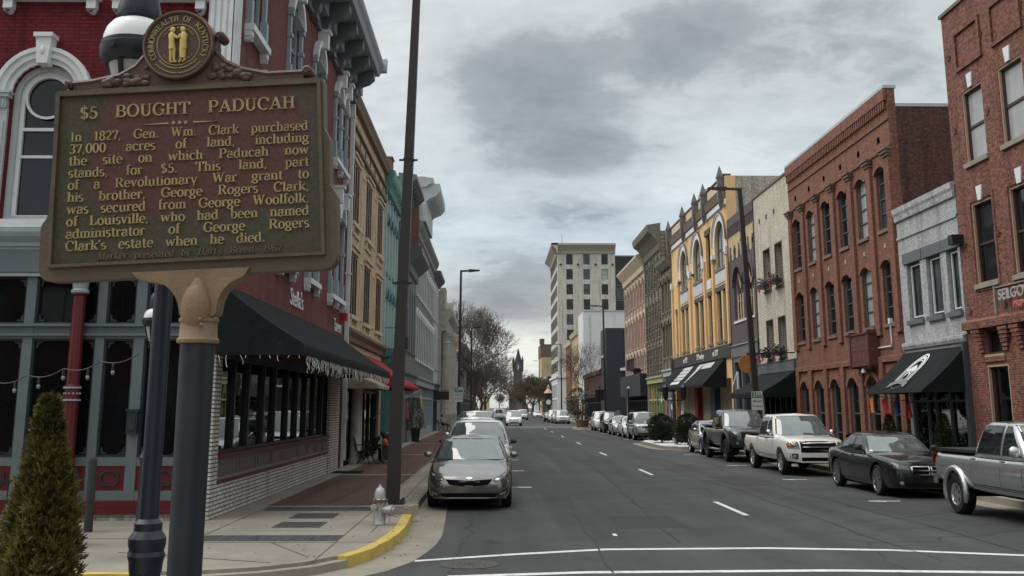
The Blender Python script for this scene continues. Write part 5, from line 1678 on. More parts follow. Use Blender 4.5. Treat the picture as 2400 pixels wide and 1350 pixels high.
mb = MB(); strip(mb, 0.02, D.w - .02, [(0.02, 3.85), (0.14, 3.86), (0.16, 4.34), (0.2, 4.38), (0.02, 4.45)]); mb.build('shop_fascia', m_slate, T)
mb = MB()
for x_ in (0.4, 1.4, 2.4, 3.4, 4.4, 5.4, 6.4):
 mb.box(x_ - .05, x_ + .05, 0.05, 0.3, 0.15, 3.2)
mb.box(0.4, 6.4, 0.05, .3, .15, .8)
sh = mb.build('shop_window', m_black, T)
g = MB(); g.face([(0.4, 0.2, .2), (6.4, 0.2, .2), (6.4, 0.2, 3.2), (0.4, 0.2, 3.2)]); g.build('pane', g_shop, sh)
awning(T, 0.1, 6.75, 3.9, 2.58, 1.7, m_canvas, 0.28, 20)
mb = MB(); mb.box(0.1, 0.3, -0.5, -.05, 3.3, 3.5); mb.lathe([(0.02, 0.1), (0.1, 0), (0.11, -0.14), (0.001, -0.16)], 10, (0.2, -0.5, 3.25)); mb.build('lantern', m_white, T)
# --- purple and straw painted brick building
E_ = Bld('purple_brick_building', 'purple painted brick building with straw stepped top and twin pointed arch windows', 'R', 56.0, 62.4, XR)
T = E_.root
wy = [(59.1, 61.4), (56.6, 58.8)]
ops = [(*E_.span(a, b), 7.15, 10.35, 1.1) for a, b in wy] + [(0.4, 6.0, 0.15, 5.0)]
mb = MB(); wall_panel(mb, 0, E_.w, 0, 10.9, ops, 0, 0.3); mb.build('lower_wall', m_brick_purple, T)
mb = MB(); wall_panel(mb, 0, E_.w, 10.9, 13.0, [], 0, 0.3); mb.build('upper_wall', m_brick_yellow, T)
mb = MB(); wall_panel(mb, 0, E_.w, 13.0, 13.5, [], -0.06, 0.3); shell(mb, 0, E_.w, 13.5, 15, -.06); mb.box(0.005, E_.w - .005, -0.065, 0.2, 12.95, 13.005)
q = 0.1
while q < E_.w - .1:
 mb.box(q, q + 0.16, -0.05, 0.01, 12.35, 12.97); q += 0.36
for k in range(6):
 x_ = 0.3 + k * 1.1
 mb.box(x_, x_ + .5, -0.03, 0.01, 10.9, 11.25 + 0.25 * (k % 2)); mb.box(x_ + .12, x_ + .38, -0.03, 0.01, 11.2, 11.7)
mb.box(3.2, 4.2, -0.05, 0.01, 11.7, 11.85)
mb.build('stepped_top', m_brick_purple, T)
for a, b, c, d, h in ops[:2]:
 wn = window(T, a, b, c, d, h, 0.2, m_tanwin, g_mid, 0.08, (0.38,), (0.5,), sill=(m_white, 0.06, 0.12, 0.06), hood=(m_brick_purple, 0.28, 0.10))
 m_ = (a + b) / 2
 s = MB()
 for sg_ in (-1, 1):
  s.bar((m_, 0.16, d - h - .2), (m_ + sg_ * 0.55, 0.16, d - 0.35), 0.07, 0.06)
 s.build('tracery', m_brick_yellow, wn)
 s = MB()
 for x0 in (a + .1, (a + b) / 2 - .45, (a + b) / 2 + .15):
  s.face([(x0, 0.17, c + .1), (x0 + .3, 0.17, c + .1), (x0 + .3, 0.17, c + 1.6), (x0, 0.17, c + 1.6)])
 s.build('blind', m_tanwin, wn)
mb = MB()
for x_ in (0.4, 2.2, 4.2, 6.0):
 mb.box(x_ - .1, x_ + .1, -0.02, 0.25, 0.15, 5.0)
mb.box(0.4, 6.0, 0, 0.25, 3.0, 3.25); mb.box(0.4, 6.0, 0, 0.25, 0.15, 0.9); mb.box(0.4, 6.0, -0.05, 0.25, 4.75, 5.0)
sh = mb.build('shop_front', m_slate, T)
g = MB(); g.face([(0.4, 0.15, .3), (6.0, 0.15, .3), (6.0, 0.15, 4.9), (0.4, 0.15, 4.9)]); g.build('pane', glass('shop_glass_blue', (0.008, 0.011, 0.026)), sh)
mb = MB(); strip(mb, 0, E_.w, [(0.02, 5.0), (0.1, 5.05), (0.12, 5.6), (0.2, 5.7), (0.02, 5.8)]); mb.build('shop_cornice', m_grey_facade, T)
mb = MB(); mb.bar((1.3, -0.1, 4.1), (0.7, -0.25, 3.3), 0.06); mb.box(1.2, 1.35, -0.1, 0, 3.2, 4.2); mb.build('awning_arm', m_white, T)
# round orange disc sign on a bracket
ds = thing('disc_sign', 'round blank orange wooden disc sign hanging beside the street lamp post', 'sign', (12.05, 49.2, 4.15))
s = MB(); s.lathe([(0.001, -0.03), (0.43, -0.03), (0.43, 0.03), (0.001, 0.03)], 36, (0, 0, 0), 'y'); s.build('disc', paint('orange_board', (0.46, 0.17, 0.03), 0.6, var=0.2, scale=3), ds)
s = MB(); s.bar((0, 0, 0.5), (2.3, 0, 0.55), 0.05); s.bar((0, 0, 0.55), (0, 0, 0.40), 0.04); s.build('bracket', m_black, ds)
# --- ochre building with three great arches and pinnacles
F_ = Bld('ochre_building', 'ochre yellow building with white ringed arches, grey pinnacles and a black awning', 'R', 62.45, 82.8, XR)
T = F_.root
arches = [(64.75, 2.9), (72.15, 2.9), (77.5, 2.7)]
ops = []
for (yc, wd) in arches:
 p, q = F_.span(yc - wd / 2, yc + wd / 2)
 ops.append((p, q, 10.9, 13.9, wd / 2))
pn, qn = F_.span(67.7, 69.1)
low = []
for (ya, yb) in ((63.1, 64.5), (64.9, 66.3), (67.8, 69.0), (70.6, 71.9), (72.3, 73.6), (76.2, 77.4), (77.8, 79.0), (80.3, 81.4)):
 low.append((*F_.span(ya, yb), 6.25, 9.45))
mb = MB(); wall_panel(mb, 0, F_.w, 0, 14.6, ops + [(pn, qn, 10.6, 13.6)] + low + [(0.5, 19.8, 0.15, 3.9)], 0, 0.35)
mb.build('wall', m_ochre, T)
mb = MB(); shell(mb, 0, F_.w, 16.4, 18, 0.0); mb.build('side_wall', m_brick_pale, T)
mb = MB(); mb.box(F_.w + .001, F_.w + .03, -0.02, 0.6, 12, 16.4); mb.build('corner_return', m_ochre, T)
for (a, b, c, d, h) in ops:
 wn = window(T, a, b, c, d, h, 0.2, m_greywin, g_pale, 0.17, (0.42,), (0.33, 0.67), sill=(m_grey_facade, 0.1, 0.2, 0.1), bw=0.09)
 s = MB()
 for (w0, w1, p) in ((0.02, 0.42, 0.05), (0.42, 0.50, 0.12)):
  ai, ao = arc_pts(a - w0, b + w0, d - h, h + w0, 20), arc_pts(a - w1, b + w1, d - h, h + w1, 20)
  ring(s, ao + [(b + w1, c + 1.0), (b + w0, c + 1.0)][:1], ai + [(b + w0, c + 1.0)], -p, 0.01) if False else None
  for i in range(len(ai) - 1):
   A_, B_, C_, D2 = ai[i], ai[i + 1], ao[i + 1], ao[i]
   s.face([(A_[0], -p, A_[1]), (B_[0], -p, B_[1]), (C_[0], -p, C_[1]), (D2[0], -p, D2[1])])
   s.face([(D2[0], -p, D2[1]), (C_[0], -p, C_[1]), (C_[0], 0.01, C_[1]), (D2[0], 0.01, D2[1])])
   s.face([(A_[0], -p, A_[1]), (A_[0], .01, A_[1]), (B_[0], .01, B_[1]), (B_[0], -p, B_[1])])
 for x0 in (a - .42, b + .02):
  s.box(x0, x0 + .40, -0.05, 0.01, d - h - 0.9, d - h)
 s.build('arch_ring', m_white, wn)
 s = MB()
 ai, ao = arc_pts(a - .50, b + .50, d - h, h + .50, 20), arc_pts(a - .58, b + .58, d - h, h + .58, 20)
 for i in range(len(ai) - 1):
  A_, B_, C_, D2 = ai[i], ai[i + 1], ao[i + 1], ao[i]
  s.face([(A_[0], -.14, A_[1]), (B_[0], -.14, B_[1]), (C_[0], -.14, C_[1]), (D2[0], -.14, D2[1])])
  s.face([(D2[0], -.14, D2[1]), (C_[0], -.14, C_[1]), (C_[0], 0.01, C_[1]), (D2[0], 0.01, D2[1])])
 for x0 in (a - .55, b - .02):
  s.box(x0, x0 + .57, -0.2, 0.01, d - h - 0.95, d - h - .82)
 s.build('arch_edge', m_brown_trim, wn)
window(T, pn, qn, 10.6, 13.6, 0, 0.2, m_brownwin, g_dark, 0.12, (0.5,), (), hood=(m_brick_purple, 0.4, 0.05))
for (a, b, c, d) in low:
 window(T, a, b, c, d, 0, 0.18, m_grey_facade, g_mid, 0.12, (0.5,), (), sill=(m_grey_facade, 0.05, 0.15, 0.08), hood=(m_brick_purple, 0.3, 0.03))
mb = MB()
for (yc, wd) in arches:
 p, q = F_.span(yc - wd / 2 - .1, yc + wd / 2 + .1)
 for k in range(7):
  mb.box(p, q, -0.05, 0.01, 9.92 + k * 0.11, 10.0 + k * 0.11)
mb.box(pn, qn, -0.05, 0.01, 9.92, 10.5)
mb.build('ribbed_panel', m_white, T)
mb = MB()
for y_ in (62.75, 66.75, 69.55, 74.8, 79.7, 82.5):
 x_ = F_.u(y_)
 mb.box(x_ - .22, x_ + .22, -0.14, 0.01, 5.95, 11.9)
mb.build('pier', m_ochre, T)
mb = MB()
strip(mb, 0, F_.w, [(0.02, 14.55), (0.12, 14.6), (0.12, 14.95), (0.02, 14.96)])
for y_ in (62.75, 66.6, 69.75, 74.8, 79.7, 82.5):
 x_ = F_.u(y_)
 mb.box(x_ - .27, x_ + .27, -0.19, 0.01, 11.45, 11.95)
mb.build('white_band', m_white, T)
mb = MB(); strip(mb, 0, F_.w, [(0.02, 14.96), (0.2, 15.0), (0.24, 15.2), (0.30, 15.45), (0.34, 15.55), (0.02, 15.6)]); mb.build('brown_moulding', m_brown_trim, T)
mb = MB(); mb.box(0.005, F_.w - .005, -0.05, 0.3, 15.6, 16.395); mb.box(F_.u(70.8), F_.u(68.4), -0.08, 0.3, 16.45, 16.8); mb.build('parapet', m_tan_stone, T)
mb = MB(); mb.box(-.04, F_.w, -0.12, 0.36, 16.45, 16.53); mb.build('coping', m_brown_trim, T)
letters('ERA', 0.42, m_brown_trim, T, TR(F_.u(69.6), -0.09, 16.75), depth=0.03)
m_pin = paint('grey_pinnacle', (0.15, 0.135, 0.13), 0.7)
for y_ in (82.3, 76.0, 71.2, 68.1, 62.8):
 x_ = F_.u(y_)
 s = MB()
 s.box(x_ - .17, x_ + .17, -0.45, -.11, 14.9, 16.35)
 s.lathe([(0.24, 14.9), (0.02, 14.2)], 4, (x_, -0.28, 0), a0=pi / 4, a1=2 * pi + pi / 4)
 s.box(x_ - .21, x_ + .21, -0.49, -0.07, 16.3, 16.42)
 s.lathe([(0.28, 16.42), (0.21, 16.6), (0.02, 17.1)], 4, (x_, -0.28, 0), a0=pi / 4, a1=2 * pi + pi / 4)
 s.build('pinnacle', m_pin, T)
m_sign_dark = paint('dark_shop_fascia', (0.045, 0.042, 0.042), 0.6)
mb = MB(); mb.box(0.1, F_.w, -0.14, 0.02, 5.15, 5.95); mb.build('shop_fascia', m_sign_dark, T)
for (y_, tx, sz) in ((66.6, 'est. 2021', 0.52), (71.6, '219 Broadway', 0.52), (77.2, 'est. 1921', 0.52)):
 letters(tx, sz, m_white, T, TR(F_.u(y_), -0.16, 5.55), depth=0.03, sx=0.85, bold=0.006)
awning(T, 0.5, 18.6, 5.2, 3.35, 1.5, m_canvas, 0.2, 40)
# prints on the awning: a block of lettering, a long V and a caption
f = on_awning(0, 0, 1.0, 1.0, 5.2, 3.55, 1.5)
L_ = sqrt(1.5 ** 2 + 1.65 ** 2)
mb = MB()
x0, x1 = F_.u(77.3), F_.u(73.6)
rr = random.Random(4)
for j in range(4):
 y0 = 0.62 + j * 0.34
 x = x0 + 0.1
 while x < x1 - .2:
  w_ = rr.uniform(0.16, 0.4)
  mb.face([f(x, y0, .03), f(x + w_, y0, .03), f(x + w_ - .04, y0 + .29, .03), f(x + .03, y0 + .29, .03)])
  x += w_ + 0.045
mb.face([f(x0 - .1, 0.25, .03), f(x1 - .3, 0.25, .03), f(x1 - .3, 0.52, .03), f(x0 - .1, 0.52, .03)])
mb.build('block_print', m_print, T)
mb = MB()
xv = F_.u(71.6)
for k in range(4):
 mb.face([f(xv + k * .03, 0.25, .03), f(xv + .1 + k * .03, 0.25, .03), f(xv + 0.75 + k * 0.36, 1.95, .03), f(xv + 0.5 + k * 0.36, 1.95, .03)])
for k in range(5):
 mb.face([f(xv + .05 + k * .14, 1.55, .03), f(xv + .15 + k * .14, 1.55, .03), f(xv + .15 + k * .14, 1.95, .03), f(xv + .05 + k * .14, 1.95, .03)])
for k in range(9):
 mb.face([f(xv + 2.0 + k * .36, 1.45, .03), f(xv + 2.28 + k * .36, 1.45, .03), f(xv + 2.28 + k * .36, 1.95, .03), f(xv + 2.0 + k * .36, 1.95, .03)])
mb.build('letter_print', m_print, T)
mb = MB()
mb.face([(0.5, 0.34, .15), (19.8, 0.34, .15), (19.8, 0.34, 3.9), (0.5, 0.34, 3.9)])
for x_ in (3.2, 7.4, 12, 15.5):
 mb.box(x_ - .05, x_ + .05, 0.25, 0.34, .15, 3.9)
mb.build('shop_wall', paint('shop_cream', (0.40, 0.35, 0.24), 0.8), T)
mb = MB(); mb.box(1.6, 2.6, 0.26, 0.32, .15, 2.6); mb.build('door', m_bronze, T)
for (y_, m_) in ((74.2, paint('mural_red', (0.20, 0.012, 0.016), 0.6, var=0.4, scale=3)), (68.4, paint('mural_blue', (0.02, 0.075, 0.125), 0.6, var=0.5, scale=3)), (79.6, m_white)):
 mb = MB(); mb.box(F_.u(y_) - .5, F_.u(y_) + .5, -0.05, 0.34, 0.1, 3.9); mb.build('painted_column', m_, T)
mb = MB(); mb.tube([(0.12, -0.22, 0.2), (0.12, -0.22, 5.9)], 0.1, 8); mb.build('down_pipe', m_brick_purple, T)
# --- grey hooded front, rock faced stone building, pink stone building
Gh = plain_row('hooded_grey_building', 'narrow grey building with bracketed window hoods beside the ochre one', 'R', 82.85, 88.0, XR, 14.2, m_olive, m_grey_facade, g_dark, ((10.0, 12.8), (6.2, 9.2)), 3, 0.85, 1.0,
    [(0.02, 13.4), (0.2, 13.5), (0.55, 14.0), (0.6, 14.3), (0.0, 14.4)], m_olive, m_lightgrey_trim, (m_olive, 0.22, 0.25), shop_h=4.6, pil=m_olive)
Gr = plain_row('rusticated_stone_building', 'dark rock faced stone building with a heavy flared cornice', 'R', 88.05, 97.6, XR, 17.3, m_rock, m_olive, g_dark, ((12.6, 15.0), (8.2, 11.4), (4.9, 7.4)), 5, 0.95, 0.0,
    [(0.02, 15.6), (0.15, 15.7), (0.2, 16.2), (0.7, 16.9), (1.1, 17.2), (1.2, 17.6), (1.2, 17.8), (0.0, 18.0)], m_olive, m_green_pale, None, shop_h=4.2, pil=m_rock)
Gp = plain_row('pink_stone_building', 'pink stone building with arched windows, pale scrolled cornice and a black shopfront', 'R', 97.65, 113.5, XR, 16.2, m_brick_pink, m_tanwin, g_mid, ((12.2, 14.6), (8.0, 11.2), (5.9, 7.6)), 7, 1.05, 1.0,
    [(0.02, 15.0), (0.2, 15.1), (0.25, 15.6), (0.7, 16.2), (0.85, 16.4), (0.85, 16.6), (0.0, 16.8)], m_tan_stone, m_navy, (m_tan_stone, 0.2, 0.12), shop_h=4.6, pil=m_brick_pink)
mb = MB(); mb.box(0.2, Gp.w - .2, -0.7, 0.0, 3.2, 5.3); mb.build('shop_canopy', m_navy, Gp.root)
mb = MB()
for k in range(20):
 mb.bar((6 + k * 0.3, -0.7, 5.9), (6 + k * 0.3, -0.7, 6.9), 0.03)
mb.bar((6, -.7, 6.9), (11.8, -.7, 6.9), 0.05); mb.box(6, 11.8, -.75, 0, 5.8, 5.9)
mb.build('balcony_rail', m_black, Gp.root)
# --- beyond the next crossing
Hb = Bld('charcoal_building', 'charcoal rendered building with white window caps facing the crossing', 'F', 14.4, 28.0, 134.0)
T = Hb.root
ops = [(2.2, 4.6, 10.0, 11.8), (2.2, 4.6, 5.6, 9.2)]
mb = MB(); wall_panel(mb, 0, 12, 0, 12.3, ops, 0, 0.2); shell(mb, 0, 12, 12.3, 6.5); mb.build('wall', m_navy, T)
for a, b, c, d in ops:
 s = MB(); s.face([(a, .18, c), (b, .18, c), (b, .18, d), (a, .18, d)]); s.build('window', paint('charcoal_infill', (0.03, 0.034, 0.042), 0.5), T)
s = MB()
s.prism([(1.8, 6.8), (5.0, 6.8), (5.0, 7.1), (3.4, 7.4), (1.8, 7.1)], -0.2, 0.0, 'y'); s.box(2.0, 4.9, -0.2, 0.0, 4.7, 4.95)
MR = TR(0, 6.5, 0) @ Matrix.Rotation(-pi / 2, 4, 'Z')
s.build('white_cap', m_white, T)
for k in range(3):
 window(T, 0.7 + k * 1.9, 1.9 + k * 1.9, 5.0, 8.6, 0, -0.02, m_slate, g_dark, 0.1, (0.5,), (), M=MR, hood=(m_white, 0.3, 0.2))
 window(T, 0.7 + k * 1.9, 1.9 + k * 1.9, 1.0, 3.6, 0, -0.02, m_slate, g_dark, 0.1, (), (), M=MR)
plain_row('low_brick_shops', 'low brown brick shops with dark awnings beyond the crossing', 'R', 140.6, 167.5, XR, 7.2, m_brick_dark, m_slate, g_dark, ((4.6, 6.2),), 9, 1.1, 0.0, [(0.02, 6.5), (0.2, 6.6), (0.3, 7.1), (0.0, 7.3)], m_brick_dark, m_black)
Wb = Bld('white_building', 'plain white rendered building with two windows in its side wall', 'F', 14.4, 30.0, 168.0)
T = Wb.root
ops = [(3.0, 6.4, 9.2, 13.0), (3.0, 6.4, 2.0, 5.2)]
mb = MB(); wall_panel(mb, 0, 15.6, 0, 17.6, ops, 0, 0.25); shell(mb, 0, 15.6, 17.6, 10); mb.build('wall', m_whitewall, T)
for a, b, c, d in ops:
 window(T, a, b, c, d, 0, 0.12, m_slate, g_dark, 0.15, (0.5,), (0.5,), bw=0.1)
mb = MB(); mb.box(-.1, 15.7, -0.1, 0.3, 17.6, 17.75); mb.box(1.0, 1.12, -0.12, 0, 1, 17); mb.build('coping', m_lightgrey_trim, T)
plain_row('buff_brick_building', 'small buff brick front past the white building', 'R', 178.2, 194, XR, 15.2, m_brick_tan, m_brownwin, g_dark, ((10, 13), (5.4, 8.6)), 5, 1.2, 0.0, [(0.02, 14.4), (0.3, 14.6), (0.5, 15.3), (0.0, 15.4)], m_tan_stone, m_slate)
plain_row('orange_brick_building', 'orange brick front beside the tall tower', 'R', 194.1, 210, XR, 14.4, brick('brick_orange', (0.33, 0.15, 0.085), (0.28, 0.125, 0.07), (0.2, 0.12, 0.08)), m_brownwin, g_dark, ((9.6, 12.4), (5.2, 8.2)), 5, 1.2, 0.0, [(0.02, 13.6), (0.3, 13.8), (0.4, 14.5), (0.0, 14.6)], m_tan_stone, m_slate)
# tower
Tw = Bld('tower_block', 'tall cream office tower with dark square windows and a flared cornice', 'F', 14.4, 27.7, 235.0)
T = Tw.root
HTW = 37.6
fl = [35.8 - 3.48 * k for k in range(8)]
ops = [(x_ - .75, x_ + .75, z - 1.2, z + 1.2) for x_ in (2.75, 6.7, 10.9) for z in fl]
mb = MB(); wall_panel(mb, 0, 13.3, 9.0, HTW, ops, 0, 0.3); shell(mb, 0, 13.3, HTW, 30); mb.build('wall', m_tower, T)
for a, b, c, d in ops:
 window(T, a, b, c, d, 0, 0.15, m_black, g_dark, 0.06, (0.5,), ())
MR = TR(0, 30, 0) @ Matrix.Rotation(-pi / 2, 4, 'Z')
ops2 = [(1.8 + k * 3.1, 2.85 + k * 3.1, z - 1.2, z + 1.2) for k in range(9) for z in fl]
for a, b, c, d in ops2:
 window(T, a, b, c, d, 0, -0.05, m_black, g_dark, 0.06, (0.5,), (), M=MR)
mb = MB(); mb.box(-0.25, 13.5, -0.25, 0.5, 0, 8.7); mb.box(-0.25, 0.0, 0.5, 30, 0, 8.7); mb.box(-0.6, 13.6, -0.6, 0.4, 8.7, 9.2); mb.box(-0.6, 0, 0.4, 30, 8.7, 9.2); mb.build('base_storeys', m_whitewall, T)
for k in range(8):
 for z in (4.4, 1.0):
  window(T, 1.0 + k * 3.6, 3.4 + k * 3.6, z, z + 2.9, 0, -0.26, m_slate, g_dark, 0.12, (), (0.5,), M=MR)
mb = MB()
pr = [(0.05, 37.0), (0.25, 37.3), (0.3, 37.7), (0.7, 38.2), (1.3, 38.8), (1.5, 39.0), (1.5, 39.4), (0.0, 39.5)]
strip(mb, -1.5, 13.4, pr)
mb2 = MB(); strip(mb2, 0, 31.5, pr); mb2.xform(MR)
n0 = len(mb.v); mb.add(mb2.v, mb2.f)
mb.box(-0.05, 13.35, 0.0, 30, 37.55, 39.4)
mb.build('cornice', m_tan_stone if False else paint('tower_cornice', (0.42, 0.39, 0.32), 0.7), T)
mb = MB()
for x_ in (0.7, 4.7, 8.8, 12.7):
 mb.ball((x_, -0.3, 34.6), 0.28, 8)
mb.build('wall_lamps', m_black, T)
mb = MB(); mb.tube([(1.2, 2, 39), (1.2, 2, 42)], 0.06, 5); mb.build('aerial', m_slate, T)
Ta = Bld('tower_annexe', 'grey annexe with bands of dark windows behind the cream tower', 'F', 27.8, 46.0, 240.0)
T = Ta.root
ops = [(0.6, 6.4, z - 1.9, z + 1.3) for z in fl] + [(8.2, 14.0, z - 1.9, z + 1.3) for z in fl]
mb = MB(); wall_panel(mb, 0, 18.2, 0, 37.5, ops, 0, 0.3); shell(mb, 0, 18.2, 37.5, 20); mb.build('wall', m_grey_facade, T)
for a, b, c, d in ops:
 window(T, a, b, c, d, 0, 0.15, m_black, g_dark, 0.1, (), (0.33, 0.66))
# dark shop with the clock, and the far buff block
Db = plain_row('dark_corner_shop', 'small dark blue shop building down the street beyond the tower', 'R', 285, 315, XR, 10.5, m_navy, m_slate, g_dark, ((5.5, 8.5),), 6, 1.6, 0.0, [(0.02, 9.6), (0.4, 9.9), (0.4, 10.6), (0.0, 10.7)], m_bluegrey, m_slate)
Fb = Bld('far_buff_building', 'tall blank buff wall with a brown top far down the street', 'F', 14.4, 30.0, 322.0)
mb = MB(); wall_panel(mb, 0, 15.6, 0, 17.6, [], 0, 0.2); shell(mb, 0, 15.6, 17.6, 18); mb.build('wall', m_brick_tan, Fb.root)
mb = MB(); mb.box(-0.2, 15.6, -0.1, 18, 17.6, 21.5); mb.box(-0.5, 1.0, -0.2, 1.2, 21.5, 23.2); mb.build('upper_wall', brick('brick_far_brown', (.22, .16, .135), (.17, .125, .105), (.15, .12, .1)), Fb.root)
# church
Ch = thing('church', 'dark church tower with a pointed spire at the end of the street', 'church', (11.0, 500, 0))
s = MB(); s.box(-2.1, 2.1, -2.1, 2.1, 0, 23.4); s.box(-4, 4, 2.4, 30, 0, 8)
m_chs = brick('church_brick', (.17, .145, .135), (.14, .12, .11), (.15, .13, .12))
s.build('tower', m_chs, Ch)
m_spire = paint('spire_slate', (0.035, 0.032, 0.042), 0.7)
s = MB(); s.lathe([(1.9, 23.4), (0.05, 30.4)], 8, (0.2, 0, 0)); s.build('spire', m_spire, Ch)
for x_ in (-2.2, 2.2):
 s = MB(); s.box(x_ - .45, x_ + .45, -2.7, -1.8, 19, 24); s.lathe([(0.65, 24), (0.03, 26.6)], 4, (x_, -2.25, 0)); s.build('pinnacle', m_spire, Ch)
s = MB(); s.prism(outline(-0.5, 0.5, 19.5, 22.3, 0.8), -2.45, -2.3, 'y'); s.build('belfry_window', m_whitewall, Ch)
s = MB(); s.prism([(-4.2, 8), (4.2, 8), (0, 13)], 2.5, 30, 'y'); s.build('roof', m_spire, Ch)
# a few roofs closing the far end
for k, (x0, x1, y, h, m_, lab) in enumerate(((-40, -6, 320, 9, m_brick_dark, 'low dark brick building at the far left end of the street'), (-7, -2.5, 470, 7, m_brick_tan, 'tiny tan building at the far end of the street'), (16, 40, 420, 8, m_whitewall, 'small white building far down past the tower'))):
 o = Bld('far_building', lab, 'F', x0, x1, y)
 ops = [(1.5 + 3 * q, 3 + 3 * q, 3.5, h - 2) for q in range(int((x1 - x0 - 2) / 3))]
 mb = MB(); wall_panel(mb, 0, x1 - x0, 0, h, ops, 0, .2); shell(mb, 0, x1 - x0, h, 12); mb.build('wall', m_, o.root)
 for a, b, c, d in ops:
  window(o.root, a, b, c, d, 0, 0.1, m_slate, g_dark, 0.1, (), ())
# ------------------------------------------------------------------ vehicles (local: +x forward, +y left, z up, ground at 0)
m_tyre = paint('tyre_rubber', (0.014, 0.014, 0.014), 0.85, spec=0.3, var=0.25, scale=12)
m_alloy = paint('alloy_rim', (0.50, 0.51, 0.52), 0.3, metal=0.85, var=0.06)
m_rimblack = paint('black_rim', (0.02, 0.02, 0.022), 0.3, var=0.1)
m_brake = paint('wheel_recess', (0.02, 0.02, 0.02), 0.7)
m_trimblk = paint('black_plastic_trim', (0.016, 0.016, 0.017), 0.6, var=0.15)
m_chrome = paint('chrome', (0.62, 0.63, 0.64), 0.12, metal=1.0, var=0.03)
m_lamp = glass('headlamp_glass', (0.30, 0.31, 0.32), ior=1.6, spec=0.6, rough=0.08, var=0.5, scale=9)
m_lampdark = glass('headlamp_smoked', (0.05, 0.052, 0.055), ior=1.6, spec=0.6, rough=0.06, var=0.6, scale=9)
m_amber = paint('amber_lens', (0.55, 0.16, 0.03), 0.2)
m_redlens = paint('red_lens', (0.28, 0.012, 0.014), 0.15)
m_seam = paint('panel_gap', (0.012, 0.012, 0.012), 0.8)
m_plate = paint('number_plate', (0.55, 0.56, 0.58), 0.5)
def interp(pts, x):
 if x <= pts[0][0]: return pts[0][1]
 if x >= pts[-1][0]: return pts[-1][1]
 n = len(pts)
 for i in range(n - 1):
  if pts[i][0] <= x <= pts[i + 1][0]:
   (x0, y0), (x1, y1) = pts[i], pts[i + 1]
   d = (y1 - y0) / (x1 - x0)
   def slope(j):
    if j <= 0 or j >= n - 1: return None
    a = (pts[j][1] - pts[j - 1][1]) / (pts[j][0] - pts[j - 1][0])
    b = (pts[j + 1][1] - pts[j][1]) / (pts[j + 1][0] - pts[j][0])
    return 0.0 if a * b <= 0 else 2 * a * b / (a + b)
   m0, m1 = slope(i), slope(i + 1)
   m0 = d if m0 is None else m0
   m1 = d if m1 is None else m1
   t = (x - x0) / (x1 - x0)
   h = x1 - x0
   return (2 * t ** 3 - 3 * t ** 2 + 1) * y0 + (t ** 3 - 2 * t ** 2 + t) * h * m0 + (-2 * t ** 3 + 3 * t ** 2) * y1 + (t ** 3 - t ** 2) * h * m1
 return pts[-1][1]
SPEC = {
 'sedan': dict(L=4.85, top=[(-2.42, .80), (-2.3, .98), (-1.7, 1.03), (-1.0, .98), (0, .95), (.95, .945), (1.6, .87), (2.1, .76), (2.33, .66), (2.42, .56)],
     plan=[(-2.42, .66), (-2.3, .80), (-1.9, .89), (-1, .915), (0, .92), (1.2, .915), (1.9, .87), (2.2, .79), (2.36, .68), (2.42, .56)],
     bot=[(-2.42, .42), (-2.2, .27), (0, .20), (2.1, .20), (2.42, .25)], wb=(1.42, -1.38), wr=.335, ww=.215,
     cab=dict(zb=.90, zr=1.455, xf0=1.05, xf1=.22, xr0=-1.92, xr1=-1.05, h0=.86, h1=.62, bf=.20, br=.15), pil=(-.25, -1.12, .12)),
 'suv': dict(L=4.8, top=[(-2.4, .95), (-2.3, 1.05), (-1, 1.06), (0, 1.05), (.95, 1.06), (1.7, 1.02), (2.15, .93), (2.32, .82), (2.4, .70)],
    plan=[(-2.4, .80), (-2.2, .90), (-1, .95), (0, .955), (1.3, .95), (1.95, .91), (2.25, .82), (2.36, .72), (2.4, .62)],
    bot=[(-2.4, .45), (-2.2, .36), (0, .28), (2.1, .28), (2.4, .34)], wb=(1.42, -1.38), wr=.37, ww=.24,
    cab=dict(zb=1.0, zr=1.74, xf0=1.05, xf1=.42, xr0=-2.32, xr1=-2.0, h0=.90, h1=.68, bf=.20, br=.10), pil=(-.15, -1.15, .11)),
 'pickup': dict(L=5.8, top=[(-2.9, 1.17), (-2.8, 1.18), (-1, 1.18), (0.2, 1.18), (1.3, 1.20), (2.2, 1.17), (2.65, 1.10), (2.83, 1.0), (2.9, .86)],
     plan=[(-2.9, .93), (-2.8, .97), (-1, .99), (0, .99), (1.6, .99), (2.4, .95), (2.7, .88), (2.84, .80), (2.9, .70)],
     bot=[(-2.9, .62), (-2.6, .55), (0, .42), (2.4, .42), (2.9, .42)], wb=(1.9, -1.74), wr=.40, ww=.27,
     cab=dict(zb=1.14, zr=1.88, xf0=1.42, xf1=.72, xr0=-.98, xr1=-.86, h0=.94, h1=.74, bf=.18, br=.03), pil=(.22, -.86, .14), bed=(-2.78, -1.08)),
 'hatch': dict(L=4.45, top=[(-2.22, .95), (-2.1, 1.05), (-1.2, 1.05), (0, 1.0), (.9, .97), (1.5, .89), (1.95, .76), (2.15, .66), (2.22, .56)],
     plan=[(-2.22, .70), (-2.05, .80), (-1, .86), (0, .87), (1.2, .865), (1.75, .82), (2.05, .74), (2.17, .64), (2.22, .52)],
     bot=[(-2.22, .40), (-2.0, .28), (0, .20), (1.9, .20), (2.22, .26)], wb=(1.36, -1.34), wr=.32, ww=.2,
     cab=dict(zb=.93, zr=1.49, xf0=1.25, xf1=.25, xr0=-2.12, xr1=-1.35, h0=.82, h1=.60, bf=.2, br=.15), pil=(-.2, -1.1, .1)),
}
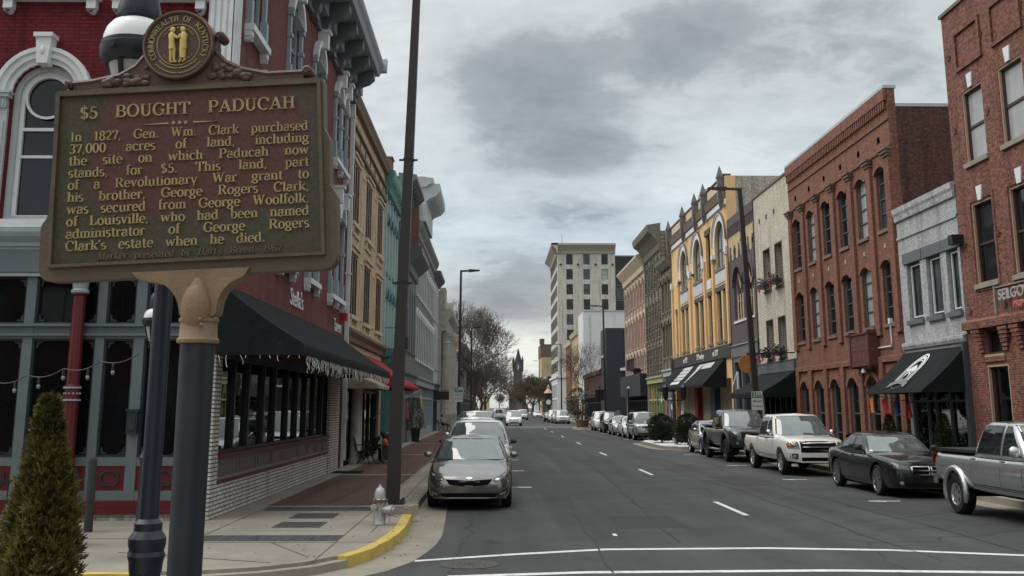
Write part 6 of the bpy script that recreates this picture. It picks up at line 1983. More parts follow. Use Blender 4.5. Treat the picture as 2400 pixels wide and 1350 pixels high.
def body_mesh(sp, paint_m, flare=0.0):
 """one smooth lower body lofted along its length, wheel arches and (pickups) the load bed cut out, roof shell on top"""
 L = sp['L']
 ns = 46
 xs = [-L / 2 + L * i / ns for i in range(ns + 1)]
 xs = sorted(set(xs + [L / 2 - .03, L / 2 - .07, -L / 2 + .03, -L / 2 + .08]))
 rings = []
 for x in xs:
  hw, zt, zb = interp(sp['plan'], x), interp(sp['top'], x), interp(sp['bot'], x)
  h = zt - zb
  sec = [(0, zb), (.78 * hw, zb), (.92 * hw, zb + .05 * h), (.975 * hw, zb + .20 * h), (hw, zb + .42 * h), (hw, zb + .58 * h), (.985 * hw, zb + .74 * h), (.965 * hw, zb + .84 * h), (.93 * hw, zb + .93 * h), (.86 * hw, zb + .985 * h), (.7 * hw, zt + .012), (.35 * hw, zt + .03), (0, zt + .035)]
  full = sec + [(-y, z) for y, z in sec[-2:0:-1]]
  rings.append([(x, y, z) for y, z in full])
 n = len(rings[0])
 mb = MB()
 v = [p for r in rings for p in r]
 f = []
 for i in range(len(rings) - 1):
  for k in range(n):
   f.append((i * n + k, i * n + (k + 1) % n, (i + 1) * n + (k + 1) % n, (i + 1) * n + k))
 f.append(tuple(range(n)))
 f.append(tuple(reversed([(len(rings) - 1) * n + k for k in range(n)])))
 mb.add(v, f)
 me = bpy.data.meshes.new('body')
 me.from_pydata(mb.v, [], mb.f)
 bm = bmesh.new(); bm.from_mesh(me); bmesh.ops.recalc_face_normals(bm, faces=bm.faces); bm.to_mesh(me); bm.free()
 o = link('body', me)
 cut = MB()
 wr = sp['wr']
 ra = wr + .065
 hwm = max(p[1] for p in sp['plan'])
 for wx in sp['wb']:
  for s in (-1, 1):
   y0, y1 = (hwm - .33, hwm + .3) if s > 0 else (-hwm - .3, -hwm + .33)
   cut.lathe([(1e-4, y0), (ra, y0), (ra, y1), (1e-4, y1)], 40, (wx, 0, wr + .01), 'y')
 if 'bed' in sp:
  b0, b1 = sp['bed']
  zt = interp(sp['top'], -1.5)
  hw = interp(sp['plan'], -1.5) - .09
  cut.box(b0, b1, -hw, hw, zt - .5, zt + .3)
 cm = bpy.data.meshes.new('cut')
 cm.from_pydata(cut.v, [], cut.f)
 bm = bmesh.new(); bm.from_mesh(cm); bmesh.ops.remove_doubles(bm, verts=bm.verts, dist=3e-4); bmesh.ops.recalc_face_normals(bm, faces=bm.faces); bm.to_mesh(cm); bm.free()
 co = link('cut', cm)
 md = o.modifiers.new('b', 'BOOLEAN')
 md.operation = 'DIFFERENCE'
 md.object = co
 md.solver = 'EXACT'
 dg = bpy.context.evaluated_depsgraph_get()
 me2 = bpy.data.meshes.new_from_object(o.evaluated_get(dg))
 bpy.data.objects.remove(o); bpy.data.objects.remove(co)
 # the roof shell
 c = sp['cab']
 cv, cf = [], []
 lev = [0, .25, .5, .75, .92, 1.0]
 m = None
 for t in lev:
  e = t if t < .9 else t
  sh = 0.0 if t < .9 else (.02 if t < .95 else .07)
  xf = c['xf0'] + (c['xf1'] - c['xf0']) * e - sh + .05 * sin(pi * e)
  xr = c['xr0'] + (c['xr1'] - c['xr0']) * e + sh
  h = c['h0'] + (c['h1'] - c['h0']) * (e ** 1.35) - sh * .7
  z = c['zb'] + (c['zr'] - c['zb']) * (t if t < .95 else 1.0)
  bf, br = c['bf'], c['br']
  half = [(xf, 0), (xf - bf * .12, .4 * h), (xf - bf * .5, .75 * h), (xf - bf, .93 * h), (xf - bf - .10, h)]
  for q in range(1, 6):
   half.append((xf - bf - .10 + (xr + br + .10 - xf + bf + .10) * q / 6, h * (1 + .012 * sin(pi * q / 6))))
  half += [(xr + br + .10, h), (xr + br, .93 * h), (xr + br * .5, .75 * h), (xr + br * .12, .4 * h), (xr, 0)]
  loop = half + [(x, -y) for x, y in half[-2:0:-1]]
  m = len(loop)
  cv += [(x, y, z) for x, y in loop]
 for i in range(len(lev) - 1):
  for k in range(m):
   cf.append((i * m + k, i * m + (k + 1) % m, (i + 1) * m + (k + 1) % m, (i + 1) * m + k))
 hn = m // 2
 base = (len(lev) - 1) * m
 mid = len(cv)
 for k in range(1, hn):                     # crowned roof: a ridge of raised points along the middle
  x = cv[base + k][0]
  cv.append((x, 0, c['zr'] + .045))
 for k in range(0, hn):
  a, b = base + k, base + k + 1
  ra_ = base if k == 0 else mid + k - 1
  rb_ = base + hn if k == hn - 1 else mid + k
  a2 = base + (m - k) % m
  b2 = base + m - (k + 1)
  quad = [a, b, rb_, ra_]
  cf.append(tuple(dict.fromkeys(quad)))
  quad = [b2, a2, ra_, rb_]
  cf.append(tuple(dict.fromkeys(quad)))
 bm = bmesh.new()
 bm.from_mesh(me2)
 vs = [bm.verts.new(p) for p in cv]
 for q in cf:
  if len(set(q)) > 2:
   try: bm.faces.new([vs[i] for i in q])
   except ValueError: pass
 bm.normal_update()
 newf = [fc for fc in bm.faces if fc.verts[0] in set(vs)]
 bmesh.ops.recalc_face_normals(bm, faces=newf)
 for fc in bm.faces:
  ctr = fc.calc_center_median()
  fc.material_index = 0
  for wx in sp['wb']:
   d = sqrt((ctr.x - wx) ** 2 + (ctr.z - wr - .01) ** 2)
   if d < ra + .004 and abs(ctr.y) < hwm - .005 and (d < ra - .02 and abs(abs(fc.normal.y)) > .9 and abs(ctr.y) < hwm - .25 or abs(fc.normal.y) < .3 and d > ra - .03):
    fc.material_index = 1
  if ctr.z < interp(sp['bot'], ctr.x) + .012:
   fc.material_index = 1
  if 'bed' in sp and sp['bed'][0] - .001 < ctr.x < sp['bed'][1] + .001 and abs(ctr.y) < hwm - .07 and ctr.z < interp(sp['top'], ctr.x) - .02 and ctr.z > .5 and fc.normal.length > 0 and ctr.x < -1:
   if abs(ctr.y) < interp(sp['plan'], -1.5) - .085: fc.material_index = 1
 bm.to_mesh(me2)
 bvh = BVHTree.FromBMesh(bm)
 bm.free()
 me2.name = 'body'
 me2.materials.clear()
 me2.materials.append(paint_m)
 me2.materials.append(m_trimblk)
 finish_mesh(me2, 38)
 return me2, bvh
def patch(bvh, poly, axis, off=0.006, step=0.09, sign=1, skirt=0.03):
 """a panel that follows the bodywork: an outline pressed onto it from the front, rear, side or top"""
 bm = bmesh.new()
 if axis in ('front', 'rear'):
  mk = lambda p, q: Vector((0, p, q)); D = Vector((-1, 0, 0)) if axis == 'front' else Vector((1, 0, 0)); ax = (1, 2)
 elif axis == 'side':
  mk = lambda p, q: Vector((p, 0, q)); D = Vector((0, -sign, 0)); ax = (0, 2)
 else:
  mk = lambda p, q: Vector((p, q, 0)); D = Vector((0, 0, -1)); ax = (0, 1)
 bm.faces.new([bm.verts.new(mk(p, q)) for p, q in poly])
 for i, a in enumerate(ax):
  lo, hi = min(p[i] for p in poly), max(p[i] for p in poly)
  k = int((hi - lo) / step)
  for j in range(1, k + 1):
   co = Vector((0, 0, 0)); co[a] = lo + (hi - lo) * j / (k + 1)
   no = Vector((0, 0, 0)); no[a] = 1
   bmesh.ops.bisect_plane(bm, geom=bm.verts[:] + bm.edges[:] + bm.faces[:], plane_co=co, plane_no=no)
 last = None
 miss = []
 for v in bm.verts:
  o = v.co - D * 12
  hit = bvh.ray_cast(o, D)
  if hit[0] is None:
   miss.append(v)
  else:
   v.co = hit[0] - D * off
 okv = [v for v in bm.verts if v not in set(miss)]
 if not okv:
  return [], []
 i_ = 0 if axis in ('front', 'rear') else 1 if axis == 'side' else 2
 for v in miss:
  near = min(okv, key=lambda u: sum((u.co[a] - v.co[a]) ** 2 for a in ax))
  v.co[i_] = near.co[i_]
 if skirt:
  be = [e for e in bm.edges if e.is_boundary]
  r = bmesh.ops.extrude_edge_only(bm, edges=be)
  for g in r['geom']:
   if isinstance(g, bmesh.types.BMVert):
    g.co += D * skirt
 bm.verts.index_update()
 vv = [tuple(v.co) for v in bm.verts]
 ff = [tuple(v.index for v in f.verts) for f in bm.faces]
 bm.free()
 return vv, ff
def mir(poly):
 return [(-p, q) for p, q in reversed(poly)]
def wheel_mesh(r, w, spokes, rim_m, split=False, rr=0.68):
 """tyre (mesh) and rim (child mesh), centred on the origin, outer face at +y"""
 t = MB()
 t.lathe([(r * rr, -w / 2 + .01), (r * .90, -w / 2), (r * .97, -w * .40), (r, -w * .30), (r, w * .30), (r * .97, w * .40), (r * .90, w / 2), (r * (rr + .08), w / 2 - .004), (r * rr, w / 2 - .02), (r * rr, -w / 2 + .01)], 36, (0, 0, 0), 'y')
 for k in range(36):
  a = 2 * pi * k / 36
  c_, s_ = cos(a), sin(a)
  for yy in (-w * .2, w * .2):
   t.bar((r * .995 * c_, yy - w * .12, r * .995 * s_), (r * .995 * cos(a + .06), yy + w * .12, r * .995 * sin(a + .06)), 0.02, 0.012, up=(c_, 0, s_))
 m = MB()
 R_ = r * rr
 m.mi = 0
 m.lathe([(R_ + .005, -w * .4), (R_ + .012, w / 2 - .012), (R_ - .015, w / 2 - .006), (R_ - .03, w / 2 - .03), (R_ - .04, -w * .2)], 36, (0, 0, 0), 'y')
 m.lathe([(.001, w / 2 - .02), (.055, w / 2 - .022), (.065, w / 2 - .05), (.07, w * .1)], 18, (0, 0, 0), 'y')
 for k in range(spokes):
  a = 2 * pi * k / spokes + .2
  offs = (-.09, .09) if split else (0,)
  for da in offs:
   p = (.05 * cos(a), w / 2 - .035, .05 * sin(a))
   q = ((R_ - .02) * cos(a + da), w / 2 - .022, (R_ - .02) * sin(a + da))
   m.bar(p, q, .05 if not split else .032, .025, up=(0, 1, 0))
 m.mi = 1
 m.lathe([(.001, w * .12), (R_ - .03, w * .12)], 36, (0, 0, 0), 'y')
 m.lathe([(.001, w * .16), (R_ * .7, w * .16), (R_ * .7, w * .12)], 24, (0, 0, 0), 'y')
 return t, m, rim_m
def make_car(name, label, cat, kind, col_m, loc, rz=-pi / 2, group=None, feats=None, rim=m_alloy, spokes=10, split=False, rr=.68, lift=0.0, glass_s=None, rails=False, scale=(1, 1, 1), plate=True, flare=None, trim_low=False, tweak=None, tint=None, wr=None):
 sp = dict(SPEC[kind])
 if tweak:
  sp.update(tweak)
 if wr: sp['wr'] = wr
 root = thing(name, label, cat, loc, rz, group)
 me, bvh = body_mesh(sp, col_m)
 me.transform(Matrix.Translation((0, 0, lift)))
 link('body', me, root)
 LT = Matrix.Translation((0, 0, lift))
 def pn(nm, mat, polys, axis, off=.006, step=.09, parent=root, skirt=.03, smooth=35):
  mb = MB()
  for q in polys:
   sg = 1
   if axis == 'side':
    q, sg = q
   v, f = patch(bvh, q, axis, off, step, sg, skirt)
   if v: mb.add(v, f)
  if not mb.v: return None
  mb.xform(LT)
  return mb.build(nm, mat, parent, smooth)
 c = sp['cab']
 gs = glass_s or g_carside
 def hw_at(z):
  t = (z - c['zb']) / (c['zr'] - c['zb'])
  return c['h0'] + (c['h1'] - c['h0']) * max(0, t) ** 1.35
 def xf_at(z):
  t = (z - c['zb']) / (c['zr'] - c['zb'])
  return c['xf0'] + (c['xf1'] - c['xf0']) * t + .05 * sin(pi * t) - c['bf'] - .14
 def xr_at(z):
  t = (z - c['zb']) / (c['zr'] - c['zb'])
  return c['xr0'] + (c['xr1'] - c['xr0']) * t + c['br'] + .14
 zt = interp(sp['top'], c['xf0'] - .1) + .02
 z0, z1 = max(zt, c['zb']) + .015, c['zr'] - .05
 zs = interp(sp['top'], 0) + .035
 W = lambda z: hw_at(z) * .90
 n = 5
 Lp = [(W(z0 + (z1 - z0) * i / n), z0 + (z1 - z0) * i / n) for i in range(n + 1)]
 pn('windscreen', g_car if tint is None else tint, [[(-p, q) for p, q in Lp[::-1]] + Lp], 'front', .018, .07)
 pn('windscreen_seal', m_trimblk, [[(-p * 1.05, q) for p, q in [(W(z1 + .018), z1 + .018)] + Lp[::-1]] + [(p * 1.05, q) for p, q in Lp] + [(W(z1 + .018) * 1.05, z1 + .018)]], 'front', .010, .07)
 zr0 = z0 if kind != 'pickup' else z0 + .08
 pn('rear_window', gs, [[(-W(z1 - .02) * .95, z1 - .03), (-W(zr0) * .95, zr0 + .03), (W(zr0) * .95, zr0 + .03), (W(z1 - .02) * .95, z1 - .03)]], 'rear', .006, .12)
 bp_, cp_, pw = sp['pil']
 edges = [None]
 zt1 = z1 - .025
 zs0 = zs + .02
 for s in (1, -1):
  A = [(xf_at(zs0) - .02, zs0), (xf_at(zt1) + .0, zt1)]
  Z = [(xr_at(zs0) + .02, zs0), (xr_at(zt1), zt1)]
  wins = [[A[0], A[1], (bp_ + pw / 2 - .05, zt1), (bp_ + pw / 2, zs0)]]
  if kind == 'pickup':
   wins.append([(bp_ - pw / 2, zs0), (bp_ - pw / 2 - .05, zt1), (Z[1][0] + .02, zt1), (Z[0][0] + .02, zs0)])
  else:
   wins.append([(bp_ - pw / 2, zs0), (bp_ - pw / 2 - .05, zt1), (cp_ + .05, zt1), (cp_ - .02, zs0)])
   if Z[0][0] < cp_ - .25:
    zz = Z[1][0] if Z[1][0] < cp_ - .2 else cp_ - .12
    wins.append([(cp_ - .10, zs0), (cp_ - .04, zt1), (zz, zt1), (Z[0][0], zs0 + .03)])
  pn('window_surround', m_trimblk, [([(p + .035 * (1 if p > sum(a for a, b in wv) / 4 else -1), q + .03 * (1 if q > zs0 + .1 else -1)) for p, q in wv], s) for wv in wins], 'side', .004, .12, skirt=.02)
  pn('side_window', gs, [(wv, s) for wv in wins], 'side', .009, .12, skirt=.01)
  # door gaps, handles and the mirror
  zb_ = interp(sp['bot'], 0) + .12
  gap = []
  for x in (xf_at(zs) + .05, bp_, (cp_ if kind != 'pickup' else c['xr0'] + .02)):
   gap.append(([(x - .005, zb_), (x + .005, zb_), (x + .005, zs - .01), (x - .005, zs - .01)], s))
  gap.append(([(cp_ if kind != 'pickup' else c['xr0'], zb_ - .005), (xf_at(zs) + .05, zb_ - .005), (xf_at(zs) + .05, zb_ + .005), (cp_ if kind != 'pickup' else c['xr0'], zb_ + .005)], s))
  pn('door_gap', m_seam, gap, 'side', .002, .12, skirt=0, smooth=None)
  for x in (bp_ + .17, (cp_ if kind != 'pickup' else c['xr0']) + .2):
   y = interp(sp['plan'], x)
   mb = MB(); mb.tube([(x - .10, s * y * .985, zs - .12), (x - .06, s * (y + .02), zs - .115), (x + .06, s * (y + .02), zs - .115), (x + .10, s * y * .985, zs - .12)], .016, 6); mb.xform(LT)
   mb.build('door_handle', col_m if kind != 'pickup' else m_chrome, root, 60)
  mx = xf_at(zs) - .02
  mb = MB()
  mb.ball((0, 0, 0), 1.0, 14, (.07, .10, .066 if kind not in ('pickup',) else .105))
  mb.xform(TR(mx, s * (c['h0'] + .115), zs + .085))
  mb.bar((mx, s * (c['h0'] - .02), zs + .02), (mx, s * (c['h0'] + .10), zs + .06), .06, .04)
  mb.xform(LT)
  mi = mb.build('door_mirror', m_trimblk if feats and feats.get('mirror') == 'black' else (m_chrome if feats and feats.get('mirror') == 'chrome' else col_m), root, 60)
 # wheels
 t, m, rm = wheel_mesh(sp['wr'], sp['ww'], spokes, rim, split, rr)
 hwm = max(p[1] for p in sp['plan'])
 tm = t.build('wheel', m_tyre, None, 40)
 rmo = m.build('rim', [rm, m_brake], tm, 40)
 first = True
 for wx in sp['wb']:
  for s in (1, -1):
   wo = tm if first else dup(tm)
   first = False
   wo.parent = root
   wo.location = (wx, s * (hwm - sp['ww'] / 2 - .015 + (0.03 if flare else 0)), sp['wr'])
   wo.rotation_euler = (0, 0, 0 if s > 0 else pi)
 if flare:
  for wx in sp['wb']:
   for s in (1, -1):
    mb = MB()
    ra = sp['wr'] + .09
    pts = []
    for k in range(19):
     a = -.12 * pi + 1.24 * pi * k / 18
     x, z = wx + ra * cos(a), sp['wr'] + .01 + ra * sin(a)
     pts.append((x, s * (interp(sp['plan'], x) + .005), z))
    mb.tube(pts, [.035] + [.06] * 17 + [.035], 8)
    mb.xform(LT)
    mb.build('fender_flare', flare, root, 60)
 if rails:
  for s in (1, -1):
   mb = MB()
   y = s * (c['h1'] - .06)
   mb.tube([(c['xf1'] - .35, y, c['zr'] + .02), (c['xf1'] - .5, y, c['zr'] + .09), (c['xr1'] + .4, y, c['zr'] + .09), (c['xr1'] + .25, y, c['zr'] + .02)], .022, 6)
   mb.xform(LT)
   mb.build('roof_rail', m_trimblk if rails == 'black' else m_alloy, root, 50)
 # lights, grille and so on
 F = feats or {}
 L2 = sp['L'] / 2
 nz = interp(sp['top'], L2 - .12)
 bz = interp(sp['bot'], L2 - .05)
 nw = interp(sp['plan'], L2 - .12)
 hl = F.get('lamp', [(nw * .52, nz - .10), (nw * 1.0, nz - .08), (nw * 1.12, nz + .04), (nw * .62, nz - .01)])
 pn('headlight', F.get('lampm', m_lamp), [hl], 'front', .010, .06)
 pn('headlight', F.get('lampm', m_lamp), [mir(hl)], 'front', .010, .06)
 gr = F.get('grille', [(-nw * .5, nz - .14), (nw * .5, nz - .14), (nw * .54, nz - .02), (-nw * .54, nz - .02)])
 pn('grille', F.get('grillem', m_blackmat), [gr], 'front', .010, .08)
 lo = F.get('intake', [(-nw * .6, bz + .06), (nw * .6, bz + .06), (nw * .66, bz + .17), (-nw * .66, bz + .17)])
 pn('lower_intake', m_blackmat, [lo], 'front', .006, .08)
 for (nm, mat, polys, off) in F.get('extra', []):
  pn(nm, mat, polys, 'front', off, .06)
 for (nm, mat, polys, off) in F.get('side', []):
  for s in (1, -1):
   pn(nm, mat, [(q, s) for q in polys], 'side', off, .10, skirt=.01)
 # tail lights
 rw = interp(sp['plan'], -L2 + .1)
 rz_ = interp(sp['top'], -L2 + .1)
 for s in (1, -1):
  q = [(rw * .62, rz_ - .28), (rw * 1.05, rz_ - .28), (rw * 1.05, rz_ - .08), (rw * .62, rz_ - .08)] if kind != 'pickup' else [(rw * .84, rz_ - .42), (rw * 1.02, rz_ - .42), (rw * 1.02, rz_ - .05), (rw * .84, rz_ - .05)]
  pn('tail_light', m_redlens, [q if s > 0 else mir(q)], 'rear', .008, .1)
 if kind == 'pickup':
  mb = MB()
  mb.box(-L2 - .10, -L2 + .12, -rw * .98, rw * .98, .50, .70)
  mb.xform(LT); mb.build('rear_bumper', m_chrome, root)
  if F.get('bed_cover', True):
   mb = MB(); hw = interp(sp['plan'], -1.5) - .05
   zt_ = interp(sp['top'], -1.5)
   mb.box(-L2 + .1, c['xr0'] + .02, -hw, hw, zt_ + .02, zt_ + .075)
   mb.xform(LT); mb.build('bed_cover', m_trimblk, root)
 mb = MB()
 for wx in sp['wb']:
  mb.tube([(wx, -hwm + .2, sp['wr'] + lift * .5), (wx, hwm - .2, sp['wr'] + lift * .5)], .06, 8)
 mb.box(-L2 + .5, L2 - .6, -hwm + .25, hwm - .25, interp(sp['bot'], 0) - .03 + lift, interp(sp['bot'], 0) + .08 + lift)
 mb.build('underbody', m_blackmat, root)
 return root
# --- paints
P_grey = car_paint('paint_graphite', (0.20, 0.19, 0.178), 0.8, 0.24)
P_silver = car_paint('paint_silver', (0.55, 0.56, 0.575), 0.8, 0.26)
P_white = car_paint('paint_white', (0.80, 0.81, 0.81))
P_pearl = car_paint('paint_pearl_white', (0.76, 0.74, 0.69))
P_black = car_paint('paint_black', (0.010, 0.010, 0.011))
P_dark = car_paint('paint_charcoal', (0.045, 0.048, 0.052), 0.6)
P_gold = car_paint('paint_champagne', (0.36, 0.30, 0.17), 0.5)
P_ltgrey = car_paint('paint_pale_silver', (0.66, 0.68, 0.70), 0.6, 0.22)
# the near cars
CARS = 'cars parked along the kerb'
make_car('parked_car', 'graphite grey sedan facing the camera at the head of the near kerb row', 'car', 'sedan', P_grey, (-0.54, 24.55, 0), group=CARS, feats=dict(
 lampm=m_lampdark, lamp=[(.50, .60), (.60, .585), (.82, .69), (.87, .82), (.80, .80), (.62, .70), (.52, .655)],
 grille=[(-.46, .60), (-.40, .535), (-.12, .50), (-.06, .525), (.06, .525), (.12, .50), (.40, .535), (.46, .60), (.49, .645), (.2, .625), (0, .61), (-.2, .625), (-.49, .645)],
 intake=[(-.55, .28), (.55, .28), (.62, .365), (-.62, .365)],
 extra=[('fog_lamp_recess', m_trimblk, [[(.60, .29), (.82, .33), (.84, .47), (.78, .44), (.62, .36)], mir([(.60, .29), (.82, .33), (.84, .47), (.78, .44), (.62, .36)])], .008),
   ('fog_light', m_lamp, [[(.64, .315), (.77, .345), (.78, .39), (.67, .36)]], .014), ('fog_light', m_lamp, [mir([(.64, .315), (.77, .345), (.78, .39), (.67, .36)])], .014),
   ('badge', m_chrome, [[(.075 * cos(k * pi / 6), .665 + .028 * sin(k * pi / 6)) for k in range(12)]], .014),
   ('headlight_reflector', m_chrome, [[(.54, .625), (.62, .62), (.66, .67), (.57, .665)]], .016), ('headlight_reflector', m_chrome, [mir([(.54, .625), (.62, .62), (.66, .67), (.57, .665)])], .016),
   ('headlight_reflector', m_lamp, [[(.71, .69), (.77, .70), (.80, .75), (.73, .74)]], .016), ('headlight_reflector', m_lamp, [mir([(.71, .69), (.77, .70), (.80, .75), (.73, .74)])], .016),
   ('bumper_lip', m_alloy, [[(-.58, .262), (.58, .262), (.58, .275), (-.58, .275)]], .012)]))
make_car('parked_car', 'white suv parked directly behind the graphite sedan', 'car', 'suv', P_white, (-0.48, 30.7, 0), group=CARS, rails='black', feats=dict(mirror='black'))
make_car('parked_car', 'pale silver suv with black roof rails, third in the near kerb row', 'car', 'suv', P_ltgrey, (-0.72, 38.6, 0), group=CARS, rails='black')
make_car('parked_car', 'tall grey suv at the far end of the near kerb row', 'car', 'suv', P_silver, (-0.85, 50.0, 0), group=CARS, tweak=dict(cab=dict(zb=1.08, zr=1.93, xf0=1.05, xf1=.45, xr0=-2.32, xr1=-2.1, h0=.93, h1=.74, bf=.2, br=.1)), feats=dict(mirror='black'))
TAC = dict(L=5.5, wb=(1.86, -1.72), top=[(-2.75, 1.16), (-2.65, 1.17), (-1, 1.17), (0.2, 1.17), (1.3, 1.17), (2.1, 1.13), (2.55, 1.04), (2.7, .94), (2.75, .82)], plan=[(-2.75, .88), (-2.65, .92), (-1, .94), (0, .94), (1.6, .94), (2.3, .90), (2.6, .82), (2.72, .72), (2.75, .64)], bot=[(-2.75, .62), (-2.5, .55), (0, .45), (2.4, .46), (2.75, .46)],
   cab=dict(zb=1.13, zr=1.79, xf0=1.35, xf1=.62, xr0=-1.02, xr1=-.80, h0=.88, h1=.68, bf=.18, br=.03), pil=(.20, -.86, .14), bed=(-2.64, -1.12))
make_car('pickup_truck', 'silver pickup cut off by the right edge, its flared rear wheel arch nearest', 'pickup', 'pickup', P_silver, (10.33, 19.7, 0), group=CARS, tweak=TAC, wr=.385, spokes=6, rr=.56, flare=P_silver, lift=.04, feats=dict(side=[('side_step_line', m_trimblk, [[(-1.0, .60), (1.2, .60), (1.2, .615), (-1.0, .615)]], .01), ('side_lettering', m_chrome, [[(.75 + k * .07, .86), (.80 + k * .07, .86), (.80 + k * .07, .90), (.75 + k * .07, .90)] for k in range(6)], .006)]))
CHG = dict(L=5.08, wb=(1.52, -1.53), wr=.365, top=[(-2.54, .86), (-2.42, 1.02), (-1.8, 1.07), (-1.0, 1.03), (0, .99), (1.0, .985), (1.7, .95), (2.25, .87), (2.45, .78), (2.54, .64)],
   plan=[(-2.54, .72), (-2.4, .86), (-1.9, .93), (-1, .945), (0, .95), (1.2, .945), (2.0, .92), (2.35, .86), (2.49, .78), (2.54, .70)], bot=[(-2.54, .40), (-2.3, .27), (0, .19), (2.2, .19), (2.54, .23)],
   cab=dict(zb=.94, zr=1.47, xf0=.98, xf1=.20, xr0=-2.0, xr1=-1.0, h0=.88, h1=.64, bf=.2, br=.15))
make_car('parked_car', 'glossy black sedan with a split chrome framed grille on the far kerb row', 'car', 'sedan', P_black, (10.33, 27.4, 0), group=CARS, tweak=CHG, rim=paint('steel_spokes', (.30, .31, .32), .3, metal=.8), spokes=10, split=True, rr=.74, feats=dict(
 mirror='black', lampm=m_lampdark, lamp=[(.50, .66), (.82, .69), (.86, .78), (.80, .80), (.52, .755)],
 grille=[(-.42, .53), (.42, .53), (.48, .62), (.44, .76), (-.44, .76), (-.48, .62)],
 intake=[(-.6, .26), (.6, .26), (.66, .36), (-.66, .36)],
 extra=[('grille_bar', m_chrome, [[(.03, .545), (.40, .545), (.43, .565), (.03, .56)], [(.03, .64), (.46, .64), (.46, .66), (.03, .66)], [(.03, .73), (.43, .735), (.41, .75), (.03, .75)], [(.43, .56), (.46, .56), (.46, .74), (.42, .74)], [(.015, .54), (.04, .54), (.04, .755), (.015, .755)]], .018),
   ('grille_bar', m_chrome, [mir(q) for q in [[(.03, .545), (.40, .545), (.43, .565), (.03, .56)], [(.03, .64), (.46, .64), (.46, .66), (.03, .66)], [(.03, .73), (.43, .735), (.41, .75), (.03, .75)], [(.43, .56), (.46, .56), (.46, .74), (.42, .74)], [(.015, .54), (.04, .54), (.04, .755), (.015, .755)]]], .018),
   ('fog_light', m_lamp, [[(.70 + .045 * cos(k * pi / 5), .36 + .045 * sin(k * pi / 5)) for k in range(10)]], .012), ('fog_light', m_lamp, [[(-.70 + .045 * cos(k * pi / 5), .36 + .045 * sin(k * pi / 5)) for k in range(10)]], .012)]))
make_car('pickup_truck', 'pearl white crew cab pickup with a broad barred black grille', 'pickup', 'pickup', P_pearl, (10.16, 35.7, 0), group=CARS, spokes=6, split=True, rr=.66, feats=dict(
 mirror='chrome', lampm=m_lampdark, lamp=[(.60, .84), (.90, .84), (.94, 1.06), (.62, 1.06)], grille=[(-.56, .73), (.56, .73), (.57, 1.08), (-.57, 1.08)], intake=[(-.55, .47), (.55, .47), (.55, .58), (-.55, .58)], bed_cover=True,
 extra=[('grille_bar', m_chrome, [[(-.5, z), (.5, z), (.5, z + .022), (-.5, z + .022)]], .02) for z in (.78, .89, 1.0)] +
   [('headlight_reflector', m_amber, [[(.83, .92), (.91, .92), (.92, 1.0), (.84, 1.0)]], .02), ('headlight_reflector', m_amber, [mir([(.83, .92), (.91, .92), (.92, 1.0), (.84, 1.0)])], .02),
   ('headlight_edge', m_lamp, [[(.62, .85), (.90, .85), (.90, .88), (.62, .88)], mir([(.62, .85), (.90, .85), (.90, .88), (.62, .88)])], .02),
   ('fog_lamp_recess', m_trimblk, [[(.66, .53), (.86, .53), (.86, .70), (.66, .70)], mir([(.66, .53), (.86, .53), (.86, .70), (.66, .70)])], .01),
   ('fog_light', m_lamp, [[(.76 + .05 * cos(k * pi / 5), .615 + .05 * sin(k * pi / 5)) for k in range(10)]], .02), ('fog_light', m_lamp, [[(-.76 + .05 * cos(k * pi / 5), .615 + .05 * sin(k * pi / 5)) for k in range(10)]], .02)],
 side=[('side_moulding', m_chrome, [[(-.95, .60), (1.35, .60), (1.35, .62), (-.95, .62)]], .012)]))
TUN = make_car('pickup_truck', 'lifted black pickup with fat tyres and dark wheels', 'pickup', 'pickup', P_dark, (10.16, 43.6, 0), group=CARS, rim=m_rimblack, spokes=8, rr=.60, wr=.45, lift=.13, flare=m_trimblk, feats=dict(
 mirror='black', lampm=m_lampdark, lamp=[(.60, .86), (.92, .88), (.94, 1.08), (.62, 1.04)], grille=[(-.54, .78), (.54, .78), (.56, 1.06), (-.56, 1.06)],
 extra=[('front_bumper', m_trimblk, [[(-.86, .48), (.86, .48), (.86, .72), (-.86, .72)]], .06), ('fog_light', m_lamp, [[(.68, .58), (.78, .58), (.78, .66), (.68, .66)]], .08), ('fog_light', m_lamp, [mir([(.68, .58), (.78, .58), (.78, .66), (.68, .66)])], .08)]))
mb = MB()
for s in (1, -1):
 mb.tube([(-1.0, s * 1.0, .48), (-.9, s * 1.06, .45), (1.1, s * 1.06, .45), (1.2, s * 1.0, .48)], .045, 8)
mb.build('side_step', m_chrome, TUN, 50)
make_car('parked_car', 'small silver hatchback between the lifted black pickup and the bushes', 'car', 'hatch', P_silver, (10.25, 49.2, 0), group=CARS, feats=dict(lamp=[(.40, .60), (.66, .62), (.78, .80), (.72, .84), (.56, .72)]))
